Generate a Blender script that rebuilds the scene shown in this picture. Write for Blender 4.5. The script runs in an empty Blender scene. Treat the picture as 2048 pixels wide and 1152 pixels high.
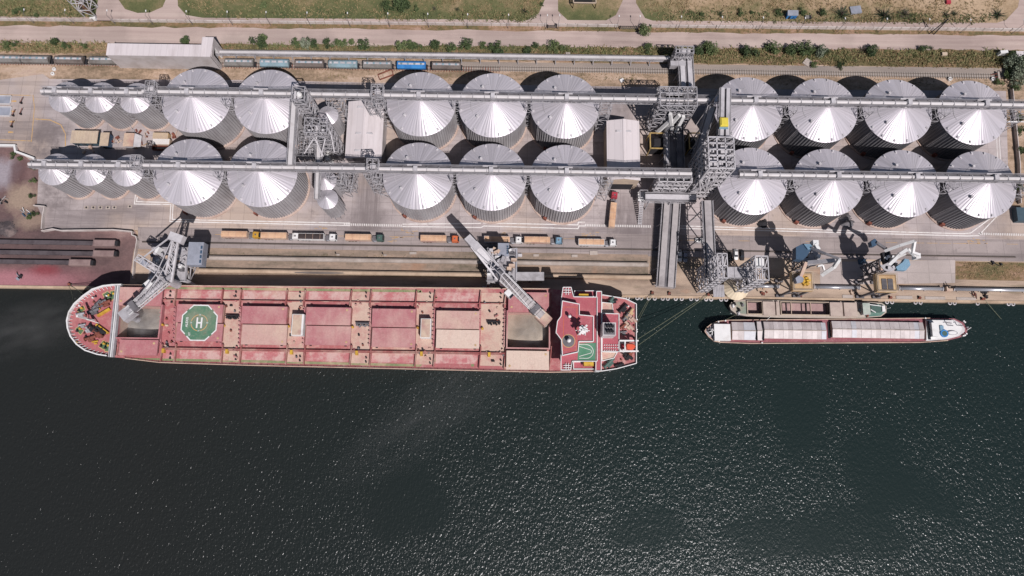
import bpy, math, random
from mathutils import Vector, Matrix
rnd = random.Random(11)
S = bpy.context.scene
COL = S.collection
PI = math.pi
# ------------------------------------------------------------------ camera model (drone at 276 m, tilted a little to the north)
FPX, TILT, ROLL, HC = 1379.6, math.radians(11.0718), math.radians(-0.8879), 276.1

def G(px, py, z=0.0):
    """world point at height z seen at photo pixel (2048 wide)"""
    a, b = px - 1024, 576 - py
    c, s = math.cos(ROLL), math.sin(ROLL)
    u, v = c * a + s * b, -s * a + c * b
    st, ct = math.sin(TILT), math.cos(TILT)
    d = (u, FPX * st + v * ct, -FPX * ct + v * st)
    k = (z - HC) / d[2]
    return (d[0] * k, d[1] * k, z)

def P(pts, z=0.0):
    return [G(x, y, z)[:2] for x, y in pts]

# ------------------------------------------------------------------ mesh builder
class MB:
    def __init__(s):
        s.v, s.f, s.mi, s.m = [], [], [], 0
    def add(s, vs, fs):
        n = len(s.v)
        s.v += [tuple(p) for p in vs]
        s.f += [tuple(i + n for i in f) for f in fs]
        s.mi += [s.m] * len(fs)
        return s
    def box(s, x0, x1, y0, y1, z0, z1):
        return s.add([(x0, y0, z0), (x1, y0, z0), (x1, y1, z0), (x0, y1, z0), (x0, y0, z1), (x1, y0, z1), (x1, y1, z1), (x0, y1, z1)],
                     [(0, 3, 2, 1), (4, 5, 6, 7), (0, 1, 5, 4), (1, 2, 6, 5), (2, 3, 7, 6), (3, 0, 4, 7)])
    def obox(s, cx, cy, L, W, z0, z1, a=0.0, top=1.0):
        c, q = math.cos(a), math.sin(a)
        vs = []
        for z, k in ((z0, 1.0), (z1, top)):
            for x, y in ((-L / 2, -W / 2), (L / 2, -W / 2), (L / 2, W / 2), (-L / 2, W / 2)):
                vs.append((cx + (x * c - y * q) * k, cy + (x * q + y * c) * k, z))
        return s.add(vs, [(0, 3, 2, 1), (4, 5, 6, 7), (0, 1, 5, 4), (1, 2, 6, 5), (2, 3, 7, 6), (3, 0, 4, 7)])
    def prism(s, poly, z0, z1, cap=True):
        n = len(poly)
        ar = sum(poly[i][0] * poly[(i + 1) % n][1] - poly[(i + 1) % n][0] * poly[i][1] for i in range(n))
        if ar < 0: poly = poly[::-1]
        vs = [(x, y, z0) for x, y in poly] + [(x, y, z1) for x, y in poly]
        fs = [(i, (i + 1) % n, n + (i + 1) % n, n + i) for i in range(n)]
        if cap: fs += [tuple(range(n, 2 * n)), tuple(range(n - 1, -1, -1))]
        return s.add(vs, fs)
    def sheet(s, poly, z):
        n = len(poly)
        ar = sum(poly[i][0] * poly[(i + 1) % n][1] - poly[(i + 1) % n][0] * poly[i][1] for i in range(n))
        if ar < 0: poly = poly[::-1]
        return s.add([(x, y, z) for x, y in poly], [tuple(range(n))])
    def lathe(s, prof, cx=0, cy=0, n=24, a0=0.0, cap=True):
        vs, fs = [], []
        for r, z in prof:
            for i in range(n):
                a = a0 + 2 * PI * i / n
                vs.append((cx + r * math.cos(a), cy + r * math.sin(a), z))
        for k in range(len(prof) - 1):
            for i in range(n):
                j = (i + 1) % n
                fs.append((k * n + i, k * n + j, (k + 1) * n + j, (k + 1) * n + i))
        if cap:
            fs.append(tuple(range(n - 1, -1, -1)))
            k = (len(prof) - 1) * n
            fs.append(tuple(range(k, k + n)))
        return s.add(vs, fs)
    def beam(s, p, q, w, h=None, up=(0, 0, 1)):
        h = h or w
        p, q = Vector(p), Vector(q)
        d = q - p
        if d.length < 1e-6: return s
        d.normalize()
        u = Vector(up)
        if abs(d.dot(u)) > 0.98: u = Vector((0, 1, 0))
        a = d.cross(u).normalized(); b = a.cross(d).normalized()
        a *= w / 2; b *= h / 2
        return s.add([p - a - b, p + a - b, p + a + b, p - a + b, q - a - b, q + a - b, q + a + b, q - a + b],
                     [(0, 1, 2, 3), (7, 6, 5, 4), (1, 0, 4, 5), (2, 1, 5, 6), (3, 2, 6, 7), (0, 3, 7, 4)])
    def tube(s, pts, r, n=8):
        pts = [Vector(p) for p in pts]
        vs, fs = [], []
        for i, p in enumerate(pts):
            d = (pts[min(i + 1, len(pts) - 1)] - pts[max(i - 1, 0)]).normalized()
            u = Vector((0, 0, 1)) if abs(d.z) < .95 else Vector((0, 1, 0))
            a = d.cross(u).normalized(); b = a.cross(d)
            for k in range(n):
                t = 2 * PI * k / n
                vs.append(p + a * r * math.cos(t) + b * r * math.sin(t))
        for i in range(len(pts) - 1):
            for k in range(n):
                j = (k + 1) % n
                fs.append((i * n + k, i * n + j, (i + 1) * n + j, (i + 1) * n + k))
        fs.append(tuple(range(n - 1, -1, -1))); fs.append(tuple(range(len(vs) - n, len(vs))))
        return s.add(vs, fs)
    def disc(s, cx, cy, r, z, n=24):
        return s.sheet([(cx + r * math.cos(2 * PI * i / n), cy + r * math.sin(2 * PI * i / n)) for i in range(n)], z)
    def ring(s, cx, cy, r0, r1, z, n=32, a0=0.0, a1=2 * PI):
        vs, fs = [], []
        for i in range(n + 1):
            a = a0 + (a1 - a0) * i / n
            vs += [(cx + r0 * math.cos(a), cy + r0 * math.sin(a), z), (cx + r1 * math.cos(a), cy + r1 * math.sin(a), z)]
        for i in range(n): fs.append((2 * i, 2 * i + 1, 2 * i + 3, 2 * i + 2))
        return s.add(vs, fs)
    def frame(s, xs, ys, zs, w=.3, brace=True, inner=True):
        """steel frame tower: columns at xs x ys, beams at each level, braces on the outside faces"""
        for i, x in enumerate(xs):
            for j, y in enumerate(ys):
                if inner or i in (0, len(xs) - 1) or j in (0, len(ys) - 1):
                    s.beam((x, y, zs[0]), (x, y, zs[-1]), w)
        for z in zs[1:]:
            for x in xs: s.beam((x, ys[0], z), (x, ys[-1], z), w * .9)
            for y in ys: s.beam((xs[0], y, z), (xs[-1], y, z), w * .9)
        if brace:
            for k in range(len(zs) - 1):
                for y in (ys[0], ys[-1]):
                    for i in range(len(xs) - 1):
                        a, b = (xs[i], xs[i + 1]) if (i + k) % 2 else (xs[i + 1], xs[i])
                        s.beam((a, y, zs[k]), (b, y, zs[k + 1]), w * .7)
                for x in (xs[0], xs[-1]):
                    for j in range(len(ys) - 1):
                        a, b = (ys[j], ys[j + 1]) if (j + k) % 2 else (ys[j + 1], ys[j])
                        s.beam((x, a, zs[k]), (x, b, zs[k + 1]), w * .7)
        return s
    def truss(s, p, q, w, h, n, r=.25, r2=.15, w2=None, h2=None):
        """box truss from p to q (centre lines), n bays"""
        p, q = Vector(p), Vector(q)
        d = (q - p).normalized()
        a = d.cross(Vector((0, 0, 1))).normalized(); b = a.cross(d).normalized()
        w2 = w if w2 is None else w2; h2 = h if h2 is None else h2
        def c(t, i, j):
            ww = w + (w2 - w) * t; hh = h + (h2 - h) * t
            return p + (q - p) * t + a * (i * ww / 2) + b * (j * hh / 2)
        for i in (-1, 1):
            for j in (-1, 1): s.beam(c(0, i, j), c(1, i, j), r)
        for k in range(n + 1):
            t = k / n
            for i in (-1, 1): s.beam(c(t, i, -1), c(t, i, 1), r2)
            for j in (-1, 1): s.beam(c(t, -1, j), c(t, 1, j), r2)
            if k < n:
                t2 = (k + 1) / n; e = 1 if k % 2 else -1
                for i in (-1, 1): s.beam(c(t, i, -e), c(t2, i, e), r2)
                for j in (-1, 1): s.beam(c(t, -e, j), c(t2, e, j), r2)
        return s
    def build(s, name, mats, parent=None, smooth=False):
        me = bpy.data.meshes.new(name)
        off = parent.location if parent is not None else Vector((0, 0, 0))
        g = parent
        while g is not None and g.parent is not None:
            g = g.parent; off = off + g.location
        me.from_pydata([(x - off.x, y - off.y, z - off.z) for x, y, z in s.v], [], s.f)
        mats = mats if isinstance(mats, (list, tuple)) else [mats]
        for m in mats: me.materials.append(m)
        if len(mats) > 1: me.polygons.foreach_set('material_index', s.mi)
        if smooth: me.polygons.foreach_set('use_smooth', [True] * len(me.polygons))
        me.update()
        o = bpy.data.objects.new(name, me)
        COL.objects.link(o)
        if parent is not None: o.parent = parent
        return o

def tag(o, label=None, cat=None, group=None, kind=None):
    if label: o['label'] = label
    if cat: o['category'] = cat
    if group: o['group'] = group
    if kind: o['kind'] = kind
    return o
def thing(name, label, cat, loc=(0, 0, 0), group=None):
    o = bpy.data.objects.new(name, None)
    o.empty_display_size = .1
    COL.objects.link(o); o.location = loc
    return tag(o, label, cat, group)
def struct(name, mb, mats, label=None):
    return tag(mb.build(name, mats), label or name.replace('_', ' '), None, None, 'structure')
def dup(root, loc, rz=0.0, label=None, sc=None):
    def cp(o, par):
        c = o.copy(); COL.objects.link(c)
        if par is not None: c.parent = par
        for ch in list(o.children): cp(ch, c)
        return c
    r = cp(root, None)
    r.location = loc; r.rotation_euler = (0, 0, rz)
    if sc: r.scale = sc
    if label: r['label'] = label
    return r

# ------------------------------------------------------------------ materials
def lin(c):
    c /= 255
    return c / 12.92 if c <= .04045 else ((c + .055) / 1.055) ** 2.4
KALB, SAT = 1.33, .86
def C(r, g, b, k=KALB):
    """real-world base colour of a surface that reads r,g,b in full sun"""
    m = (r + g + b) / 3
    r, g, b = (m + (q - m) * SAT for q in (r, g, b))
    return (lin(r) / k, lin(g) / k, lin(b) / k, 1)

class N:
    def __init__(s, name):
        s.m = bpy.data.materials.new(name); s.m.use_nodes = True
        s.t = s.m.node_tree; s.b = s.t.nodes['Principled BSDF']
        s.g = s.t.nodes.new('ShaderNodeNewGeometry')
    def n(s, typ, **kw):
        x = s.t.nodes.new('ShaderNode' + typ)
        for k, v in kw.items(): setattr(x, k, v)
        return x
    def l(s, a, b): s.t.links.new(a, b)
    def pos(s, sx=1, sy=1, sz=1, obj=False):
        mp = s.n('Mapping'); mp.inputs['Scale'].default_value = (sx, sy, sz)
        s.l(s.n('TexCoord').outputs['Object'] if obj else s.g.outputs['Position'], mp.inputs['Vector'])
        return mp.outputs[0]
    def noise(s, scale, detail=3, rough=.6, vec=None, dist=0):
        x = s.n('TexNoise'); x.inputs['Scale'].default_value = scale; x.inputs['Detail'].default_value = detail
        x.inputs['Roughness'].default_value = rough; x.inputs['Distortion'].default_value = dist
        s.l(vec if vec is not None else s.g.outputs['Position'], x.inputs['Vector'])
        return x.outputs['Fac']
    def ramp(s, fac, stops, interp='LINEAR'):
        x = s.n('ValToRGB'); x.color_ramp.interpolation = interp
        e = x.color_ramp.elements
        while len(e) < len(stops): e.new(.5)
        for el, (p, c) in zip(e, stops):
            el.position = p; el.color = c if len(c) == 4 else (*c, 1)
        s.l(fac, x.inputs['Fac']); return x.outputs['Color']
    def mix(s, fac, a, b, mode='MIX'):
        x = s.n('Mix', data_type='RGBA', blend_type=mode)
        for sock, v in ((x.inputs[0], fac), (x.inputs[6], a), (x.inputs[7], b)):
            if isinstance(v, (int, float)): sock.default_value = v
            elif isinstance(v, tuple): sock.default_value = v
            else: s.l(v, sock)
        return x.outputs[2]
    def math(s, op, a, b=0.0, c=0.0):
        x = s.n('Math', operation=op)
        for i, v in enumerate((a, b, c)):
            if isinstance(v, (int, float)): x.inputs[i].default_value = v
            else: s.l(v, x.inputs[i])
        return x.outputs[0]
    def out(s, col, rough=.8, metal=0.0, spec=.3, bump=None, bs=.5, bd=.1):
        for k, v in (('Base Color', col), ('Roughness', rough), ('Metallic', metal), ('Specular IOR Level', spec)):
            if isinstance(v, (int, float, tuple)): s.b.inputs[k].default_value = v
            else: s.l(v, s.b.inputs[k])
        if bump is not None:
            x = s.n('Bump'); x.inputs['Strength'].default_value = bs; x.inputs['Distance'].default_value = bd
            s.l(bump, x.inputs['Height']); s.l(x.outputs[0], s.b.inputs['Normal'])
        return s.m

def g1(v): return (v, v, v, 1)
def mat(name, c, c2=None, scale=.6, scale2=.12, var=.16, rough=.75, metal=0.0, lo=.45, hi=.65, spec=.3, streak=None, bump=0):
    """painted / worn surface: fine variation, plus patches of a second colour"""
    n = N(name)
    fine = n.ramp(n.noise(scale, 4, .7), [(.3, g1(1 - var)), (.7, g1(1 + var * .6))])
    col = n.mix(1.0, c, fine, 'MULTIPLY')
    if c2:
        vec = n.pos(*streak) if streak else None
        f = n.ramp(n.noise(scale2, 5, .65, vec), [(lo, g1(0)), (hi, g1(1))])
        col = n.mix(f, col, n.mix(1.0, c2, fine, 'MULTIPLY'))
    return n.out(col, rough, metal, spec, n.noise(scale * 4, 2) if bump else None, bump)

M = {}
M['galv'] = mat('galvanised steel', C(186, 182, 186), C(158, 153, 156), 1.5, .3, .12, .55, .08, spec=.4)
M['galvlight'] = mat('light galvanised sheet', C(210, 205, 208), C(184, 179, 182), .8, .15, .1, .5, .05, spec=.4)
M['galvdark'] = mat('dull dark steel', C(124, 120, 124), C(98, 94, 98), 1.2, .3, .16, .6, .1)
M['grating'] = mat('dark walkway grating', C(92, 92, 98), C(70, 70, 76), 2, .3, .2, .8)
M['white'] = mat('white paint', C(236, 234, 232), C(205, 198, 190), .5, .2, .06, .45, lo=.55, hi=.75)
M['whitepipe'] = mat('white gallery paint', C(214, 208, 208), C(184, 176, 174), .4, .2, .08, .5, lo=.5, hi=.7)
M['shedroof'] = mat('pale shed roofing', C(222, 211, 211), C(204, 191, 190), .35, .1, .05, .6, streak=(1, .15, 1))
def m_sheetroof(name, c, c2, per):
    n = N(name)
    sep = n.n('SeparateXYZ'); n.l(n.g.outputs['Position'], sep.inputs[0])
    x = n.math('MULTIPLY', sep.outputs[0], 1 / per)
    fr = n.math('FRACT', x)
    seam = n.ramp(fr, [(0, g1(.88)), (.1, g1(1)), (.9, g1(1)), (1, g1(.9))])
    cv = n.n('CombineXYZ'); n.l(n.math('FLOOR', x), cv.inputs[0])
    pan = n.ramp(n.noise(3.7, 1, .5, cv.outputs[0]), [(.3, g1(.93)), (.7, g1(1.04))])
    st = n.ramp(n.noise(.14, 5, .7, n.pos(1.5, .3, 1)), [(.5, g1(0)), (.72, g1(.6))])
    col = n.mix(st, c, c2)
    return n.out(n.mix(1.0, n.mix(1.0, col, seam, 'MULTIPLY'), pan, 'MULTIPLY'), .6)
M['shedroof'] = m_sheetroof('pale shed roofing', C(224, 213, 214), C(192, 178, 176), 2.4)
M['shedwall'] = mat('pale shed cladding', C(206, 196, 195), C(188, 176, 172), .6, .2, .07, .65)
M['tan'] = mat('tan painted steel', C(214, 180, 132), C(190, 150, 105), .6, .2, .12, .6)
M['dustytan'] = mat('grain dusted steel', C(212, 184, 160), C(196, 150, 138), .5, .2, .14, .85)
M['beige'] = mat('beige roof sheeting', C(206, 184, 158), C(190, 168, 150), .7, .25, .08, .7)
M['teal'] = mat('dark teal sheeting', C(70, 92, 105), None, .7, .2, .12, .6)
M['rust'] = mat('rusty steel', C(150, 82, 66), C(112, 62, 50), .9, .3, .2, .8)
M['black'] = mat('black rubber', C(46, 44, 46), None, 1, .2, .2, .85)
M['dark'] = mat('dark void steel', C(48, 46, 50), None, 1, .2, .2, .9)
M['glass'] = mat('dark window glass', C(40, 46, 54), None, 1, .2, .1, .12, spec=.6)
M['yellow'] = mat('yellow paint', C(226, 178, 52), C(196, 140, 50), .8, .3, .1, .5)
M['yellowroof'] = mat('bright yellow hood', C(238, 214, 70), None, .8, .3, .06, .5)
M['orange'] = mat('orange paint', C(226, 110, 62), None, .8, .3, .08, .45)
M['lifeboat'] = mat('orange boat shell', C(240, 92, 60), None, .8, .3, .06, .4)
M['blue'] = mat('sky blue paint', C(124, 164, 190), C(106, 142, 168), .7, .3, .1, .5)
M['deepblue'] = mat('bright blue paint', C(52, 138, 214), C(36, 110, 186), .9, .3, .1, .5)
M['navy'] = mat('deep blue paint', C(62, 90, 118), None, .9, .3, .1, .5)
M['greyblue'] = mat('grey blue machine roof', C(158, 162, 176), C(140, 144, 156), .5, .2, .08, .6)
M['green'] = mat('dark green paint', C(78, 106, 98), None, .9, .3, .1, .5)
M['red'] = mat('red paint', C(190, 58, 74), None, .9, .3, .1, .45)
M['silver'] = mat('silver paint', C(190, 190, 196), None, .9, .3, .06, .3, .5)
M['tarp'] = mat('tan cargo tarpaulin', C(226, 180, 142), C(212, 162, 124), .9, .4, .08, .8)
M['mesh'] = mat('dark net cover', C(74, 62, 60), C(58, 48, 48), 2.5, .4, .2, .9)
M['wagongrey'] = mat('weathered grey wagon', C(134, 130, 126), C(112, 104, 98), .8, .25, .16, .8)
M['wagonbrown'] = mat('weathered brown wagon', C(122, 110, 104), C(100, 88, 82), .8, .25, .16, .8)
M['wagonblue'] = mat('faded blue wagon', C(138, 168, 180), C(124, 138, 138), .6, .2, .14, .75)
M['conc'] = mat('pale concrete', C(190, 176, 166), C(168, 152, 140), .6, .1, .1, .9)
M['belt'] = mat('dusty belt cover', C(182, 174, 173), C(156, 148, 148), .6, .12, .12, .8)
M['quaystone'] = mat('sandy quay concrete', C(206, 178, 150), C(178, 150, 124), .5, .08, .12, .9)
M['rail'] = mat('worn rail steel', C(120, 108, 100), None, 1, .2, .2, .5, .4)
M['sleeper'] = mat('concrete sleeper', C(180, 168, 158), None, 1, .2, .15, .9)
M['rope'] = mat('mooring rope', C(120, 124, 100), None, 3, .2, .1, .9)
M['linewhite'] = mat('worn white line paint', C(236, 230, 226), C(205, 192, 184), 1.2, .4, .08, .8, lo=.5, hi=.7)
M['lineyellow'] = mat('worn yellow line paint', C(214, 168, 104), C(190, 160, 130), 1.2, .5, .1, .85)
M['bark'] = mat('bark', C(96, 82, 70), None, 2, .2, .2, .9)
# ------------------------------------------------------------------ camera, sun, sky
cam = bpy.data.cameras.new('camera'); cam.sensor_width = 36; cam.lens = FPX / 2048 * 36
cam.clip_start = 1; cam.clip_end = 8000
co = bpy.data.objects.new('camera', cam); COL.objects.link(co); S.camera = co
st, ct = math.sin(TILT), math.cos(TILT)
fw = Vector((0, st, -ct)); up0 = Vector((0, ct, st)); ri0 = Vector((1, 0, 0))
cr, sr = math.cos(ROLL), math.sin(ROLL)
ri = ri0 * cr - up0 * sr * 1.0; upv = ri0 * sr + up0 * cr
# image x = c*u - s*v, image y(up) = s*u + c*v  ->  camera right/up axes
ri = ri0 * cr - up0 * sr; upv = ri0 * sr + up0 * cr
mw = Matrix((ri, upv, -fw)).transposed().to_4x4(); mw.translation = Vector((0, 0, HC))
co.matrix_world = mw
SUN = Vector((6.3, -10.6, 17.0)).normalized()
sd = bpy.data.lights.new('sun', 'SUN'); sd.energy = 5.0; sd.angle = math.radians(.5); sd.color = (1, .95, .945)
so = bpy.data.objects.new('sun', sd); COL.objects.link(so)
so.rotation_euler = SUN.to_track_quat('Z', 'Y').to_euler(); so.location = (100, -150, 300)
W = bpy.data.worlds.new('World'); S.world = W; W.use_nodes = True
wt = W.node_tree
sky = wt.nodes.new('ShaderNodeTexSky'); sky.sky_type = 'NISHITA'; sky.sun_disc = False
sky.sun_elevation = math.asin(SUN.z); sky.sun_rotation = math.atan2(SUN.x, SUN.y)
wt.links.new(sky.outputs[0], wt.nodes['Background'].inputs['Color'])
wt.nodes['Background'].inputs['Strength'].default_value = .05
S.view_settings.view_transform = 'Standard'; S.view_settings.look = 'None'
S.view_settings.exposure = 0.0; S.view_settings.gamma = 1.0
S.cycles.max_bounces = 6; S.cycles.diffuse_bounces = 3; S.cycles.glossy_bounces = 3
S.cycles.transparent_max_bounces = 8
S.cycles.sample_clamp_indirect = 4

# ------------------------------------------------------------------ ground materials
def m_field():
    n = N('dry grass field')
    a = n.noise(.028, 6, .72)
    big = n.noise(.009, 3, .5)
    x = n.math('ADD', n.math('ADD', n.math('MULTIPLY', a, .55), n.math('MULTIPLY', n.noise(.16, 5, .75), .35)), n.math('MULTIPLY', big, .22))
    sep = n.n('SeparateXYZ'); n.l(n.g.outputs['Position'], sep.inputs[0])
    # barer earth to the east, greener along the road
    east = n.n('MapRange'); n.l(sep.outputs[0], east.inputs[0])
    for i, v in enumerate((20, 95, -.06, .045)): east.inputs[i + 1].default_value = v
    nr = n.n('MapRange'); n.l(sep.outputs[1], nr.inputs[0])
    for i, v in enumerate((170, 189, -.11, .07)): nr.inputs[i + 1].default_value = v
    x = n.math('ADD', x, n.math('ADD', east.outputs[0], nr.outputs[0]))
    col = n.ramp(x, [(.36, C(78, 88, 52)), (.47, C(106, 108, 66)), (.54, C(136, 122, 84)), (.62, C(174, 146, 112)), (.78, C(204, 174, 142))])
    f = n.ramp(n.noise(1.3, 4, .8), [(.25, g1(.6)), (.5, g1(1)), (.75, g1(1.22))])
    return n.out(n.mix(1.0, col, f, 'MULTIPLY'), .95, bump=n.noise(2.5, 3), bs=.6, bd=.3)
def m_verge():
    n = N('weedy verge')
    x = n.math('ADD', n.math('MULTIPLY', n.noise(.07, 6, .75, n.pos(.6, 1.3, 1)), .75), n.math('MULTIPLY', n.noise(.5, 3, .6), .25))
    col = n.ramp(x, [(.34, C(84, 80, 50)), (.44, C(112, 102, 66)), (.52, C(142, 114, 80)), (.6, C(172, 136, 112)), (.7, C(194, 162, 144))])
    f = n.ramp(n.noise(1.6, 4, .8), [(.25, g1(.6)), (.5, g1(1)), (.75, g1(1.2))])
    return n.out(n.mix(1.0, col, f, 'MULTIPLY'), .95, bump=n.noise(2.5, 3), bs=.6, bd=.3)
def m_dirtroad():
    n = N('dusty road')
    s = n.noise(.22, 5, .6, n.pos(.06, 1.6, 1))
    col = n.ramp(s, [(.3, C(176, 152, 144)), (.5, C(197, 173, 163)), (.7, C(208, 186, 174))])
    pt = n.ramp(n.noise(.035, 4, .6), [(.42, g1(.82)), (.55, g1(1))])
    f = n.ramp(n.noise(2.2, 3, .8), [(.25, g1(.88)), (.75, g1(1.06))])
    return n.out(n.mix(1.0, n.mix(1.0, col, f, 'MULTIPLY'), pt, 'MULTIPLY'), .95, bump=n.noise(3, 2), bs=.3, bd=.1)
def m_corridor():
    n = N('trackside earth')
    x = n.math('ADD', n.math('MULTIPLY', n.noise(.05, 6, .7, n.pos(.5, 1.4, 1)), .8), n.math('MULTIPLY', n.noise(.7, 3, .6), .2))
    col = n.ramp(x, [(.35, C(112, 98, 74)), (.45, C(150, 126, 102)), (.52, C(184, 154, 128)), (.6, C(204, 176, 154)), (.7, C(180, 148, 136))])
    f = n.ramp(n.noise(1.8, 4, .8), [(.25, g1(.7)), (.5, g1(1)), (.75, g1(1.15))])
    return n.out(n.mix(1.0, col, f, 'MULTIPLY'), .95, bump=n.noise(2.5, 3), bs=.5, bd=.2)
def m_yard(name, c0, c1, stain, jw=5.6, jh=5.6, tyre=.55, warm=None, wear=()):
    n = N(name)
    base = n.ramp(n.noise(.045, 5, .62), [(.32, c1), (.6, c0)])
    if warm: base = n.mix(n.ramp(n.noise(.02, 4, .6), [(.48, g1(0)), (.62, g1(.8))]), base, warm)
    br = n.n('TexBrick'); br.offset = 0; br.squash = 1
    n.l(n.g.outputs['Position'], br.inputs['Vector'])
    for k, v in (('Scale', 1), ('Mortar Size', .11), ('Mortar Smooth', .4), ('Brick Width', jw), ('Row Height', jh), ('Bias', 0)): br.inputs[k].default_value = v
    br.inputs['Color1'].default_value = g1(.95); br.inputs['Color2'].default_value = g1(1.05); br.inputs['Mortar'].default_value = g1(.72)
    base = n.mix(1.0, base, br.outputs['Color'], 'MULTIPLY')
    ty = n.ramp(n.noise(.16, 4, .6, n.pos(.09, 1.8, 1)), [(.52, g1(0)), (.72, g1(tyre))])
    base = n.mix(ty, base, stain)
    sp = n.ramp(n.noise(.16, 6, .75), [(.56, g1(0)), (.74, g1(.75))])
    base = n.mix(sp, base, stain)
    for px, py, rx, ry, sx, sy, st in wear:                       # tyre worn lanes
        cx, cy, _ = G(px, py)
        v = n.n('Mapping'); v.inputs['Location'].default_value = (-cx / rx, -cy / ry, 0); v.inputs['Scale'].default_value = (1 / rx, 1 / ry, 0)
        n.l(n.g.outputs['Position'], v.inputs[0])
        ln = n.n('VectorMath', operation='LENGTH'); n.l(v.outputs[0], ln.inputs[0])
        k = n.ramp(n.math('ADD', ln.outputs[1], n.math('MULTIPLY_ADD', n.noise(.12, 4, .6), 1.0, -.5)), [(.5, g1(1)), (1.1, g1(0))])
        s = n.ramp(n.noise(.5, 4, .65, n.pos(sx, sy, 1)), [(.34, g1(.25)), (.62, g1(1))])
        base = n.mix(n.math('MULTIPLY', n.math('MULTIPLY', k, s), st), base, stain)
    f = n.ramp(n.noise(2.4, 4, .8), [(.25, g1(.86)), (.75, g1(1.08))])
    return n.out(n.mix(1.0, base, f, 'MULTIPLY'), .9, bump=n.noise(3, 2), bs=.2, bd=.05)
def m_ore():
    n = N('ore stained ground')
    x = n.noise(.035, 6, .66, n.pos(.8, 1.2, 1))
    col = n.ramp(x, [(.33, C(82, 64, 65)), (.46, C(114, 88, 87)), (.55, C(136, 104, 101)), (.68, C(166, 136, 130))])
    sep = n.n('SeparateXYZ'); n.l(n.g.outputs['Position'], sep.inputs[0])
    rd = n.n('MapRange'); n.l(sep.outputs[1], rd.inputs[0])
    for i, v in enumerate((61, 56, 0, .75)): rd.inputs[i + 1].default_value = v
    we = n.n('MapRange'); n.l(sep.outputs[0], we.inputs[0])
    for i, v in enumerate((-160, -190, 0, 1)): we.inputs[i + 1].default_value = v
    col = n.mix(n.math('MULTIPLY', rd.outputs[0], we.outputs[0]), col, C(178, 110, 118))
    for px, py, rx, ry, st, c in ((90, 541, 8, 4, .85, C(150, 62, 70)), (4, 348, 9, 9, .9, C(168, 158, 166)), (36, 350, 5, 9, .8, C(106, 76, 76)), (12, 455, 7, 6, .6, C(88, 80, 82)), (45, 395, 9, 9, .6, C(190, 166, 140)), (60, 442, 8, 5, .5, C(186, 160, 136)), (110, 500, 40, 8, .5, C(92, 76, 77)), (20, 560, 30, 5, .5, C(196, 130, 138))):
        cx, cy, _ = G(px, py)
        v = n.n('Mapping'); v.inputs['Location'].default_value = (-cx / rx, -cy / ry, 0); v.inputs['Scale'].default_value = (1 / rx, 1 / ry, 0)
        n.l(n.g.outputs['Position'], v.inputs[0])
        ln = n.n('VectorMath', operation='LENGTH'); n.l(v.outputs[0], ln.inputs[0])
        k = n.ramp(n.math('ADD', ln.outputs[1], n.math('MULTIPLY_ADD', n.noise(.16, 5, .7), 1.3, -.65)), [(.4, g1(st)), (1.1, g1(0))])
        col = n.mix(k, col, c)
    f = n.ramp(n.noise(1.2, 5, .8), [(.25, g1(.74)), (.75, g1(1.15))])
    return n.out(n.mix(1.0, col, f, 'MULTIPLY'), .95, bump=n.noise(2.2, 3), bs=.5, bd=.2)
def m_ballast():
    n = N('track ballast')
    col = n.ramp(n.noise(.09, 4, .6, n.pos(.3, 1, 1)), [(.4, C(150, 138, 130)), (.6, C(168, 152, 140))])
    f = n.ramp(n.noise(2.6, 3, .8), [(.25, g1(.75)), (.75, g1(1.15))])
    return n.out(n.mix(1.0, col, f, 'MULTIPLY'), .95, bump=n.noise(4, 2), bs=.6, bd=.1)
def m_quay():
    n = N('quay front paving')
    col = n.ramp(n.noise(.05, 5, .65, n.pos(.5, 2.2, 1)), [(.36, C(150, 128, 112)), (.5, C(190, 164, 142)), (.64, C(208, 182, 158))])
    rs = n.ramp(n.noise(.06, 4, .6, n.pos(.6, 1.5, 1)), [(.6, g1(0)), (.74, g1(.6))])
    col = n.mix(rs, col, C(190, 130, 92))
    mo = n.ramp(n.noise(.11, 5, .7, n.pos(.3, 2, 1)), [(.56, g1(0)), (.68, g1(.55))])
    col = n.mix(mo, col, C(120, 112, 82))
    f = n.ramp(n.noise(2.2, 4, .8), [(.25, g1(.8)), (.75, g1(1.1))])
    return n.out(n.mix(1.0, col, f, 'MULTIPLY'), .93, bump=n.noise(3, 2), bs=.3, bd=.08)
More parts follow.
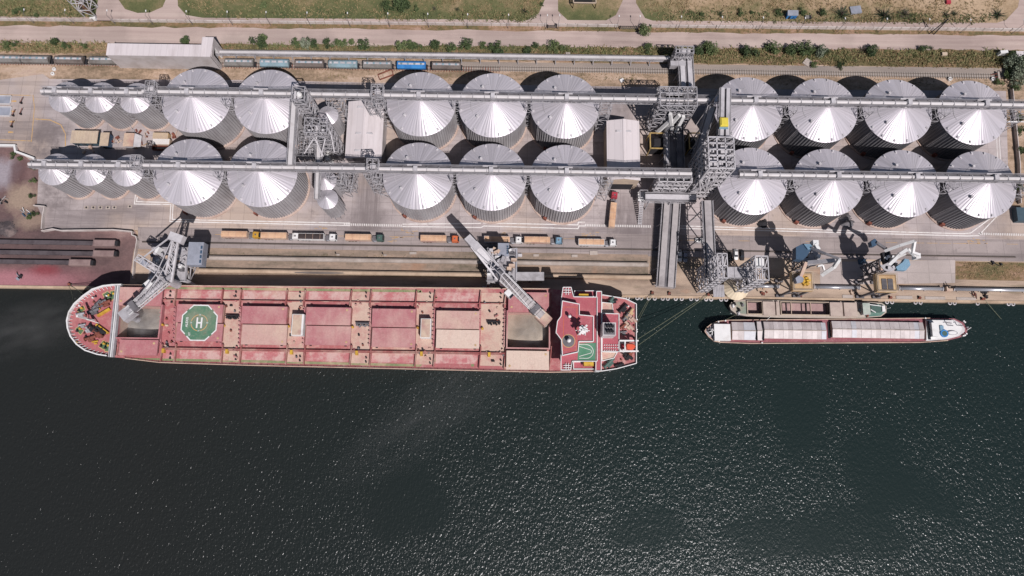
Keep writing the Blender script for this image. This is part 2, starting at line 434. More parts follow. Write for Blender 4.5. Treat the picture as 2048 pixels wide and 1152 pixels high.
def m_water():
    n = N('harbour water')
    sep = n.n('SeparateXYZ'); n.l(n.g.outputs['Position'], sep.inputs[0])
    e = n.n('MapRange'); n.l(sep.outputs[0], e.inputs[0])
    for i, v in enumerate((-140, 60, 0, 1)): e.inputs[i + 1].default_value = v
    base = n.mix(e.outputs[0], (.0155, .0168, .0158, 1), (.0095, .0178, .0168, 1))
    # calm slicks: wind shadows with soft outlines
    calm = n.noise(.016, 3, .45, n.pos(1, 1.15, 1), .6)
    k = n.ramp(calm, [(.40, g1(.0)), (.47, g1(1))])
    def blob(cx, cy, rx, ry):
        v = n.n('Mapping'); v.vector_type = 'POINT'
        v.inputs['Location'].default_value = (-cx / rx, -cy / ry, 0); v.inputs['Scale'].default_value = (1 / rx, 1 / ry, 0)
        n.l(n.g.outputs['Position'], v.inputs[0])
        ln = n.n('VectorMath', operation='LENGTH'); n.l(v.outputs[0], ln.inputs[0])
        wob = n.math('MULTIPLY_ADD', n.noise(.035, 5, .62), 2.4, -1.2)
        return n.ramp(n.math('ADD', ln.outputs[1], wob), [(.55, g1(0)), (1.05, g1(1))])
    k = n.ramp(n.noise(.02, 2, .5), [(.2, g1(.85)), (.6, g1(1))])
    for b in SLICKS: k = n.math('MULTIPLY', k, n.math('MULTIPLY_ADD', blob(*b), .5, .5))
    v = n.pos(WSX, WSY, 1)
    h1 = n.noise(WSC, 2, .5, v, .4)
    h2 = n.noise(WSC * 2.7, 1, .5, n.pos(1.0, .8, 1))
    h = n.math('ADD', h1, n.math('MULTIPLY', h2, .28))
    bp = n.n('Bump'); bp.inputs['Distance'].default_value = WAVE
    n.l(k, bp.inputs['Strength']); n.l(h, bp.inputs['Height'])
    n.l(bp.outputs[0], n.b.inputs['Normal'])
    n.b.inputs['Roughness'].default_value = WR; n.b.inputs['IOR'].default_value = 1.33
    n.l(base, n.b.inputs['Base Color'])
    return n.m
WAVE, WSC, WSX, WSY, WR = .315, .88, 1.25, .8, .24
SLICKS = []
for px, py, rx, ry in ((1770, 950, 16, 26), (1700, 1060, 30, 13), (1560, 1085, 26, 11), (1300, 1060, 20, 10), (1590, 830, 12, 24), (1840, 990, 22, 12), (820, 1010, 20, 16)):
    x, y, _ = G(px, py, -3); SLICKS.append((x, y, rx, ry))

def m_earth():
    n = N('mossy quay earth')
    x = n.math('ADD', n.math('MULTIPLY', n.noise(.07, 5, .7, n.pos(.4, 1.8, 1)), .75), n.math('MULTIPLY', n.noise(.6, 3, .7), .25))
    col = n.ramp(x, [(.34, C(104, 96, 78)), (.45, C(140, 122, 106)), (.55, C(164, 140, 122)), (.66, C(186, 156, 132))])
    rs = n.ramp(n.noise(.045, 4, .6, n.pos(.6, .3, 1)), [(.58, g1(0)), (.7, g1(.7))])
    return n.out(n.mix(rs, col, C(196, 128, 86)), .95, bump=n.noise(2.5, 3), bs=.5, bd=.1)
# ------------------------------------------------------------------ ground sheets
QY = 51.9          # quay edge
X0, X1 = -700.0, 700.0
def edge(yl, yr):
    """the ground line seen from photo (0,yl) to (2048,yr), run out to both sides"""
    a, b = G(0, yl), G(2048, yr)
    k = (b[1] - a[1]) / (b[0] - a[0])
    return [(X0, a[1] + (X0 - a[0]) * k), (X1, a[1] + (X1 - a[0]) * k)]
def wob(line, amp, step=6, seed=1):
    r = random.Random(seed); (xa, ya), (xb, yb) = line
    n = int((xb - xa) / step)
    return [(xa + (xb - xa) * i / n, ya + (yb - ya) * i / n + r.uniform(-amp, amp)) for i in range(n + 1)]
def strip(name, lo, hi, z, m, **k):
    mb = MB()
    lo, hi = list(lo), list(hi)
    if len(lo) == len(hi) and len(lo) > 2:
        n = len(lo); mb.add([(x, y, z) for x, y in lo] + [(x, y, z) for x, y in hi], [(i, i + 1, n + i + 1, n + i) for i in range(n - 1)])
    else: mb.sheet(lo + hi[::-1], z)
    return struct(name, mb, m, **k)
mb = MB(); mb.add([(-3000, QY, -.06), (3000, QY, -.06), (3000, 3000, -.06), (-3000, 3000, -.06)], [(0, 1, 2, 3)])
struct('ground', mb, m_corridor())
mb = MB(); mb.add([(-3000, -3000, -2.6), (3000, -3000, -2.6), (3000, QY - .2, -2.6), (-3000, QY - .2, -2.6)], [(0, 1, 2, 3)])
struct('water', mb, m_water(), 'dark harbour water glittering in the sun')
mb = MB(); mb.box(X0, X1, QY - .9, QY + .02, -5, -.08)
struct('quay_wall', mb, M['quaystone'])
MV, MD, MF = m_verge(), m_dirtroad(), m_field()
VB = wob(edge(104, 138), .5, 5, 3)
strip('grass_field', edge(36, 48), [(X0, 1500), (X1, 1500)], -.02, MF)
strip('weed_strip', VB, wob(edge(80, 100), .5, 5, 4), -.01, MV)
RT = wob(edge(51, 72), .45, 5, 5); RB = wob(edge(85, 101), .5, 5, 6)
strip('road', RB, RT, .0, MD)
strip('verge', wob(edge(51, 72), .45, 5, 5), wob(edge(40, 64), 0, 5, 7), .01, MV)
strip('service_road', edge(39, 60), edge(33, 46), .03, MD)
mb = MB()
def drive(pts): mb.sheet(P(pts), .015 + .002 * len(mb.f))
drive([(190, 38), (196, 0), (236, -2), (250, 18), (275, 26), (300, 25), (325, 14), (333, -4), (355, -4), (356, 12), (372, 30), (420, 38), (420, 42), (190, 42)])
drive([(1040, 48), (1078, 26), (1092, -6), (1116, -6), (1116, 22), (1135, 40), (1160, 48), (1130, 52), (1050, 52)])
drive([(1195, 50), (1232, 30), (1246, 0), (1244, -10), (1272, -10), (1272, 6), (1290, 36), (1330, 50), (1200, 54)])
drive([(1960, 56), (2012, 40), (2036, 14), (2040, -10), (2080, -10), (2090, 62), (1965, 62)])
struct('driveway', mb, MD)
# railway corridor ballast
strip('ballast', edge(128.5, 156), edge(113, 136.5), .01, m_ballast())
# silo yard
WEAR = ((738, 395, 7, 26, 1.6, .05, .9), (725, 440, 14, 8, .8, .3, .7), (1262, 440, 14, 13, .9, .15, .9), (1225, 470, 26, 6, .15, .8, .6), (115, 385, 12, 12, .5, .5, .85), (150, 440, 30, 7, .12, .9, .7), (92, 285, 9, 11, .6, .4, .95), (105, 262, 12, 6, .3, .8, .8), (30, 262, 24, 9, .1, 1.2, .6), (245, 425, 22, 5, .15, .9, .6), (1990, 440, 10, 14, .8, .3, .4), (1232, 215, 9, 10, .6, .3, .6))
YC = m_yard('stained yard concrete', C(194, 180, 178), C(160, 147, 146), C(128, 116, 115), warm=C(200, 176, 158), wear=WEAR)
mb = MB()
yard = [(-40, 165), (86, 148), (100, 158), (480, 160), (900, 168), (1300, 174), (1450, 178), (2012, 182), (2018, 410), (2085, 430), (2085, 486), (1040, 472), (276, 461), (272, 460), (88, 459), (84, 432), (74, 411), (78, 330), (64, 322), (44, 309), (34, 291), (-40, 290)]
mb.sheet(P(yard), .02); struct('yard_paving', mb, YC)
mb = MB(); mb.sheet(P([(276, 454), (2090, 480), (2090, 524), (276, 498)]), .045)
struct('truck_road', mb, m_yard('worn truck lane', C(176, 161, 157), C(150, 137, 134), C(124, 113, 112), 7, 5.5, .75))
mb = MB(); a = P([(268, 497), (2100, 523)]); mb.sheet([a[0], a[1], (a[1][0], QY), (a[0][0], QY)], .03)
struct('quay_paving', mb, m_quay())
mb = MB(); a = P([(-300, 288), (33, 290), (45, 306), (64, 320), (80, 332), (77, 411), (86, 412), (90, 460), (270, 462), (276, 478), (268, 560)])
mb.sheet(a + [(a[-1][0], QY), (X0, QY), (X0, a[0][1])], .006)
struct('ore_ground', mb, m_ore())
# quay apron details: grey track beds, gravel, grass patch on the east quay
mb = MB(); a = P([(1640, 524), (1910, 520), (1910, 566), (1640, 570)]); mb.sheet(a, .05)
struct('concrete_pad', mb, m_yard('pad concrete', C(200, 184, 178), C(180, 166, 160), C(150, 140, 136), 9, 9, .2))
strip_pts = P([(1911, 523), (2100, 526), (2100, 563), (1911, 559)])
mb = MB(); mb.sheet(strip_pts, .052); struct('dry_grass_patch', mb, MV)
for nm, y0, y1, m in (('gravel_strip', 500, 515, MV), ('earth_strip', 524.5, 541, MV), ('moss_strip', 548.5, 552, MV)):
    a, b = G(700, y0), G(700, y1)
    xa, xb = G(402, 510)[0], G(1296, 525)[0]
    mb = MB(); mb.add([(xa, b[1], .055), (xb, b[1], .055), (xb, a[1], .055), (xa, a[1], .055)], [(0, 1, 2, 3)])
    struct(nm, mb, m_earth())
DUST = True
# ------------------------------------------------------------------ grain silos
EAVE, CONE, RB = 17.0, 5.0, 13.5
Y1, Y2 = 125.8, 95.3
def m_roof(name='silo roof sheet', stain=.0, c=(228, 220, 227), cnt=60):
    n = N(name)
    v = n.n('TexCoord').outputs['Object']
    sep = n.n('SeparateXYZ'); n.l(v, sep.inputs[0])
    ang = n.math('ARCTAN2', sep.outputs[1], sep.outputs[0])
    oi = n.n('ObjectInfo').outputs['Random']
    rad = n.n('VectorMath', operation='LENGTH'); n.l(v, rad.inputs[0])
    cv = n.n('CombineXYZ'); n.l(n.math('MULTIPLY', n.math('ROUND', n.math('MULTIPLY', ang, cnt / (2 * PI))), 7.13), cv.inputs[0])
    n.l(n.math('MULTIPLY', oi, 90), cv.inputs[1]); n.l(n.math('MULTIPLY', rad.outputs[1], .1), cv.inputs[2])
    pan = n.ramp(n.noise(.9, 2, .5, cv.outputs[0]), [(.3, g1(.84)), (.7, g1(1.06))])
    cs = n.n('CombineXYZ'); n.l(n.math('MULTIPLY', ang, 9), cs.inputs[0]); n.l(n.math('MULTIPLY', rad.outputs[1], .12), cs.inputs[1]); n.l(n.math('MULTIPLY', oi, 50), cs.inputs[2])
    st = n.noise(1, 4, .6, cs.outputs[0])
    col = n.mix(1.0, C(*c), pan, 'MULTIPLY')
    col = n.mix(n.ramp(st, [(.45, g1(0)), (.7, g1(.35))]), col, C(150, 146, 148))
    col = n.mix(1.0, col, n.ramp(oi, [(0, g1(.92)), (1, g1(1.06))]), 'MULTIPLY')
    # seams between the sheets
    fr = n.math('ABSOLUTE', n.math('SUBTRACT', n.math('FRACT', n.math('MULTIPLY', ang, cnt / (2 * PI))), .5))
    seam = n.ramp(n.math('MULTIPLY', n.math('SUBTRACT', .5, fr), rad.outputs[1]), [(.3, g1(.84)), (.6, g1(1))])
    col = n.mix(1.0, col, seam, 'MULTIPLY')
    if stain:
        inner = n.n('MapRange'); n.l(rad.outputs[1], inner.inputs[0])
        for i, q in enumerate((9.5, 1.5, 0, 1)): inner.inputs[i + 1].default_value = q
        k = n.math('MULTIPLY', n.ramp(n.noise(1, 3, .6, cs.outputs[0]), [(.42, g1(0)), (.6, g1(1))]), n.math('MULTIPLY', inner.outputs[0], stain))
        col = n.mix(k, col, C(176, 140, 104))
    ro = n.ramp(st, [(.3, g1(.39)), (.7, g1(.52))])
    n.out(col, ro, .33, .5)
    tg = n.n('Tangent', direction_type='RADIAL', axis='Z'); n.l(tg.outputs[0], n.b.inputs['Tangent'])
    n.b.inputs['Anisotropic'].default_value = .66; n.b.inputs['Anisotropic Rotation'].default_value = .25
    return n.m
M['roofmetal'] = m_roof()
M['roofstain'] = m_roof('stained silo roof sheet', .75)
M['roofbright'] = m_roof('bright silo roof sheet', 0, (228, 220, 226), 30)
def m_wall(name, c, c2):
    n = N(name)
    v = n.n('TexCoord').outputs['Object']
    sep = n.n('SeparateXYZ'); n.l(v, sep.inputs[0])
    ring = n.math('FRACT', n.math('MULTIPLY', sep.outputs[2], 1 / 1.4))
    rg = n.ramp(ring, [(.0, g1(.86)), (.06, g1(1)), (.94, g1(1.03)), (1, g1(.9))])
    col = n.ramp(n.noise(.25, 4, .6, n.pos(1, 1, .3)), [(.35, c2), (.65, c)])
    return n.out(n.mix(1.0, col, rg, 'MULTIPLY'), .6, .15, .3)
M['wallmetal'] = m_wall('corrugated silo wall', C(186, 182, 184), C(164, 158, 160))
M['walldark'] = m_wall('dull corrugated silo wall', C(160, 158, 162), C(140, 138, 142))
M['foundation'] = mat('silo ring footing', C(206, 180, 166), C(182, 152, 138), .7, .2, .1, .9)
rust_spot = mat('rust streak', C(186, 160, 132), None, 1, .3, .15, .8)

def make_silo(R, H, CN, nrib, nroof, wall, roof, big):
    t = thing('grain_silo', 'x', 'silo', (0, 0, 0), 'grain silos in the storage yard')
    mb = MB()                                                   # wall with vertical stiffeners
    pts = []
    for i in range(nrib):
        a = 2 * PI * i / nrib; d = 2 * PI / nrib
        pts += [(R - .16, a), (R - .16, a + d * .62), (R + .16, a + d * .68), (R + .16, a + d * .94)]
    ring = [(r * math.cos(a), r * math.sin(a)) for r, a in pts]
    mb.prism(ring, .5, H)
    mb.build('wall', wall, t)
    mb = MB(); mb.lathe([(R + .75, 0), (R + .75, .55), (R - .3, .55)], n=56); mb.build('footing', M['foundation'], t)
    mb = MB()                                                   # cone with raised seams
    r0 = R + .42
    vs, fs = [], []
    rt = .95 if big else .6
    for k, (r, z) in enumerate(((r0, H - .12), (r0, H + .02), (r0 * .5 + rt * .5, H + CN * .5), (rt, H + CN))):
        for i in range(nroof * 2):
            a = PI * i / nroof
            dz = .0 if i % 2 or k == 0 else .045
            vs.append((r * math.cos(a), r * math.sin(a), z + dz))
    m = nroof * 2
    for k in range(3):
        for i in range(m): fs.append((k * m + i, k * m + (i + 1) % m, (k + 1) * m + (i + 1) % m, (k + 1) * m + i))
    mb.add(vs, fs); mb.build('roof', roof, t)
    mb = MB(); mb.lathe([(rt + .35, H + CN - .1), (rt + .35, H + CN + .45), (rt * .5, H + CN + .7)], n=16); mb.build('roof_cap', M['galvlight'], t)
    if big:
        nv = 16
        for i in range(nv):                                     # eave vents
            a = 2 * PI * (i + .5) / nv; r = R - .5; z = H + CN * (1 - r / r0)
            mb = MB(); mb.obox(r * math.cos(a), r * math.sin(a), 1.0, .7, z - .1, z + .5, a, .8); mb.build('roof_vent', M['galvlight'], t)
        for a, r in ((2.15, 7.6), (-2.35, 8.6), (.15, 7.8)):
            z = H + CN * (1 - r / r0)
            mb = MB(); mb.lathe([(.45, z - .2), (.45, z + .9), (.62, z + .95), (.5, z + 1.25)], r * math.cos(a), r * math.sin(a), 10); mb.build('breather', M['galvlight'], t)
        mb = MB()                                               # curved stair across the roof
        prev = None
        for i in range(13):
            a = 1.75 + 1.95 * i / 12; r = 9.2
            p = Vector((r * math.cos(a) * (.86 + .012 * i), r * math.sin(a) * .86, 0)); rr = p.length
            p.z = H + CN * (1 - rr / r0) + .18
            if prev is not None: mb.beam(prev, p, .26, .12)
            prev = p
        mb.build('roof_stair', M['galv'], t)
        mb = MB()
        for j in (-.3, .3):
            a = -2.45 + j / R; mb.beam(((R + .35) * math.cos(a), (R + .35) * math.sin(a), .5), ((R + .35) * math.cos(a), (R + .35) * math.sin(a), H + .8), .1)
        for k in range(17): mb.beam(((R + .35) * math.cos(-2.45 - .3 / R), (R + .35) * math.sin(-2.45 - .3 / R), k + .9), ((R + .35) * math.cos(-2.45 + .3 / R), (R + .35) * math.sin(-2.45 + .3 / R), k + .9), .07)
        mb.build('ladder', M['galv'], t)
        mb = MB(); mb.obox((R + .5) * math.cos(-2.1), (R + .5) * math.sin(-2.1), .9, 1.4, .55, 2.6, -2.1); mb.build('door', M['rust'], t)
    else:
        for a in (.2, 1.2, 2.2, 3.3, 4.3, 5.4):
            r = R * .82; z = H + CN * (1 - r / r0)
            mb = MB(); mb.obox(r * math.cos(a), r * math.sin(a), .6, .5, z - .1, z + .35, a, .8); mb.build('roof_vent', M['galvlight'], t)
    return t

protoA = make_silo(RB, EAVE, CONE, 78, 60, M['wallmetal'], M['roofmetal'], True)
protoC = make_silo(RB, EAVE, CONE, 74, 66, M['walldark'], M['roofstain'], True)
protoS = make_silo(6.2, 17.0, 2.9, 44, 30, M['wallmetal'], M['roofbright'], False)
used = set()
def put_silo(proto, x, y, label, rz=0.0, roof=None):
    if proto not in used:
        used.add(proto); r = proto; r.location = (x, y, 0); r.rotation_euler.z = rz; r['label'] = label
    else: r = dup(proto, (x, y, 0), rz, label)
    if roof:
        for c in r.children:
            if c.name.split('.')[0] == 'roof':
                c.data = c.data.copy(); c.data.materials[0] = M[roof]
    return r
A_X = (-128.5, -99.4); B_X = (-37.8, -8.8, 20.2); C_X = (94.2, 124.3, 154.4, 184.6)
def rz(): return 0.0
for row, y in ((1, Y1), (2, Y2)):
    rn = 'railway side row' if row == 1 else 'quay side row'
    for i, px in enumerate(((129.5, 200.5, 271) if row == 1 else (110.5, 183, 256))):
        x = G(px, 203 if row == 1 else 340, 17)[0]
        put_silo(protoS, x, y + (.6 if row == 1 else .3), 'narrow silo with shiny cone, %s from the west end of the %s' % (('first', 'second', 'third')[i], rn))
    for i, x in enumerate(A_X):
        put_silo(protoA, x, y, 'wide pale silo %s, %s' % (('beside the narrow silos', 'beside the lattice elevator tower')[i], rn))
    for i, x in enumerate(B_X):
        put_silo(protoA, x, y, '%s of the three wide silos between the two long sheds, %s' % (('western', 'middle', 'eastern')[i], rn), 0,
                 'roofstain' if (row, i) in ((1, 1), (2, 0), (2, 2)) else None)
    for i, x in enumerate(C_X):
        put_silo(protoC, x, y, '%s of the four dark walled silos, %s' % (('westernmost', 'second from west', 'third from west', 'easternmost')[i], rn), 0,
                 'roofmetal' if row == 1 and i < 3 else None)

# ------------------------------------------------------------------ roof galleries (belt conveyors over the silo rows)
def gallery(name, label, xa, xb, y, z0, drops, legs, closed=True):
    cx = (xa + xb) / 2
    t = thing(name, label, 'conveyor', (cx, y, 0), 'roof conveyors over the silo rows')
    mb = MB(); mb.box(xa, xb, y - 1.7, y + 1.5, z0 - .3, z0); mb.build('walkway', M['galvdark'], t)
    mb = MB()                                                  # ribbed belt cover
    n = 5
    vs = []
    for x in (xa, xb):
        for k in range(n + 1):
            a = PI * k / n; vs.append((x, y - .35 + .75 * math.cos(a), z0 + .45 + .7 * math.sin(a)))
    fs = [(k, k + 1, n + 2 + k, n + 1 + k) for k in range(n)] + [(n, 0, n + 1, 2 * n + 1)]
    mb.add(vs, fs)
    x = xa
    mb.build('belt_cover', M['whitepipe'], t)
    mb = MB()
    x = xa + 1.5
    while x < xb - 1:
        mb.box(x, x + .22, y - 1.15, y + .45, z0 + .1, z0 + 1.22); x += 4.6
    tag(mb.build('cover_bands', M['galv'], t), None, None, None, 'stuff')
    mb = MB()
    for yy in (y - 1.65, y + 1.45):
        for zz in (z0 + .55, z0 + 1.1): mb.beam((xa, yy, zz), (xb, yy, zz), .09)
        x = xa
        while x <= xb: mb.beam((x, yy, z0), (x, yy, z0 + 1.1), .08); x += 2.3
    mb.build('railing', M['galv'], t)
    mb = MB(); mb.truss((xa, y, z0 - 1.2), (xb, y, z0 - 1.2), 2.6, 1.7, max(2, int((xb - xa) / 3.2)), .2, .13); mb.build('truss', M['galv'], t)
    for x in drops:
        mb = MB(); mb.box(x - .7, x + .9, y - 1.3, y + .7, z0, z0 + 1.7); mb.box(x - .5, x + .5, y - .5, y + .5, EAVE + CONE, z0)
        mb.beam((x - 3.2, y + 1.3, z0 + .6), (x + 2.4, y + 1.3, z0 + .6), .5)
        mb.build('discharge_hood', M['galvlight'], t)
    for x, w, yo in legs:
        mb = MB(); mb.frame((x - w / 2, x + w / 2), (y - 1.6 - yo, y + 1.2), [z0 - .4 - k * (z0 - .4) / 6 for k in range(6, -1, -1)], .2)
        mb.build('trestle', M['galv'], t)
    return t
SX1 = [G(p, 200, 17)[0] for p in (129.5, 200.5, 271)]; SX2 = [G(p, 340, 17)[0] for p in (110.5, 183, 256)]
zG = 24.6
def gx(px, z=25, py=None): return G(px, py or GPY, z)[0]
GPY = 335
for y, xs, row in ((Y1, SX1, 'railway side row'), (Y2, SX2, 'quay side row')):
    GPY = 190 if row[0] == 'r' else 335
    west = xs[0] - (5.6 if row[0] == 'r' else 6.4)
    gallery('conveyor_gallery', 'low gallery over the three narrow silos of the %s' % row, west, xs[2] + 6.8, y + .4, 22.6, xs, [((xs[0] + xs[1]) / 2, 3, 1), ((xs[1] + xs[2]) / 2, 3, 1)])
    a, b = (gx(935), gx(1420)) if row[0] == 'r' else (gx(905), gx(1383))
    gallery('conveyor_gallery', 'long gallery over the two wide silos west of the elevator tower, %s' % row, xs[2] + 7.0, gx(742 if row[0] == 'r' else 738), y, zG, A_X, [(xs[2] + 10, 4.5, 2), ((A_X[0] + A_X[1]) / 2, 3, 2), (gx(665), 5, 2), (gx(735), 3, 1)])
    gallery('conveyor_gallery', 'gallery over the three wide silos between the sheds, %s' % row, gx(750), b, y, zG, B_X, [(B_X[0] - 15.5, 3.4, 2), (B_X[0] + 14.5, 2.6, 1), (B_X[1] + 14.5, 2.6, 1), (B_X[2] + 16, 4, 2)])
    gallery('conveyor_gallery', 'gallery over the four dark walled silos, %s' % row, gx(1452 if row[0] == 'r' else 1478), 215, y, zG, C_X, [((C_X[i] + C_X[i + 1]) / 2, 3.6, 2) for i in range(3)] + [(C_X[3] + 16.5, 5, 2)])
    for px, lb in ((588 if row[0] == 'r' else 577, 'west of the elevator'), (755 if row[0] == 'r' else 745, 'above the long pale shed')):
        pass
for px, py, w, lab in ((755, 186, 4.6, 'open steel transfer cage at the gallery joint, railway side row'), (746, 330, 4.4, 'open steel transfer cage at the gallery joint, quay side row'),
                       (302, 183, 3.6, 'steel cage joining narrow and wide silo galleries, railway side row'), (274, 325, 3.6, 'steel cage joining narrow and wide silo galleries, quay side row')):
    x, y, _ = G(px, py, 26.5)
    y = Y1 if py < 250 else Y2
    t = thing('transfer_cage', lab, 'steel frame', (x, y, 24.6), 'steel cages at the gallery joints')
    mb = MB(); mb.frame((x - w / 2, x, x + w / 2), (y - 2.2, y, y + 2.6), (24.7, 26.3, 28.0), .22); mb.build('frame', M['galv'], t)
    mb = MB(); mb.box(x - 1, x + 1, y - 1, y + 1, 24.7, 27.2); mb.box(x - .4, x + 1.4, y - .6, y + .2, 27.2, 27.8); mb.build('drive_box', M['galvlight'], t)

# ------------------------------------------------------------------ hopper bins and the lattice elevator
bin_proto = None
def make_bin(R, H, CN):
    t = thing('hopper_bin', 'x', 'bin', (0, 0, 0), 'tall slim hopper bins by the elevator')
    mb = MB(); nr = 22; pts = []
    for i in range(nr):
        a = 2 * PI * i / nr; d = 2 * PI / nr
        pts += [(R - .06, a), (R - .06, a + d * .6), (R + .08, a + d * .68), (R + .08, a + d * .92)]
    mb.prism([(r * math.cos(a), r * math.sin(a)) for r, a in pts], 3, H); mb.build('wall', M['wallmetal'], t)
    mb = MB(); mb.lathe([(R + .2, H - .05), (R * .5, H + CN * .52), (.4, H + CN)], n=24); mb.build('roof', M['roofbright'], t)
    mb = MB(); mb.lathe([(.5, .6), (R, 3.02)], n=22); mb.build('hopper', M['galv'], t)
    for i in range(12):
        a = 2 * PI * i / 12; mb = MB(); mb.beam((R * math.cos(a), R * math.sin(a), 0), (R * math.cos(a), R * math.sin(a), 3.4), .22); mb.build('leg', M['galv'], t)
    return t
bp = make_bin(4.0, 15.5, 2.6)
for i, (px, py, lab) in enumerate(((656, 231, 'slim bin beside the long pale shed, alone north of the lattice elevator'), (652, 362, 'slim bin tucked against the gallery, upper of the quay side pair'), (655, 398, 'slim bin standing on short legs nearest the truck lane'))):
    x, y, _ = G(px, py, 15.5)
    if i == 0: bp.location = (x, y, 0); bp['label'] = lab
    else: dup(bp, (x, y, 0), 0, lab)
# four little vent drums beside the elevator
t0 = None
for i, (px, py) in enumerate(((655, 295), (655, 302), (654, 309), (654, 316))):
    x, y, _ = G(px, py, 9)
    if t0 is None:
        t0 = thing('filter_drum', 'first small white filter drum in the line beside the elevator, nearest the lattice', 'drum', (0, 0, 0), 'white filter drums by the elevator')
        mb = MB(); mb.lathe([(.75, 0), (.75, 8.2), (.5, 8.8), (.2, 9)], n=14); mb.build('shell', M['white'], t0)
        mb = MB(); mb.lathe([(.85, 4), (.85, 4.3)], n=14); mb.build('collar', M['galv'], t0)
        t0.location = (x, y, 0)
    else: dup(t0, (x, y, 0), 0, '%s small white filter drum in the line beside the elevator' % ('x', 'second', 'third', 'fourth')[i] + (', nearest the gallery' if i == 3 else ''))
def ltower(name, label, cat, px0, py0, px1, py1, z, lv, nx, ny, w=.28, group=None, extra=None):
    x0, y1, _ = G(px0, py0, z); x1, y0, _ = G(px1, py1, z)
    t = thing(name, label, cat, ((x0 + x1) / 2, (y0 + y1) / 2, 0), group)
    xs = [x0 + (x1 - x0) * i / nx for i in range(nx + 1)]; ys = [y0 + (y1 - y0) * i / ny for i in range(ny + 1)]
    mb = MB(); mb.frame(xs, ys, [z * k / lv for k in range(lv + 1)], w, inner=(nx < 3)); mb.build('frame', M[globals().get('LT', 'galv')], t)
    return t, x0, x1, y0, y1
t, x0, x1, y0, y1 = ltower('elevator_tower', 'slender square lattice tower with open top cage by the second wide silo', 'steel tower', 585, 173, 608, 200, 34, 9, 1, 1, .34)
mb = MB(); mb.box(x0 + .3, x0 + 1.1, y0 + 1, y1 - 1, 0, 32.5); mb.box(x0 + 1.6, x0 + 2.4, y0 + 1, y1 - 1, 0, 32.5); mb.build('bucket_leg', M['galvlight'], t)
mb = MB(); mb.lathe([(.9, 31.5), (1.1, 33.2), (.5, 34.2)], (x0 + x1) / 2, (y0 + y1) / 2, 12); mb.build('head_drum', M['white'], t)
mb = MB(); mb.box(x0, x1, y0, y1, 29.4, 29.55); mb.build('platform', M['grating'], t)
t, x0, x1, y0, y1 = ltower('elevator_tower', 'broad lattice tower crowded with pipes between bins and gallery', 'steel tower', 610, 236, 653, 266, 30, 8, 3, 2, .26)
for a, b in ((.15, .3), (.5, .7), (.75, .35)):
    X, Y = x0 + (x1 - x0) * a, y0 + (y1 - y0) * b
    mb = MB(); mb.box(X - .4, X + .4, Y - .5, Y + .5, 0, 28); mb.build('bucket_leg', M['galvlight'], t)
for z in (20, 11): mb = MB(); mb.box(x0 + .5, x1 - .5, y0 + .5, y1 - .5, z, z + .12); mb.build('platform', M['grating'], t)
for i in range(5):
    X, Y = x0 + rnd.uniform(.1, .9) * (x1 - x0), y0 + rnd.uniform(.1, .9) * (y1 - y0)
    mb = MB(); mb.tube([(X, Y, 29), (X + rnd.uniform(-3, 3), Y - 3, 24), (X + rnd.uniform(-5, 5), Y - 8, 18)], .28, 8); mb.build('spout', M['galvlight'], t)
# low steelwork at the elevator's foot
t, x0, x1, y0, y1 = ltower('pipe_rack', 'tangled low pipe rack between the second wide silo and the bins', 'pipe rack', 598, 262, 640, 312, 12, 4, 4, 4, .22)
for i in range(9):
    X = x0 + (x1 - x0) * rnd.random(); mb = MB()
    mb.tube([(X, y1, rnd.uniform(7, 11.5)), (X + rnd.uniform(-2, 2), y0, rnd.uniform(3, 11))], .2, 7); mb.build('pipe', M['galvlight'], t)
t, x0, x1, y0, y1 = ltower('pipe_rack', 'steel rack of pipes under the gallery beside the quay side slim bins', 'pipe rack', 680, 336, 706, 372, 9, 3, 3, 3, .2)
for i in range(8):
    X = x0 + (x1 - x0) * rnd.random(); mb = MB()
    mb.tube([(X, y1, rnd.uniform(4, 8.5)), (X + rnd.uniform(-2, 2), y0, rnd.uniform(3, 8))], .18, 7); mb.build('pipe', M['galvlight'], t)
# cross conveyors
def bridge(name, label, cat, a, b, w, h, parts=('belt_cover', 'truss'), mats=('whitepipe', 'galv'), legs=(), belts=1, group=None):
    a, b = Vector(a), Vector(b)
    t = thing(name, label, cat, ((a.x + b.x) / 2, (a.y + b.y) / 2, 0), group)
    d = (b - a).normalized(); s = d.cross(Vector((0, 0, 1))).normalized(); u = s.cross(d)
    mb = MB(); mb.beam(a, b, w, .2); mb.build('deck', M['galvdark'], t)
    for k in range(belts):
        o = s * ((k - (belts - 1) / 2) * w / belts)
        mb = MB(); bw = w / belts * .62
        mb.beam(a + o + u * .5, b + o + u * .5, bw, .8); mb.build(parts[0], M[mats[0]], t)
    mb = MB(); L = (b - a).length; n = max(2, int(L / 3.4))
    mb.truss(a - u * (h / 2), b - u * (h / 2), w, h, n, .2, .13); mb.build(parts[1], M[mats[1]], t)
    mb = MB()
    for e in (-1, 1):
        o = s * (e * w / 2)
        for z in (.6, 1.1): mb.beam(a + o + u * z, b + o + u * z, .09)
        for i in range(n + 1): p = a + (b - a) * (i / n) + o; mb.beam(p, p + u * 1.1, .08)
    mb.build('railing', M['galv'], t)
    for f in legs:
        p = a + (b - a) * f; mb = MB()
        for e in (-1, 1):
            q = p + s * (e * w * .5); mb.beam((q.x, q.y, p.z), (q.x + s.x * e * .8, q.y + s.y * e * .8, 0), .32)
        for zz in (.35, .7): mb.beam(p - s * w * .6 - Vector((0, 0, p.z * zz)), p + s * w * .6 - Vector((0, 0, p.z * zz)), .2)
        mb.build('trestle', M['galv'], t)
    return t
bridge('cross_conveyor', 'narrow cross conveyor from the slender lattice tower down to the quay side gallery', 'conveyor', G(589, 205, 27), G(581, 330, 27), 2.6, 1.6)
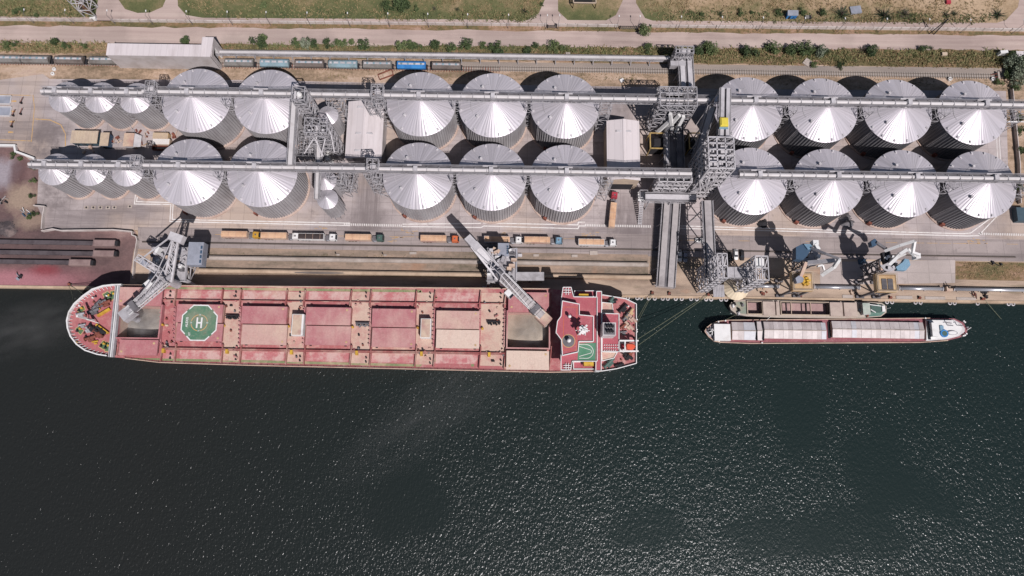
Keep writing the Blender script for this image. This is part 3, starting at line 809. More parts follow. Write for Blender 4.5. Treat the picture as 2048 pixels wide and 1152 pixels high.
bridge('cross_conveyor', 'short dark conveyor stub running south past the filter drums', 'conveyor', G(638, 282, 16), G(638, 326, 16), 2.2, 1.2)
bridge('cross_conveyor', 'short narrow conveyor between the gallery and the quay side slim bins', 'conveyor', G(636, 345, 19), G(634, 398, 19), 1.8, 1.2, legs=(.9,))
# ------------------------------------------------------------------ long sheds
def gable_shed(name, label, px0, py0, px1, py1, h, rise, roofm, wallm, lines=()):
    x0, y1, _ = G(px0, py0, h); x1, y0, _ = G(px1, py1, h)
    xm = (x0 + x1) / 2
    t = thing(name, label, 'shed', (xm, (y0 + y1) / 2, 0))
    mb = MB(); mb.box(x0 + .3, x1 - .3, y0 + .3, y1 - .3, 0, h - .02)
    for y in (y0 + .3, y1 - .3): mb.add([(x0 + .3, y, h - .02), (x1 - .3, y, h - .02), (xm, y, h + rise - .1)], [(0, 1, 2)])
    mb.build('wall', wallm, t)
    mb = MB()
    vs = []
    for y in (y0, y1): vs += [(x0, y, h), (xm, y, h + rise), (x1, y, h), (x0, y, h - .15), (xm, y, h + rise - .15), (x1, y, h - .15)]
    mb.add(vs, [(0, 1, 7, 6), (1, 2, 8, 7), (3, 9, 10, 4), (4, 10, 11, 5), (0, 6, 9, 3), (2, 5, 11, 8), (0, 3, 4, 1), (1, 4, 5, 2), (6, 7, 10, 9), (7, 8, 11, 10)])
    mb.build('roof', roofm, t)
    mb = MB(); mb.box(xm - .35, xm + .35, y0, y1, h + rise - .05, h + rise + .12); mb.build('ridge_cap', roofm, t)
    for f in lines:
        y = y0 + (y1 - y0) * f
        for e in (-1, 1):
            mb = MB(); mb.obox(xm + e * (x1 - x0) * .14, y, (x1 - x0) * .2, .8, h + rise * .5, h + rise * .86, 0, .8); mb.build('roof_vent', M['galvlight'], t)
    return t, x0, x1, y0, y1
t, x0, x1, y0, y1 = gable_shed('truck_shed', 'long pale gabled shed between the lattice elevator and the three wide silos', 697, 203, 763, 318, 9.5, 1.8, M['shedroof'], M['shedwall'], (.12, .42, .88))
for z in (.5, 5):
    mb = MB(); mb.box(x0 + 1 if z < 1 else x0 + 3, x1 - 1 if z < 1 else x1 - 3, y0 + .14, y0 + .3, z, z + 4); mb.build('door', M['dark'] if z < 1 else M['galvdark'], t)
t, x0, x1, y0, y1 = gable_shed('truck_shed', 'long pale gabled shed running under the quay side gallery toward the red tipper', 1213, 241, 1281, 361, 11.5, 1.8, M['shedroof'], M['beige'], (.15, .8))
mb = MB(); mb.box(x0 + 2, x1 - 2, y0 + .1, y0 + .3, .1, 6); mb.build('door', M['dark'], t)
# loading hall over the railway
H = 10.6
a = P([(216, 87), (403, 90), (405, 75), (426, 75), (421, 113), (212, 112)], H)
ys = (a[4][1] + a[5][1]) / 2
poly = [(a[0][0], ys), (a[4][0], ys), (a[4][0] + .6, a[3][1]), (a[2][0], a[3][1]), (a[2][0], a[1][1]), (a[0][0], a[1][1])]
t = thing('loading_hall', 'long pale hall straddling the railway, wagons disappearing inside it', 'hall', (a[0][0] + 20, ys + 3, 0))
mb = MB(); mb.prism(poly, H, H + .3); mb.build('roof', M['shedroof'], t)
mb = MB()
n = len(poly)
for i in range(n):                                              # cladding, hung panel by panel; the two ends stay open
    p, q = poly[i], poly[(i + 1) % n]
    if i == 1:
        yt0, yt1 = ys, a[3][1]
        mb.box(q[0] - .5, q[0] - .2, yt0 + .2, yt0 + 2, 0, H - .02); mb.box(q[0] - .5, q[0] - .2, yt1 - 3.2, yt1 - .2, 0, H - .02); mb.box(q[0] - .5, q[0] - .2, yt0 + 2.01, yt1 - 3.21, H - 2, H - .02)
    elif i == 5:
        mb.box(p[0] + .1, p[0] + .3, ys + 6, p[1] - .1, 0, H - .02); mb.box(p[0] + .1, p[0] + .3, ys + .1, ys + 5.99, 5.6, H - .02)
    elif i == 0: mb.box(p[0] + .1, q[0] - .1, ys + .05, ys + .25, 0, H - .01)
    else:
        xa, xb = sorted((p[0], q[0])); ya, yb = sorted((p[1], q[1]))
        if xb - xa > yb - ya: mb.box(xa + .1, xb - .1, yb - .3, yb - .1, 0, H - .02)
        else: mb.box(xa + .1, xa + .3, ya + .1, yb - .1, 0, H - .02)
mb.build('wall', M['shedwall'], t)
x_ = a[4][0]
mb = MB(); mb.box(x_ - .45, x_ + .12, ys + 1.8, ys + 2.15, 0, H - 2); mb.box(x_ - .45, x_ + .12, a[3][1] - 3.4, a[3][1] - 3.1, 0, H - 2); mb.box(x_ - .45, x_ + .12, ys + 1.8, a[3][1] - 3.1, H - 2.2, H - 1.9); mb.build('portal_frame', M['white'], t)

# small huts and containers between the narrow silos
def hut(name, label, cat, px0, py0, px1, py1, h, roofm, wallm, over=.3):
    x0, y1, _ = G(px0, py0, h); x1, y0, _ = G(px1, py1, h)
    t = thing(name, label, cat, ((x0 + x1) / 2, (y0 + y1) / 2, 0))
    mb = MB(); mb.box(x0 + over, x1 - over, y0 + over, y1 - over, 0, h - .05); mb.build('wall', wallm, t)
    mb = MB(); n = 9
    for i in range(n):
        xa = x0 + (x1 - x0) * i / n; xb = x0 + (x1 - x0) * (i + 1) / n
        mb.box(xa, xa + (xb - xa) * .86, y0, y1, h - .04, h + .1); mb.box(xa + (xb - xa) * .86, xb, y0, y1, h - .04, h + .18)
    mb.build('roof', roofm, t)
    return t, x0, x1, y0, y1
t, x0, x1, y0, y1 = hut('workshop_hut', 'wide beige roofed hut with dark teal end wall between the narrow silo rows', 'hut', 144, 261, 194, 287, 3.8, M['beige'], M['teal'])
for f in (.1, .35, .6):
    mb = MB(); mb.box(x0 + (x1 - x0) * f, x0 + (x1 - x0) * (f + .14), y0 + .18, y0 + .3, 1, 2.3); mb.build('window', M['glass'], t)
t, *_r = hut('small_hut', 'narrow beige roofed hut standing just east of the wide teal one', 'hut', 202, 265, 216, 292, 3.6, M['beige'], M['navy'])
mb = MB(); mb.box(_r[0] + .5, _r[0] + 1.4, _r[2] + .18, _r[2] + .3, .1, 2.2); mb.build('door', M['dark'], t)
def container(label, px0, py0, px1, py1, top, side, z=0, h=2.6, L=None):
    x0, y1, _ = G(px0, py0, z + h); x1, y0, _ = G(px1, py1, z + h)
    t = thing('shipping_container', label, 'container', ((x0 + x1) / 2, (y0 + y1) / 2, z))
    mb = MB(); mb.box(x0, x1, y0, y1, z, z + h - .06); n = 16
    for i in range(n):
        xa = x0 + (x1 - x0) * (i + .2) / n
        mb.box(xa, xa + (x1 - x0) * .5 / n, y0 - .05, y1 + .05, z + .15, z + h - .05)
    mb.build('body', side, t)
    mb = MB()
    for i in range(n): xa = x0 + (x1 - x0) * i / n; mb.box(xa, xa + (x1 - x0) * .72 / n, y0 + .06, y1 - .06, z + h - .06, z + h)
    mb.build('roof_panel', top, t)
    mb = MB(); mb.box(x1, x1 + .08, y0 + .1, y1 - .1, z + .12, z + h - .15); mb.build('door', side, t)
    return t
container('tan container on the yard north of the white one, by the third narrow silo', 306, 265, 335, 277, M['beige'], M['tan'])
container('white roofed container between the tan one and the rusty skip', 306, 277, 338, 289, M['white'], M['dustytan'])
x0, y1, _ = G(304, 291, 1.5); x1, y0, _ = G(338, 299, 1.5)
t = thing('waste_skip', 'long rusty red open skip against the white roofed container', 'skip', ((x0 + x1) / 2, (y0 + y1) / 2, 0))
mb = MB(); mb.box(x0, x1, y0, y1, .1, .3)
for bx in ((x0, x0 + .12, y0, y1), (x1 - .12, x1, y0, y1), (x0 + .121, x1 - .121, y0, y0 + .12), (x0 + .121, x1 - .121, y1 - .12, y1)): mb.box(*bx, .3, 1.5)
for i in range(9): xa = x0 + (x1 - x0) * (i + .3) / 9; mb.box(xa, xa + .2, y0 - .1, y0 - .002, .2, 1.45)
mb.build('tub', M['rust'], t)
mb = MB(); mb.obox((x0 + x1) / 2, (y0 + y1) / 2, (x1 - x0) * .9, (y1 - y0) * .7, .32, .9, 0, .7); mb.build('scrap', M['dark'], t)
t, *_r = hut('lean_to_shed', 'pale low lean-to with a grey sloping side among stacked junk', 'shed', 249, 266, 266, 293, 2.8, M['dustytan'], M['galvlight'])
mb = MB(); mb.add([(_r[1], _r[2], 2.7), (_r[1], _r[3], 2.7), (_r[1] + 2.2, _r[3] - .4, 1.2), (_r[1] + 2.2, _r[2] + .4, 1.2), (_r[1], _r[2], 2.5), (_r[1], _r[3], 2.5), (_r[1] + 2.2, _r[3] - .4, 1), (_r[1] + 2.2, _r[2] + .4, 1)], [(3, 2, 1, 0), (4, 5, 6, 7), (0, 4, 7, 3), (2, 6, 5, 1), (3, 7, 6, 2), (1, 5, 4, 0)]); mb.build('awning', M['galvlight'], t)
# scrap lying about
def junk(px, py, label, k=8, sp=3.0, m=('rust', 'galv', 'dustytan')):
    x, y, _ = G(px, py)
    t = thing('scrap_heap', label, 'scrap heap', (x, y, 0), 'scrap heaps about the port')
    for i in range(k):
        mb = MB(); X, Y, a = x + rnd.uniform(-sp, sp), y + rnd.uniform(-sp * .6, sp * .6), rnd.uniform(0, PI)
        if i % 3 == 0: mb.obox(X, Y, rnd.uniform(.8, 1.8), rnd.uniform(.5, 1.1), .03, rnd.uniform(.4, 1.1), a, .85)
        else: mb.beam((X, Y, .1 + .1 * i), (X + 2.2 * math.cos(a), Y + 2.2 * math.sin(a), .2 + .1 * i), .22)
        mb.build('piece', M[m[i % len(m)]], t)
junk(228, 283, 'odd machine scraps on the ground east of the narrow hut', 9, 3)
junk(281, 268, 'scrap and bent pipes by the footing of the third narrow silo', 10, 3.4)
junk(342, 275, 'scrap and frames lying east of the tan container', 8, 2.5)
junk(278, 290, 'wooden frames and crates leaning beside the lean-to shed', 9, 2.4, ('dustytan', 'tan', 'rust'))
junk(185, 299, 'pale rubble and planks strewn south of the wide teal hut', 10, 5, ('dustytan', 'conc', 'galv'))
junk(1961, 592, 'black and red chain scrap piled at the quay edge by a mooring rope', 14, 3.5, ('dark', 'rust', 'dark'))
junk(1990, 529, 'two dark scrap lumps on the dry grass of the east quay', 4, 2.4, ('dark', 'black'))
junk(1520, 578, 'brown timber and rope scraps lying by the loading tower foot', 8, 3, ('rust', 'tan', 'dark'))
junk(1708, 583, 'dark scrap by the striped end of the silver quay pipe', 6, 2, ('dark', 'dustytan'))

# ------------------------------------------------------------------ railway
yr = G(1024, 138)[1]
rc = thing('railway_track', 'rusty railway track with pale sleepers behind the silos', 'railway track', (0, yr, 0))
xe = G(1990, 150)[0]
for e in (-.76, .76):
    mb = MB(); mb.box(-420, xe, yr + e - .07, yr + e + .07, .17, .34); mb.build('rail', M['rail'], rc)
mb = MB(); x = -420
while x < xe: mb.box(x, x + .36, yr - 1.35, yr + 1.35, .03, .17); x += 1.05
tag(mb.build('sleepers', M['sleeper'], rc), None, None, None, 'stuff')
t = thing('buffer_stop', 'grey buffer stop closing the east end of the railway track', 'buffer stop', (xe, yr, 0))
mb = MB(); mb.box(xe + .2, xe + 1, yr - 1.6, yr + 1.6, .02, 1.5); mb.build('block', M['conc'], t)
mb = MB(); mb.beam((xe - 2, yr - .7, .2), (xe + .2, yr - .7, 1.2), .25); mb.beam((xe - 2, yr + .7, .2), (xe + .2, yr + .7, 1.2), .25); mb.build('strut', M['rust'], t)
yw = G(500, 128, 1.5)[1]
t = thing('railway_track', 'railway siding hidden under the row of grain wagons', 'railway track', (-100, yw, 0))
for e in (-.76, .76):
    mb = MB(); mb.box(-420, G(1000, 130)[0], yw + e - .07, yw + e + .07, .1, .27); mb.build('rail', M['rail'], t)
mb = MB(); x = -420
while x < G(1000, 130)[0]: mb.box(x, x + .36, yw - 1.35, yw + 1.35, .02, .1); x += 1.2
tag(mb.build('sleepers', M['rust'], t), None, None, None, 'stuff')
def make_wagon():
    t = thing('hopper_wagon', 'x', 'rail wagon', (0, 0, 0), 'hopper wagons on the siding')
    L = 6.15; mb = MB()
    prof = [(-1.2, 1.25), (-1.62, 2.2), (-1.62, 3.1), (-1.1, 3.7), (0, 3.86), (1.1, 3.7), (1.62, 3.1), (1.62, 2.2), (1.2, 1.25)]
    n = len(prof); vs = [(-L + (.9 if z < 2 else .0), y, z) for y, z in prof] + [(L - (.9 if z < 2 else 0), y, z) for y, z in prof]
    mb.add(vs, [(i, (i + 1) % n, n + (i + 1) % n, n + i) for i in range(n)] + [tuple(range(n - 1, -1, -1)), tuple(range(n, 2 * n))])
    for i in range(9):
        x = -L + .5 + (2 * L - 1) * i / 8
        for e in (-1, 1): mb.box(x - .06, x + .06, e * 1.68 - .06, e * 1.68 + .06, 1.6, 3.1)
    mb.build('hopper', M['wagongrey'], t)
    for i in range(4):
        x = -4.2 + 2.8 * i; mb = MB(); mb.lathe([(.48, 3.7), (.48, 4.02), (.3, 4.08)], x, 0, 10); mb.build('hatch', M['wagonblue'], t)
    mb = MB(); mb.box(-5.6, 5.6, -.42, .42, 3.84, 3.9); mb.build('roof_walk', M['galvlight'], t)
    mb = MB(); mb.box(-6.6, 6.6, -1.2, 1.2, .95, 1.22)
    for e in (-1, 1):
        for s in (-.8, .8): mb.box(e * 6.6 - .3, e * 6.6 + .3, s - .18, s + .18, .9, 1.2)
    mb.build('underframe', M['dark'], t)
    for x in (-4.8, 4.8):
        mb = MB()
        for dx in (-.9, .9):
            for s in (-.76, .76):
                k = len(mb.v); mb.lathe([(.46, -.06), (.46, .06)], 0, 0, 14)
                mb.v[k:] = [(px + x + dx, pz + s, py + .74) for px, py, pz in mb.v[k:]]
        mb.box(x - 1.4, x + 1.4, -.98, -.86, .5, .9); mb.box(x - 1.4, x + 1.4, .86, .98, .5, .9)
        mb.build('bogie', M['rust'], t)
    return t
wp = make_wagon()
WAG = [(15, 'wagongrey', 'grey hopper wagon cut off by the west edge'), (68, 'wagongrey', 'grey hopper wagon, second from the west end of the siding'), (137, 'wagonbrown', 'brownish hopper wagon, second west of the loading hall'),
       (207, 'wagongrey', 'grey wagon running half into the loading hall from the west'), (478, 'wagongrey', 'grey hopper wagon nearest the hall on its east side'), (549, 'wagonblue', 'faded blue wagon between a grey and a brown one, nearer the hall'),
       (619, 'wagonbrown', 'brown wagon between the two faded blue ones'), (686, 'wagonblue', 'faded blue wagon stained yellow, next to the dark grey one'), (755, 'wagongrey', 'dark grey wagon just west of the bright blue one'),
       (823, 'deepblue', 'bright blue hopper wagon, the only vivid one'), (893, 'wagonbrown', 'dark brown wagon at the east end of the siding')]
for i, (px, m, lab) in enumerate(WAG):
    x, y, _ = G(px, 128, 3)
    w = wp if i == 0 else dup(wp, (0, 0, 0))
    w.location = (x, yw, 0); w['label'] = lab
    for c in w.children:
        if c.name.startswith('hopper') and i:
            c.data = c.data.copy(); c.data.materials[0] = M[m]
yc = G(700, 113, 3)[1]; xa, xb = G(432, 107, 3)[0], G(1338, 119, 3)[0]
ycb = G(1338, 119, 3)[1]; yca = G(432, 105.5, 3)[1]
bridge('long_conveyor', 'long low white covered conveyor beside the wagons', 'conveyor', (xa, yca, 3), (xb, ycb, 3.4), 1.7, .8, mats=('whitepipe', 'galv'), legs=[i / 24 for i in range(25)])

# ------------------------------------------------------------------ head station across the railway
t, x0, x1, y0, y1 = ltower('transfer_station', 'square steel transfer tower standing in the weeds north of the railway', 'steel tower', 1352, 92, 1388, 106, 14, 4, 3, 2, .3)
mb = MB(); mb.box(x0, x1, y0, y1, 11.5, 11.7); mb.build('platform', M['grating'], t)
mb = MB(); mb.box(x0 + 1.5, x1 - 1.2, y0 + .6, y1 - .6, 11.7, 13.2); mb.build('drive_house', M['galvlight'], t)
mb = MB(); mb.box(x0 - 1, x1 - 2, y0 - 2.4, y0 - .2, 5, 8); mb.build('chute_house', M['galv'], t)
bridge('bridge_conveyor', 'twin belt conveyor bridge crossing the railway to the transfer tower', 'conveyor', G(1370, 108, 7), G(1374, 178, 7), 6.2, 2.2, belts=2, mats=('galvlight', 'galv'), legs=(.25, .55, .95))

# ------------------------------------------------------------------ central working towers
t, x0, x1, y0, y1 = ltower('working_tower', 'open steel tower with white crossing chutes at the joint of the railway side gallery', 'steel tower', 1320, 173, 1395, 212, 27.5, 7, 4, 3, .32)
for z in (22, 13): mb = MB(); mb.box(x0 + .3, x1 - .3, y0 + .3, y1 - .3, z, z + .2); mb.build('platform', M['grating'], t)
for (ax, az, bx, bz) in ((.35, 22, .6, 10), (.62, 21, .42, 9), (.75, 20, .72, 8), (.45, 16, .2, 7)):
    mb = MB(); mb.beam((x0 + (x1 - x0) * ax, y0 - .8, az), (x0 + (x1 - x0) * bx, y0 - 2.2, bz), 1.25, 1.1); mb.build('chute', M['white'], t)
mb = MB(); mb.box(x0 + 3, x1 - 5, y0 + 2, y1 - 1.2, 22.2, 24.6); mb.build('screen_house', M['galvlight'], t)
mb = MB()
for z in (23, 24): mb.beam((x0, y1 + 1.6, z), (x1, y1 + 1.6, z), .16)
for i in range(9): mb.beam((x0 + (x1 - x0) * i / 8, y1 + 1.6, 21.8), (x0 + (x1 - x0) * i / 8, y1 + 1.6, 24), .14)
mb.box(x0, x1, y1 + .2, y1 + 1.7, 21.6, 21.75); mb.build('balcony', M['galvlight'], t)
# grid topped tower
LT = 'galvlight'
t, x0, x1, y0, y1 = ltower('grid_tower', 'tallest steel tower, open square grid on top, beside the dark walled silos', 'steel tower', 1416, 274, 1470, 337, 36, 8, 3, 5, .5)
mb = MB()
for X, Y in ((.2, .25), (.2, .7), (.55, .3), (.55, .75), (.8, .5)):
    x, y = x0 + (x1 - x0) * X, y0 + (y1 - y0) * Y; mb = MB(); mb.box(x - .7, x + .7, y - .9, y + .9, 0, 34 - 4 * X); mb.build('bucket_leg', M['galvlight'], t)
for z in (7, 14, 21, 28):
    mb = MB(); mb.box(x0 + .25, x1 - .25, y0 + .25, y1 - 1.5, z, z + .15); mb.build('platform', M['grating'], t)
for i in range(7):
    x = x0 + (x1 - x0) * rnd.random(); mb = MB(); mb.tube([(x, y0 + 1, 33), (x + rnd.uniform(-3, 3), y0 - .4, 24), (x + rnd.uniform(-4, 4), y0 - .6, 12)], .32, 8); mb.build('spout', M['galvlight'], t)
for z in (33.5, 29.5):
    mb = MB(); mb.box(x0 + 1, x0 + 4, y0 + 2, y0 + 5, z - 2, z); mb.build('head_drive', M['galvlight'], t)
    mb = MB(); mb.box(x1 - 4, x1 - 1, y1 - 5, y1 - 2, z - 3, z - .5); mb.build('head_drive', M['galvlight'], t)
t, x0, x1, y0, y1 = ltower('pipe_tower', 'lower latticed block west of the grid topped tower, under the quay side gallery end', 'steel tower', 1318, 346, 1384, 364, 20, 5, 4, 2, .46)
for z in (6, 12, 18):
    mb = MB(); mb.box(x0 + .2, x1 - .2, y0 + .2, y1 - .2, z, z + .15); mb.build('platform', M['grating'], t)
for i in range(5):
    x = x0 + (x1 - x0) * (i + .5) / 5; mb = MB(); mb.box(x - .5, x + .5, y0 + .8, y0 + 2, 1, 17); mb.build('bin_leg', M['galvlight'], t)
bridge('feeder_gallery', 'short roofed gallery at the foot of the latticed block over the twin belts', 'conveyor', G(1290, 394, 9), G(1392, 396, 9), 3.4, 2, mats=('galvlight', 'galv'), legs=(.08, .5, .95))
t, x0, x1, y0, y1 = ltower('stair_tower', 'small stair tower with white landing at the west end of the short feeder gallery', 'stair tower', 1280, 380, 1296, 395, 8, 3, 1, 1, .22)
mb = MB(); mb.box(x0 - .4, x1 + .6, y0 - .6, y1, 5.4, 5.55); mb.build('landing', M['white'], t)
mb = MB()
for i in range(14): mb.box(x0 + .4, x0 + 1.8, y0 - 1 - .62 * i, y0 - .55 - .62 * i, 5.2 - .38 * i, 5.3 - .38 * i)
for xx in (x0 + .35, x0 + 1.85): mb.beam((xx, y0 - .6, 5.4), (xx, y0 - 9.4, .05), .12, .25)
mb.build('stair', M['galvlight'], t)
# conveyors leaving the towers
bridge('quay_conveyor', 'broad twin belt conveyor running south over the truck lane to the quay', 'conveyor', G(1343, 398, 4.6), G(1331, 574, 4.2), 7.4, 1.8, belts=2, mats=('belt', 'galv'), legs=(.1, .3, .55, .8, .97))
bridge('quay_conveyor', 'slim high conveyor running south beside the dark walled silos to the loading tower', 'conveyor', G(1414, 402, 17), G(1421, 556, 17), 4.2, 2.4, mats=('belt', 'galv'), legs=(.12, .45))
bridge('belt_bridge', 'high belt bridge with a bright yellow hood north of the grid topped tower', 'conveyor', G(1450, 178, 31), G(1448, 276, 33), 4.2, 2, belts=2, mats=('galvlight', 'galv'), legs=(.05,))
x, y, _ = G(1449, 243, 35)
t = thing('drive_hood', 'square bright yellow hood standing on the high belt bridge', 'hood', (x, y, 33.5))
mb = MB(); mb.prism([(x - 1.5, y - 1.7), (x + 1.5, y - 1.7), (x + 1.5, y + 1.7), (x - 1.5, y + 1.7)], 33.2, 34.8); mb.obox(x, y, 2.8, 3.2, 34.8, 35.2, 0, .82); mb.build('hood', M['yellowroof'], t)
mb = MB(); mb.box(x - 1.6, x + 1.6, y - 2.4, y - 1.72, 33.2, 33.9); mb.build('plinth', M['blue'], t)
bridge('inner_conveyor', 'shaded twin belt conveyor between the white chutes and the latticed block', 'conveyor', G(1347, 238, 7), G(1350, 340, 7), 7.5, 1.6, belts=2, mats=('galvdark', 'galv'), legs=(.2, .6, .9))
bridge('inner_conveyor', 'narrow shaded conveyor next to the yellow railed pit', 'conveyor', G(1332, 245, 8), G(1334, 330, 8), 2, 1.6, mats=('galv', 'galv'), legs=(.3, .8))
bridge('inclined_conveyor', 'slanting latticed conveyor rising from the yellow pit toward the high belt bridge', 'conveyor', G(1392, 318, 10), G(1424, 212, 27), 3.2, 2.6, mats=('galv', 'galv'), legs=(.3, .6))
for i, (ax, bx, lab) in enumerate(((1300, 1333, 'western yellow railing frame around the shaded pit'), (1378, 1402, 'eastern yellow railing frame around the shaded pit'))):
    xa, yb_, _ = G(ax, 266, 8); xb, ya_, _ = G(bx, 297, 8)
    t = thing('railed_frame', lab, 'steel frame', ((xa + xb) / 2, (ya_ + yb_) / 2, 0), 'yellow frames by the pit')
    mb = MB()
    for p, q in (((xa, ya_), (xb, ya_)), ((xb, ya_), (xb, yb_)), ((xb, yb_), (xa, yb_)), ((xa, yb_), (xa, ya_))): mb.beam((*p, 8), (*q, 8), .45)
    for p in ((xa, ya_), (xb, ya_), (xb, yb_), (xa, yb_)): mb.beam((*p, 0), (*p, 8), .35)
    mb.build('frame', mat('dull yellow railing', C(196, 162, 92), C(150, 124, 84), .8, .3, .12, .7), t)
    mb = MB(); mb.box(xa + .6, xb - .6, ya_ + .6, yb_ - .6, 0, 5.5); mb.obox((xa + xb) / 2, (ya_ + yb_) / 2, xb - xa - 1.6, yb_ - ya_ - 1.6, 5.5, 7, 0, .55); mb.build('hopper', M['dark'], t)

# ------------------------------------------------------------------ loading tower on the quay (two lattice masts with a bridge and a cream cone)
t = thing('ship_loading_tower', 'twin mast steel loading tower with cream cone between its legs on the quay', 'loading tower', G(1470, 560))
for px0, py0, px1, py1 in ((1434, 507, 1456, 556), (1510, 512, 1538, 560)):
    x0, y1, _ = G(px0, py0, 29); x1, y0, _ = G(px1, py1, 29)
    mb = MB(); mb.frame((x0, (x0 + x1) / 2, x1), (y0, (y0 + y1) / 2, y1), [29 * k / 7 for k in range(8)], .38, inner=False); mb.build('mast', M['galvlight'], t)
    mb = MB(); mb.box(x0 + .5, x1 - .5, y0 + .5, y1 - .5, 14, 14.15); mb.build('platform', M['grating'], t)
    if px0 > 1500:
        mb = MB(); mb.box(x0 + .8, x1 - 1, y1 - 3.4, y1 - .4, 25, 27.5); mb.build('winch_house', M['white'], t)
x0, y1, _ = G(1457, 534, 20); x1, y0, _ = G(1509, 556, 20)
mb = MB(); mb.box(x0, x1, y0, y1, 19.4, 19.6); mb.frame([x0 + (x1 - x0) * i / 4 for i in range(5)], (y0, y1), (16.5, 19.7), .26); mb.build('bridge', M['galv'], t)
x, y, _ = G(1478, 572, 6)
mb = MB(); n = 40
vs, fs = [], []
for r, z in ((5.2, 2.0), (5.2, 2.4), (.5, 7.0)):
    for i in range(n): a = 2 * PI * i / n; k = r * (1 if i % 2 else .97); vs.append((x + k * math.cos(a), y + k * math.sin(a), z))
for k in range(2):
    for i in range(n): fs.append((k * n + i, k * n + (i + 1) % n, (k + 1) * n + (i + 1) % n, (k + 1) * n + i))
mb.add(vs, fs); mb.build('cone_cover', mat('cream canvas', C(236, 216, 184), C(218, 196, 164), .6, .3, .06, .8), t)
mb = MB(); mb.box(x - 9.5, x - 5, y - 4, y + 1, 2.6, 3.0)
for i in range(7): mb.box(x - 9.5 + .65 * i, x - 9.3 + .65 * i, y - 4.05, y + 1.05, 3.0, 3.12)
for q in ((x - 9, y - 3.6), (x - 5.4, y - 3.6), (x - 9, y + .6), (x - 5.4, y + .6)): mb.beam((*q, 0), (*q, 2.6), .25)
mb.build('canopy', M['galv'], t)
# ------------------------------------------------------------------ trucks
def make_truck():
    """tractor with tipping semi-trailer, 16 m, nose along +x, origin mid length"""
    t = thing('grain_truck', 'x', 'truck', (0, 0, 0), 'grain trucks on the truck lane')
    L0, L1, Wd = -7.9, 2.7, 1.27
    mb = MB(); mb.box(L0, L1, -Wd, Wd, 1.15, 1.3)
    for bx in ((L0, L0 + .12, -Wd, Wd), (L1 - .12, L1, -Wd, Wd), (L0 + .121, L1 - .121, -Wd, -Wd + .1), (L0 + .121, L1 - .121, Wd - .1, Wd)): mb.box(*bx, 1.3, 3.3)
    for i in range(9):
        x = L0 + .3 + (L1 - L0 - .6) * i / 8
        for e in (-1, 1): mb.box(x - .06, x + .06, e * (Wd + .04) - .039, e * (Wd + .04) + .039, 1.2, 3.25)
    body = mb.build('trailer_body', M['dustytan'], t)
    mb = MB(); n = 14; vs = []                                     # tarpaulin, slightly crowned, with creases
    for i in range(n + 1):
        x = L0 + .14 + (L1 - L0 - .28) * i / n
        z = 3.22 + (.05 if i % 4 == 0 else rnd.uniform(.0, .035))
        for y, dz in ((-Wd + .12, 0), (-.4, .14), (.4, .15), (Wd - .12, 0)): vs.append((x, y, z + dz))
    mb.add(vs, [(i * 4 + k, (i + 1) * 4 + k, (i + 1) * 4 + k + 1, i * 4 + k + 1) for i in range(n) for k in range(3)])
    mb.build('cargo_cover', M['tarp'], t)
    for k in (1, 2, 3):
        mb = MB(); x = L0 + (L1 - L0) * (k / 3.6 + .02); mb.box(x, x + .09, -Wd + .05, Wd - .05, 3.38, 3.47); mb.build('cover_bow', M['dustytan'], t)
    mb = MB(); mb.box(L0 + .3, 6.6, -.45, .45, .75, 1.12); mb.box(2.9, 4.6, -1.15, 1.15, .8, 1.05); mb.build('chassis', M['galvdark'], t)
    mb = MB(); c0, c1 = 5.0, 7.75
    mb.add([(c0, -1.25, .7), (c1, -1.25, .7), (c1, 1.25, .7), (c0, 1.25, .7), (c0, -1.25, 2), (c1 + .05, -1.25, 2), (c1 + .05, 1.25, 2), (c0, 1.25, 2), (c0, -1.2, 3.15), (c1 - .55, -1.12, 3.15), (c1 - .55, 1.12, 3.15), (c0, 1.2, 3.15)],
           [(0, 3, 2, 1), (0, 1, 5, 4), (1, 2, 6, 5), (2, 3, 7, 6), (3, 0, 4, 7), (4, 5, 9, 8), (5, 6, 10, 9), (6, 7, 11, 10), (7, 4, 8, 11), (8, 9, 10, 11)])
    cab = mb.build('cab', M['white'], t)
    mb = MB(); mb.add([(c1 + .01, -1.05, 2.08), (c1 + .01, 1.05, 2.08), (c1 - .43, .98, 2.98), (c1 - .43, -.98, 2.98)], [(0, 1, 2, 3)])
    mb.v = [(x + .06, y, z + .02) for x, y, z in mb.v]; mb.build('windscreen', M['glass'], cab)
    mb = MB(); mb.obox(6.1, 0, .7, .7, 3.14, 3.24, 0, .8); mb.build('roof_hatch', M['galvdark'], cab)
    mb = MB(); mb.obox(5.4, 0, .35, 2.1, 3.14, 3.55, 0, .85); mb.build('wind_deflector', M['white'], cab)
    for e in (-1, 1):
        mb = MB(); mb.beam((7.3, e * 1.2, 2.5), (7.45, e * 1.55, 2.4), .08); mb.box(7.35, 7.5, e * 1.55 - .14, e * 1.55 + .14, 1.9, 2.6); mb.build('mirror', M['black'], cab)
    mb = MB(); mb.lathe([(.32, -.62), (.32, .62)], 0, 0, 12); mb.v = [(4.0 + z, -1.0 + x * .9, .8 + y) for x, y, z in mb.v]; mb.build('fuel_tank', M['silver'], t)
    for x in (-6.6, -5.3, -4.0, 3.4, 6.7):
        for e in (-1, 1):
            mb = MB(); mb.lathe([(.3, -.16), (.5, -.15), (.5, .15), (.3, .16)], 0, 0, 14)
            mb.v = [(x + a, e * 1.05 + c, .5 + b) for a, b, c in mb.v]; mb.build('wheel', M['black'], t)
    return t
tp = make_truck()
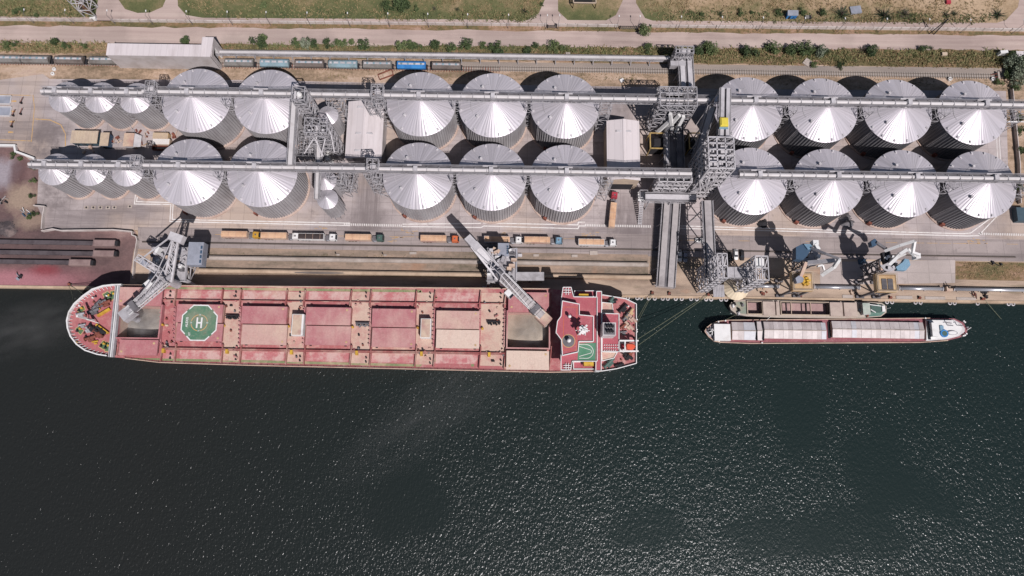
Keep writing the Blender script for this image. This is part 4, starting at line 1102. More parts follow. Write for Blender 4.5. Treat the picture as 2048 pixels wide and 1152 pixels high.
TR = [(483, 470, 0, 'yellow', 'tarp', 'dustytan', 'tan covered truck with yellow cab, westernmost in the lane'),
      (562, 472.5, 0, 'white', 'tarp', 'dustytan', 'tan covered truck with plain white cab right behind the net covered one'),
      (636, 474.5, 0, 'white', 'mesh', 'white', 'white truck with dark net over its empty trailer'),
      (730, 476, 0, 'green', 'tarp', 'dustytan', 'tan covered truck with dark green cab'),
      (880, 478, 0, 'orange', 'tarp', 'dustytan', 'tan covered truck with orange cab'),
      (1007, 480, 0, 'white', 'tarp', 'galvlight', 'tan covered truck with white cab half hidden by the ship loader'),
      (1087, 481, 0, 'blue', 'tarp', 'dustytan', 'tan covered truck with sky blue cab'),
      (1195, 485.5, 0, 'white', 'tarp', 'white', 'tan covered truck with white trailer rims and white cab, easternmost in the lane'),
      (1226, 419, math.radians(84), 'red', 'tarp', 'dustytan', 'truck with pinkish red cab heading into the long shed')]
for i, (px, py, a, cabm, cov, body, lab) in enumerate(TR):
    x, y, _ = G(px, py, 2)
    w = tp if i == 0 else dup(tp, (0, 0, 0))
    w.location = (x, y, .05); w.rotation_euler.z = a; w['label'] = lab
    for c in w.children:
        nm = c.name.split('.')[0]
        for k, m in (('cab', cabm), ('cargo_cover', cov), ('trailer_body', body)):
            if nm == k and i: c.data = c.data.copy(); c.data.materials[0] = M[m]
        if nm == 'cab' and i:
            for d in c.children:
                if d.name.startswith('wind_deflector'): d.data = d.data.copy(); d.data.materials[0] = M[cabm]
for c in tp.children:
    if c.name == 'cab':
        c.data.materials[0] = M['yellow']
        for d in c.children:
            if d.name == 'wind_deflector': d.data.materials[0] = M['yellow']

# ------------------------------------------------------------------ parked cars
def make_car():
    t = thing('parked_car', 'x', 'car', (0, 0, 0), 'cars parked near the belt conveyors')
    mb = MB()
    secs = [(-2.15, .55, .72, .7), (-2.1, .62, .95, .8), (-1.2, .62, 1.0, .86), (.9, .62, .98, .86), (1.9, .58, .86, .8), (2.2, .5, .68, .66)]
    vs = []
    for x, z0, z1, w in secs: vs += [(x, -w, .3), (x, w, .3), (x, w, z1 - .12), (x, w * .86, z1), (x, -w * .86, z1), (x, -w, z1 - .12)]
    fs = [(i * 6 + k, (i + 1) * 6 + k, (i + 1) * 6 + (k + 1) % 6, i * 6 + (k + 1) % 6) for i in range(5) for k in range(6)] + [(0, 1, 2, 3, 4, 5), (35, 34, 33, 32, 31, 30)]
    mb.add(vs, [f[::-1] for f in fs]); mb.build('body', M['white'], t, True)
    mb = MB(); mb.add([(-1.75, -.74, .97), (1.0, -.74, .96), (1.0, .74, .96), (-1.75, .74, .97), (-1.15, -.62, 1.42), (.25, -.62, 1.44), (.25, .62, 1.44), (-1.15, .62, 1.42)], [(0, 1, 5, 4), (1, 2, 6, 5), (2, 3, 7, 6), (3, 0, 4, 7), (4, 5, 6, 7)]); mb.build('window', M['glass'], t)
    mb = MB(); mb.obox(-.45, 0, 1.5, 1.26, 1.43, 1.48, 0, .94); mb.build('roof', M['white'], t)
    for x in (-1.35, 1.35):
        for e in (-1, 1):
            mb = MB(); mb.lathe([(.2, -.1), (.31, -.1), (.31, .1), (.2, .1)], 0, 0, 12); mb.v = [(x + a, e * .76 + c, .31 + b) for a, b, c in mb.v]; mb.build('wheel', M['black'], t)
    for e in (-1, 1):
        mb = MB(); mb.box(2.0, 2.14, e * .55 - .16, e * .55 + .16, .56, .7); mb.build('headlight', M['silver'], t)
    return t
cp = make_car()
CARS = [(1359, 511, -PI / 2, 'white', 1.16, 'white hatchback parked nearest the broad twin belt conveyor'), (1370.5, 512.5, -PI / 2, 'greyblue', 1.1, 'slate blue car beside the white hatchback'),
        (1401, 480, PI, 'white', 1.0, 'white car peeking out from under the slim high conveyor'), (1472, 509, -PI / 2, 'white', 1.0, 'white saloon parked beside a black car near the loading tower'),
        (1484.5, 510, -PI / 2, 'black', 1.0, 'black car beside the white saloon near the loading tower'), (1461, 513, PI / 2, 'black', .95, 'dark car in the shade behind the loading tower mast')]
for i, (px, py, a, m, s, lab) in enumerate(CARS):
    x, y, _ = G(px, py, 1)
    w = cp if i == 0 else dup(cp, (0, 0, 0))
    w.location = (x, y, .055); w.rotation_euler.z = a; w['label'] = lab; w.scale = (s, s, s)
    for c in w.children:
        if c.name.split('.')[0] in ('body', 'roof') and i: c.data = c.data.copy(); c.data.materials[0] = M[m]

# ------------------------------------------------------------------ painted markings
def path(pts, w, z, mb):
    pts = [Vector((x, y, 0)) for x, y in pts]
    for i in range(len(pts) - 1):
        p, q = pts[i], pts[i + 1]; d = (q - p).normalized(); s = Vector((-d.y, d.x, 0)) * w / 2
        e0 = d * (w / 2 - .01 if i else 0)
        p = p - e0
        mb.add([(*(p + s).xy, z + .002 * (i % 2)), (*(p - s).xy, z + .002 * (i % 2)), (*(q - s).xy, z + .002 * (i % 2)), (*(q + s).xy, z + .002 * (i % 2))], [(0, 1, 2, 3)])
zl = .075
mb = MB()
for off in (0, 1):
    o = 4.6 * off
    path(P([(271 + o, 390), (269 + o * .9, 408 - o), (342 + o, 409 - o * .8), (340 + o, 443 - o * .9), (700, 451 - o), ]), .42, zl, mb)
    path(P([(805, 453 - o), (962, 451.5 - o) if off else (962, 455)]), .42, zl, mb)
    path(P([(966, 450.5 - o), (1151 + o, 454.5 - o), (1152 + o, 449 - o), (1170, 449 - o)]) if off else P([(962, 455), (968, 452), (1156, 457.5), (1158, 452), (1170, 452)]), .42, zl, mb)
    path(P([(1352, 456.5 - o * 1.05), (1935 - 2 * o, 472 - o), (1957 - 3.4 * o, 471 - o * 1.1), (1996 - o * 1.4, 430)]), .42, zl, mb)
path(P([(1996, 215), (2001, 330)]), .3, zl, mb); path(P([(1991, 215), (1995, 330)]), .3, zl, mb)
struct('lane_lines', mb, M['linewhite'])
mb = MB()
def dashes(pa, pb, n, h, duty=.5):
    a, b = Vector(G(*pa)), Vector(G(*pb)); d = (b - a) / n
    for i in range(n):
        p = a + d * i; q = p + d * duty
        mb.add([(p.x, p.y - h / 2, zl), (q.x, q.y - h / 2, zl), (q.x, q.y + h / 2, zl), (p.x, p.y + h / 2, zl)], [(0, 1, 2, 3)])
dashes((688, 449), (805, 451.5), 32, 1.05); dashes((1170, 450.5), (1303, 453), 38, 1.0); dashes((1957, 467.5), (2100, 471), 40, 1.0)
dashes((1283, 420), (1283, 420), 1, .1)
struct('hatched_lines', mb, M['linewhite'])
mb = MB()
path(P([(66, 190), (69, 215), (66, 250), (63, 284)]), .3, zl, mb); path(P([(-20, 189), (62, 191)]), .3, zl, mb); path(P([(-20, 279), (63, 282)]), .3, zl, mb)
path(P([(70, 238), (100, 240), (122, 250), (131, 268), (131, 292)]), .42, zl, mb)
for a, b in (((430, 469), (2040, 488.5)),):
    A, B = Vector(G(*a)), Vector(G(*b)); n = 60
    for i in range(n):
        if rnd.random() < .6:
            p = A + (B - A) * (i / n); q = A + (B - A) * ((i + .85) / n); path([p.xy, q.xy], .16, zl, mb)
for px, py in ((640, 458), (830, 466), (812, 462), (786, 480), (800, 479), (1003, 465), (1162, 472), (1180, 468), (1938, 484), (1955, 480), (1964, 485)):
    x, y, _ = G(px, py)
    for k in range(5):
        X, Y = x + rnd.uniform(-2.4, 2.4), y + rnd.uniform(-.9, .9); path([(X, Y), (X + rnd.uniform(.6, 1.6), Y)], .22, zl, mb)
for py in (202.5, 223, 243.5, 264.5): x, y, _ = G(28 - (py - 202) * .1, py); mb.sheet([(x - 1.1, y - .35), (x + 1.1, y - .35), (x + 1.1, y + .35), (x - 1.1, y + .35)], zl + .004)
struct('yellow_lines', mb, M['lineyellow'])
# weighbridges at the gate
for py, h, m, lab in ((201, 1.9, 'greyblue', 'blue grey weighbridge deck on the gate yard, nearer the railway'), (224, 2.1, 'greyblue', 'blue grey weighbridge deck framed in white, nearer the ore ground')):
    x, y, _ = G(22, py)
    t = thing('weighbridge', lab, 'weighbridge', (x, y, 0), 'weighbridges on the gate yard')
    mb = MB(); mb.box(x - 30, x, y - h, y + h, .03, .35); mb.build('deck', M[m], t)
    mb = MB()
    for e in (-1, 1): mb.box(x - 30, x + .3, y + e * h - .2, y + e * h + .2, .02, .75)
    mb.box(x - .01, x + .35, y - h + .21, y + h - .21, .02, .5); mb.build('kerb', M['whitepipe'], t)
# red white figures of barriers at the gate
for i, (px, py) in enumerate(((44, 207), (43, 229), (25, 254), (28, 232))):
    x, y, _ = G(px, py)
    t = thing('gate_barrier', ('small dark red lift barrier, nearest the railway, by the weighbridge lanes', 'small dark lift barrier in the second lane of the gate yard', 'small dark barrier in the southern bare lane of the gate yard', 'small dark cabinet post at the end of the white framed weighbridge')[i], 'barrier', (x, y, 0), 'barriers in the gate yard')
    mb = MB(); mb.box(x - .3, x + .3, y - .3, y + .3, 0, 1.2); mb.build('post', M['dark'], t)
    mb = MB(); mb.beam((x, y, 1.1), (x + .8, y + 2.4, 1.3), .2); mb.build('arm', M['rust'], t)
mb = MB()
for i, px in enumerate((173, 187, 201, 216, 229, 260)):
    x, y, _ = G(px, 415 + (px > 250) * -2)
    mb = MB(); mb.box(x - .9, x + .9, y - .7, y + .7, .02, .14); t = thing('manhole', 'square dark manhole lid set in the yard, %s in the row from the ore ground' % ('first', 'second', 'third', 'fourth', 'fifth', 'last')[i], 'manhole', (x, y, 0), 'manholes in the yard')
    mb.build('surround', M['conc'], t); mb = MB(); mb.lathe([(.4, .14), (.4, .18)], x, y, 12); mb.build('lid', M['dark'], t)

# ------------------------------------------------------------------ retaining walls round the ore ground
def wall(name, label, pts, w, z0, z1, m, group=None):
    mb = MB(); pts = [Vector((x, y, 0)) for x, y in pts]
    for i in range(len(pts) - 1):
        p, q = pts[i], pts[i + 1]; d = (q - p).normalized()
        mb.beam((*(p + d * (w * .5 if i else 0)).xy, (z0 + z1) / 2), (*(q + d * w * .5).xy, (z0 + z1) / 2), w, z1 - z0 - .003 * (i % 2))
    o = mb.build(name, m)
    off = pts[0].copy()
    o.data.transform(Matrix.Translation(-off)); o.location = off
    return tag(o, label, 'wall', group)
wl = mat('white washed wall', C(214, 202, 196), C(186, 170, 164), .5, .2, .1, .85)
wall('yard_wall', 'zigzag pale retaining wall between the ore ground and the silo yard', P([(88, 464), (110, 460), (126, 463), (230, 461.5), (268, 465), (268, 472), (276, 475), (278, 482), (272, 522), (270, 558)]), .32, 0, 1.9, wl)
wall('yard_wall', 'short pale wall at the west corner of the silo yard above the ore ground', P([(72, 413), (94, 415), (90, 434), (88, 459)]), .32, 0, 1.8, wl)
wall('yard_wall', 'white parapet bending past the gate yard to the gallery end', P([(-40, 292), (33, 293), (35, 305), (70, 318), (77, 330)]), .8, 0, 1.5, M['white'])
wall('yard_wall', 'long pale wall along the east edge of the silo yard', P([(2020, 182), (2034, 330), (2036, 408)]), .3, 0, 2, wl)
# ore conveyors
for px0, px1, px2, py, lab in ((-30, 186, 227, 485.5, 'northernmost long dark ore conveyor with pinkish end house'), (-30, 186, 225, 506.5, 'middle long dark ore conveyor with pinkish end house'), (-30, 138, 178, 524.5, 'shortest dark ore conveyor, nearest the water')):
    xa, y, _ = G(px0, py, 2); xb = G(px1, py, 2)[0]; xc = G(px2, py, 3)[0]; xa = -330
    y = G(px1, py, 2)[1]
    t = thing('ore_conveyor', lab, 'conveyor', (xb, y, 0), 'ore conveyors on the red ground')
    mb = MB(); mb.box(xa, xb, y - .85, y + .85, .9, 1.6); mb.build('trough', mat('dusty ore trough', C(96, 86, 90), C(78, 68, 72), .6, .2, .12, .9), t)
    mb = MB()
    x = xb - 2
    while x > -300: mb.box(x, x + .25, y - .8, y - .6, .1, .9); mb.box(x, x + .25, y + .6, y + .8, .1, .9); x -= 6
    mb.build('trestle_legs', M['dark'], t)
    t['kind'] = 'thing'
    mb = MB(); mb.prism([(xb, y - 1.3), (xc, y - 1.3), (xc, y + 1.3), (xb, y + 1.3)], .05, 2.1); mb.obox((xb + xc) / 2, y, (xc - xb) * .98, 2.4, 2.1, 2.3, 0, .9); mb.build('end_house', mat('ore stained sheet', C(154, 128, 124), C(132, 106, 104), .6, .2, .1, .85), t)
    mb = MB(); mb.box(xc, xc + 1.2, y - .9, y + .9, .4, 2.2); mb.build('tail_drum', M['dark'], t)
# ore heaps
def heap(name, label, px, py, r, h, m, sq=1.0, seed=3):
    x, y, _ = G(px, py); rr = random.Random(seed); mb = MB(); n, k = 40, 7; vs, fs = [], []
    ph = [rr.uniform(0, 6.28) for _ in range(5)]
    for j in range(k + 1):
        f = 1 - j / k
        for i in range(n):
            a = 2 * PI * i / n; q = r * f * (1 + .12 * math.sin(2 * a + ph[0]) + .08 * math.sin(3 * a + ph[1]) + .05 * math.sin(7 * a + ph[2]))
            vs.append((x + q * math.cos(a), y + q * sq * math.sin(a), .01 + h * (1 - f ** 1.4) * (1 - .12 * math.sin(5 * a + ph[3]) * f)))
    for j in range(k):
        for i in range(n): fs.append((j * n + i, j * n + (i + 1) % n, (j + 1) * n + (i + 1) % n, (j + 1) * n + i))
    mb.add(vs, fs); t = thing(name, label, 'heap', (x, y, 0)); mb.build('mound', m, t, True)
    mb = MB()
    for i in range(26):
        a = rr.uniform(0, 6.28); q = r * rr.uniform(.75, 1.15); s = rr.uniform(.3, .8)
        mb.obox(x + q * math.cos(a), y + q * sq * math.sin(a), s, s * .8, 0, s * .7, a, .5)
    tag(mb.build('loose_rubble', m, t), None, None, None, 'stuff')
    return t
heap('rubble_heap', 'dark rubble heap at the west edge above the ore conveyors', 12, 458, 4.2, 1.4, mat('dark rubble', C(92, 82, 84), C(130, 112, 108), 1, .25, .25, .95), .8, 12)
junk(6, 405, 'broken steel frame lying on the ore ground at the west edge', 7, 2.6, ('dark', 'conc', 'galv'))
junk(55, 427, 'blue and white litter pile by the short pale wall', 5, 1.4, ('navy', 'white', 'galv'))
junk(40, 556, 'blue bundle with black scrap on the red quay', 4, 1.2, ('greyblue', 'dark'))

# ------------------------------------------------------------------ crane runways on the quay (raised beams)
def runway(label, pxa, pxb, py, at, w, h, m='conc'):
    y = G(at, py, h)[1]; xa = G(pxa, py)[0]; xb = G(pxb, py)[0]
    t = thing('crane_runway', label, 'crane rail', ((xa + xb) / 2, y, 0), 'raised crane runways on the quay')
    mb = MB(); mb.box(xa, xb, y - w / 2, y + w / 2, 0, h); mb.build('beam', M[m], t)
    mb = MB(); mb.box(xa, xb, y + w / 2 - .35, y + w / 2 - .2, h, h + .12); mb.build('rail', M['rail'], t)
runway('broad raised crane runway nearer the trucks, west part of the quay', 402, 1296, 519.5, 700, 1.6, 1.5)
runway('raised crane runway nearest the ship, west part of the quay', 400, 1302, 545, 700, 1.5, 1.5, 'quaystone')
runway('low kerb with a rail along the south edge of the truck lane', 284, 1640, 490, 700, .5, .35, 'rail')
runway('crane rail kerb beside the blue cranes, east part of the quay', 1640, 2030, 511, 1840, .5, .4, 'rail')
for px, py, lab in ((672, 507, 'small dark hydrant post on the gravel west of the green cab truck'), (766, 508, 'small dark hydrant post on the gravel beneath the green cab truck')):
    x, y, _ = G(px, py); t = thing('hydrant_post', lab, 'hydrant', (x, y, 0), 'hydrant posts on the quay gravel')
    mb = MB(); mb.lathe([(.2, 0), (.2, .9), (.3, .95), (.1, 1.2)], x, y, 8); mb.build('post', M['dark'], t)
    mb = MB(); mb.box(x + .3, x + 1.6, y - .9, y - .2, .05, .4); mb.build('slab', M['conc'], t)
for i, (px, py, w, h) in enumerate(((1187, 506, 3.4, 1.7), (1149, 512, 2.6, 1.1), (1072, 511, 2.4, 1), (826, 506.5, 3, 1), (1440, 520, 2.2, .9))):
    x, y, _ = G(px, py); o = MB(); o.obox(x, y, w, h, .06, .4, rnd.uniform(-.05, .05), .94)
    t = o.build('concrete_slab', M['conc']); t.data.transform(Matrix.Translation((-x, -y, 0))); t.location = (x, y, 0)
    tag(t, ('largest pale concrete slab lying south of the easternmost lane truck', 'pale slab on the gravel west of the largest slab', 'pale slab south of the sky blue cab truck', 'rounded pale slab between the hydrant posts and the ship loader', 'pale block in the shade between the slim conveyor and the mast')[i], 'concrete slab', 'loose concrete slabs')
x, y, _ = G(640, 547); t = MB(); t.add([(x + 9.5 * math.cos(2 * PI * i / 24) * (1 + .1 * (i % 3)), y + .5 * math.sin(2 * PI * i / 24), 1.512) for i in range(24)], [tuple(range(24))])
struct('oil_stain', t, mat('oil stain', C(128, 116, 108), C(112, 100, 94), .8, .2, .1, .7))
# quay edge kerb, bollards, tyre fenders
mb = MB(); mb.box(X0, X1, QY - .5, QY - .02, -.04, .28); struct('quay_kerb', mb, M['quaystone'])
def bollard(px, py, lab, i):
    global bol
    x, y, _ = G(px, py); y = max(QY + .5, min(y, QY + 2.5))
    if i == 0:
        bol = thing('bollard', lab, 'bollard', (0, 0, 0), 'mooring bollards on the quay edge')
        mb = MB(); mb.lathe([(.55, 0), (.55, .12), (.32, .2), (.3, .7), (.55, .8), (.5, 1.0), (.2, 1.06)], n=14); mb.build('post', M['rust'], bol)
        mb = MB(); mb.obox(0, 0, 1.5, 1.3, .03, .1); mb.build('base_plate', M['dark'], bol); bol.location = (x, y, .03)
    else: dup(bol, (x, y, .03), 0, lab)
BL = [(140, 569, 'rusty bollard holding the bow lines on the red quay'), (1304, 586, 'rusty bollard with two stern lines running to the ship'), (1338, 587, 'rusty bollard just east of the stern line one, under the twin belts'), (1416, 590, 'rusty bollard where the long stern ropes end'),
      (1526, 588, 'rusty bollard in front of the loading tower scraps'), (1600, 592, 'rusty bollard below the yellow framed portal'), (1780, 596, 'rusty bollard below the solar panelled portal'), (1838, 596, 'rusty bollard between two pale quay slabs east of the portals'), (1964, 600, 'rusty bollard at the chain scrap with a single rope')]
for i, (px, py, lab) in enumerate(BL): bollard(px, py, lab, i)
fd = None
fx = [1256, 1275, 1283, 1298, 1310, 1326, 1336, 1352, 1364, 1383, 1394, 1413, 1423, 1443, 1453]
for i, px in enumerate(fx + [1775, 1785, 1832, 1842, 1901, 1910, 1956, 2018, 2027]):
    x = G(px, 596)[0]
    if fd is None:
        fd = thing('tyre_fender', 'x', 'fender', (0, 0, 0), 'fenders hung on the quay wall')
        mb = MB(); R_, r_ = .62, .24; n, m = 16, 8; vs, fs = [], []
        for a in range(n):
            for b in range(m):
                A, B = 2 * PI * a / n, 2 * PI * b / m; vs.append(((R_ + r_ * math.cos(B)) * math.cos(A), (R_ + r_ * math.cos(B)) * math.sin(A), r_ * math.sin(B)))
        for a in range(n):
            for b in range(m): fs.append((a * m + b, ((a + 1) % n) * m + b, ((a + 1) % n) * m + (b + 1) % m, a * m + (b + 1) % m))
        mb.add(vs, fs); mb.build('tyre', M['galvlight'], fd)
        mb = MB(); mb.beam((-.2, .7, .1), (-.2, 1.2, .6), .08); mb.beam((.2, .7, .1), (.2, 1.2, .6), .08); mb.build('hanger', M['dark'], fd)
        f = fd
    else: f = dup(fd, (0, 0, 0))
    f.location = (x, QY - 1.15, -.7); f.rotation_euler = (0, 0, rnd.uniform(-.2, .2))
    f['label'] = 'pale ring fender hung on the quay wall between ship stern and barge' if px < 1500 else 'pale ring fender hung on the quay wall east of the green sterned barge'
    f['group'] = 'pale fenders west of the barges' if px < 1500 else 'pale fenders east of the barges'
# silver pipes along the east quay
yp = G(1840, 577, 1.2)[1]
for a, b, lab in ((1508, 1557, 'silver pipe length beside the loading tower'), (1628, 1718, 'silver pipe length between the two blue cranes'), (1797, 1884, 'silver pipe length east of the panelled portal'), (1906, 2120, 'easternmost silver pipe length along the quay edge')):
    xa, xb = G(a, 577, 1)[0], G(b, 577, 1)[0]
    t = thing('quay_pipe', lab, 'pipe', ((xa + xb) / 2, yp, 0), 'silver pipes along the quay edge')
    mb = MB(); mb.tube([(xa, yp, 1.15), (xb, yp, 1.15)], .75, 16); mb.build('pipe', M['silver'], t, True)
    x = xa + 2
    while x < xb: mb = MB(); mb.box(x - .25, x + .25, yp - .9, yp + .9, .02, .5); mb.build('saddle', M['conc'], t); x += 9
    for x in (xa, xb): mb = MB(); mb.tube([(x - .15, yp, 1.15), (x + .15, yp, 1.15)], .95, 16); mb.build('flange', M['galv'], t)
for i, (px, py, w) in enumerate(((1695, 593, 2.2), (1808, 595, 3.4), (1870, 596.5, 4.2), (1932, 598, 4))):
    x, y, _ = G(px, py); t = MB(); t.obox(x, y, 2 * w, 1.3, .06, .24, 0, .97)
    o = t.build('quay_slab', M['conc']); o.data.transform(Matrix.Translation((-x, -y, 0))); o.location = (x, y, 0)
    tag(o, ('small bright slab on the quay edge between the portals', 'long pale slab on the quay edge just east of the panelled portal', 'longest pale slab on the quay edge below the valve gap', 'pale slab on the quay edge west of the chain scrap')[i], 'concrete slab', 'pale slabs on the quay edge')
x, y, _ = G(1895, 577)
t = thing('valve_station', 'rusty valve block joining the last two silver pipes', 'valve', (x, yp, 0))
mb = MB(); mb.box(x - 1.3, x + 1.2, yp - .9, yp + .9, .1, 1.6); mb.build('valve_body', M['dustytan'], t)
mb = MB(); mb.beam((x - .5, yp + .4, 1.6), (x + .3, yp - .2, 4.5), .35); mb.beam((x + .6, yp + .6, .3), (x + .8, yp + .8, 4), .2); mb.build('valve_arm', M['dark'], t)

# ------------------------------------------------------------------ the two lattice ship loaders
def loader(label, pivot, tip, tail, zp, zt, ztl, legs_px, house_px, tube_r, style):
    px, py = pivot
    pv = Vector(G(px, py, zp)); tp_ = Vector(G(*tip, zt)); tl = Vector(G(*tail, ztl))
    x0, y1, _ = G(legs_px[0], legs_px[1], 12); x1, y0, _ = G(legs_px[2], legs_px[3], 12)
    t = thing('ship_loader', label, 'ship loader', ((x0 + x1) / 2, (y0 + y1) / 2, 0), 'travelling ship loaders')
    for x in (x0, x1):
        for y in (y0, y1):
            mb = MB(); mb.beam((x, y, .6), ((x * .8 + (x0 + x1) * .1), (y * .8 + (y0 + y1) * .1), 12.2), 1.1); mb.box(x - 2, x + 2, y - .6, y + .6, .15, 1.1); mb.build('leg', M['galvlight'], t)
    mb = MB(); mb.frame([x0 + 1, (x0 + x1) / 2, x1 - 1], [y0 + 1, (y0 + y1) / 2, y1 - 1], [4, 8, 12], .34); mb.build('portal_frame', M['galvlight'], t)
    mb = MB(); mb.box(x0 + .4, x1 - .4, y0 + .4, y1 - .4, 12.0, 12.3); mb.build('platform', M['galv'], t)
    mb = MB()
    for i in range(34):
        X, Y = rnd.uniform(x0 + .8, x1 - 1), rnd.uniform(y0 + .8, y1 - 1); mb = MB()
        mb.obox(X, Y, rnd.uniform(.6, 2.6), rnd.uniform(.5, 1.4), 12.31, rnd.uniform(12.8, 15.5), rnd.choice((0, .5, 1.2)), .95); mb.build('deck_machinery', M[('galvlight', 'galv', 'dustytan', 'galvdark', 'galvlight', 'white')[i % 6]], t)
    mb = MB()
    for yy in (y0 + .4, y1 - .4):
        for zz in (12.9, 13.4): mb.beam((x0, yy, zz), (x1, yy, zz), .1)
    for xx in (x0 + .4, x1 - .4):
        for zz in (12.9, 13.4): mb.beam((xx, y0, zz), (xx, y1, zz), .1)
    mb.build('railing', M['galvlight'], t)
    mb = MB(); mb.lathe([(1.7, 12.3), (1.4, zp - 1.5), (1.2, zp)], pv.x, pv.y, 20); mb.build('slewing_column', M['galv'], t)
    d = (tp_ - pv); d.z = 0; d.normalize(); s = Vector((-d.y, d.x, 0)); up = Vector((0, 0, 1))
    # mast, stays
    top = pv + up * 7
    mb = MB()
    for e in (-1, 1): mb.beam(pv + s * 1.6 * e, top + s * .8 * e, .4)
    mb.beam(top - s, top + s, .4); mb.build('mast', M['galvlight'], t)
    # tail with counterweight
    a = pv - d * 1
    mb = MB()
    for e in (-1, 1): mb.beam(a + s * 1.9 * e, tl + s * 1.35 * e, .7, .8)
    n = 7
    for i in range(n):
        p = a + (tl - a) * (i / n); q = a + (tl - a) * ((i + 1) / n); k = 1 if i % 2 else -1
        mb.beam(p + s * 1.7 * k, q - s * 1.6 * k, .3); mb.beam(p + s * 1.7, p - s * 1.7, .3)
    if style == 2: mb.beam(a + (tl - a) * .45 + up * .5 - s * 0, tl + up * .5, 2.3, .15)
    mb.build('tail_boom', M['galvlight'], t)
    mb = MB()
    for e in (-1, 1): mb.beam(top + s * .8 * e, tl + s * 1.3 * e + up * .4, .24)
    if style == 1:
        q0 = Vector(G(289, 513, zp)); mb.beam(tl - s * 2.0, q0, .45)
    mb.build('stay', M['galvlight'], t)
    dd = (tl - pv).normalized()
    mb = MB(); c = tl + dd * .5; an = math.atan2(dd.y, dd.x)
    mb.obox(c.x, c.y, 3.2 if style == 1 else 6.5, 5.6 if style == 1 else 3.0, ztl - 1.6, ztl + 1.0, an, .94); mb.build('counterweight', M['galvlight'], t)
    # boom with belt tube
    mb = MB(); w = 1.7
    mb.truss(pv, pv + (tp_ - pv) * .94, 3.0, 2.4, 9, .32, .2, 2.4, 1.8); mb.build('boom', M['galvlight'], t)
    mb = MB(); mb.tube([pv - d * 3 + up * .6, pv + up * .6 + (tp_ - pv) * .9], tube_r, 12); mb.build('belt_tube', M['belt'] if style == 2 else M['galv'], t, True)
    mb = MB(); L = (tp_ - pv).length; nb = 12
    for i in range(nb): p = pv + (tp_ - pv) * (.06 + .82 * i / nb) + up * .6; mb.tube([p, p + (tp_ - pv).normalized() * .3], tube_r + .16, 12)
    tag(mb.build('tube_ring', M['belt' if style == 2 else 'galv'], t))
    mb = MB()
    for e in (-1, 1):
        for z in (1.3, 1.9): mb.beam(pv + s * 1.9 * e + up * z, pv + (tp_ - pv) * .9 + s * 1.5 * e + up * z, .12)
        for i in range(10): p = pv + (tp_ - pv) * (i / 11) + s * 1.85 * e; mb.beam(p + up * .6, p + up * 1.9, .1)
    mb.build('railing', M['white'], t)
    mb = MB()
    for e in (-1, 1): mb.beam(top + s * .8 * e, pv + (tp_ - pv) * .72 + s * 1.2 * e + up * .9, .26)
    mb.build('stay', M['galvlight'], t)
    mb = MB(); c = pv + (tp_ - pv) * .93; an = math.atan2(d.y, d.x); mb.obox(c.x, c.y, 5.4, 4.6, c.z - 1.6, c.z + 1.4, an, .9); mb.build('head_house', M['dustytan'] if style == 2 else M['galv'], t)
    c2 = pv + (tp_ - pv) * .74
    mb = MB(); mb.obox(c2.x, c2.y, 2.2, 4.4, c2.z + .9, c2.z + 2.4, an, .9); mb.build('drive_unit', M['galvdark'], t)
    mb = MB(); mb.lathe([(1.3, c.z - 1.6), (1.0, c.z - 7), (1.3, c.z - 9)], c.x + d.x * 1.4, c.y + d.y * 1.4, 14); mb.build('spout', M['galv'], t)
    # operator cab and machine house
    c3 = pv + d * 6 - s * 2.9
    mb = MB(); mb.obox(c3.x, c3.y, 3.2, 2.2, c3.z - 1.2, c3.z + 1.4, an, .95); cb = mb.build('operator_cab', M['white'], t)
    mb = MB(); mb.obox(c3.x + d.x * 1.3, c3.y + d.y * 1.3, .8, 1.9, c3.z + .1, c3.z + 1.45, an, 1); mb.build('window', M['glass'], cb)
    hx0, hy1, _ = G(house_px[0], house_px[1], house_px[4]); hx1, hy0, _ = G(house_px[2], house_px[3], house_px[4])
    mb = MB(); mb.box(hx0, hx1, hy0, hy1, house_px[4] - 4 if style == 1 else 1, house_px[4]); h_ = mb.build('machine_house', M['greyblue'], t)
    for i in range(4): mb = MB(); mb.box(hx1 - .9, hx1 - .3, hy0 + .8 + i * (hy1 - hy0 - 1.6) / 4, hy0 + .8 + (i + .6) * (hy1 - hy0 - 1.6) / 4, house_px[4], house_px[4] + .3); mb.build('roof_fan', M['navy'], h_)
    if style == 1:
        q0, q1 = Vector(G(276, 516, 20)), Vector(G(338, 555, 20))
        mb = MB(); mb.truss(q0, q1, 2.6, 2.2, 6, .35, .22); mb.tube([q0, q1], .8, 10); mb.build('feed_boom', M['galvlight'], t)
        mb = MB(); mb.obox(q0.x + 3, q0.y - 2, 3.4, 1.6, 19, 21, -.6); mb.build('feed_cab', M['greyblue'], t)
    else:
        q0, q1 = Vector(G(1010, 553, 5)), Vector(G(1088, 553, 5))
        mb = MB(); mb.beam(q0, q1, 3.4, 1.2); mb.build('trailing_conveyor', M['galv'], t)
        mb = MB()
        for k in (.3, .65, .95): p = q0 + (q1 - q0) * k; mb.box(p.x - .2, p.x + .2, p.y - 1.4, p.y + 1.4, .1, 4.4)
        mb.build('trailing_conveyor_leg', M['galvdark'], t)
        hx0, hy1, _ = G(1022, 496, 10); hx1, hy0, _ = G(1031, 545, 10)
        mb = MB(); mb.box(hx0, hx1 + .6, hy0, hy1, 9, 10); mb.build('tripper_roof', M['greyblue'], t)
    return t
loader('lattice ship loader with broad square counterweight, loading the foremost hold', (333, 560), (250, 632), (352, 478), 21, 19, 27, (306, 494, 374, 566), (378, 484, 403, 530, 15), .95, 1)
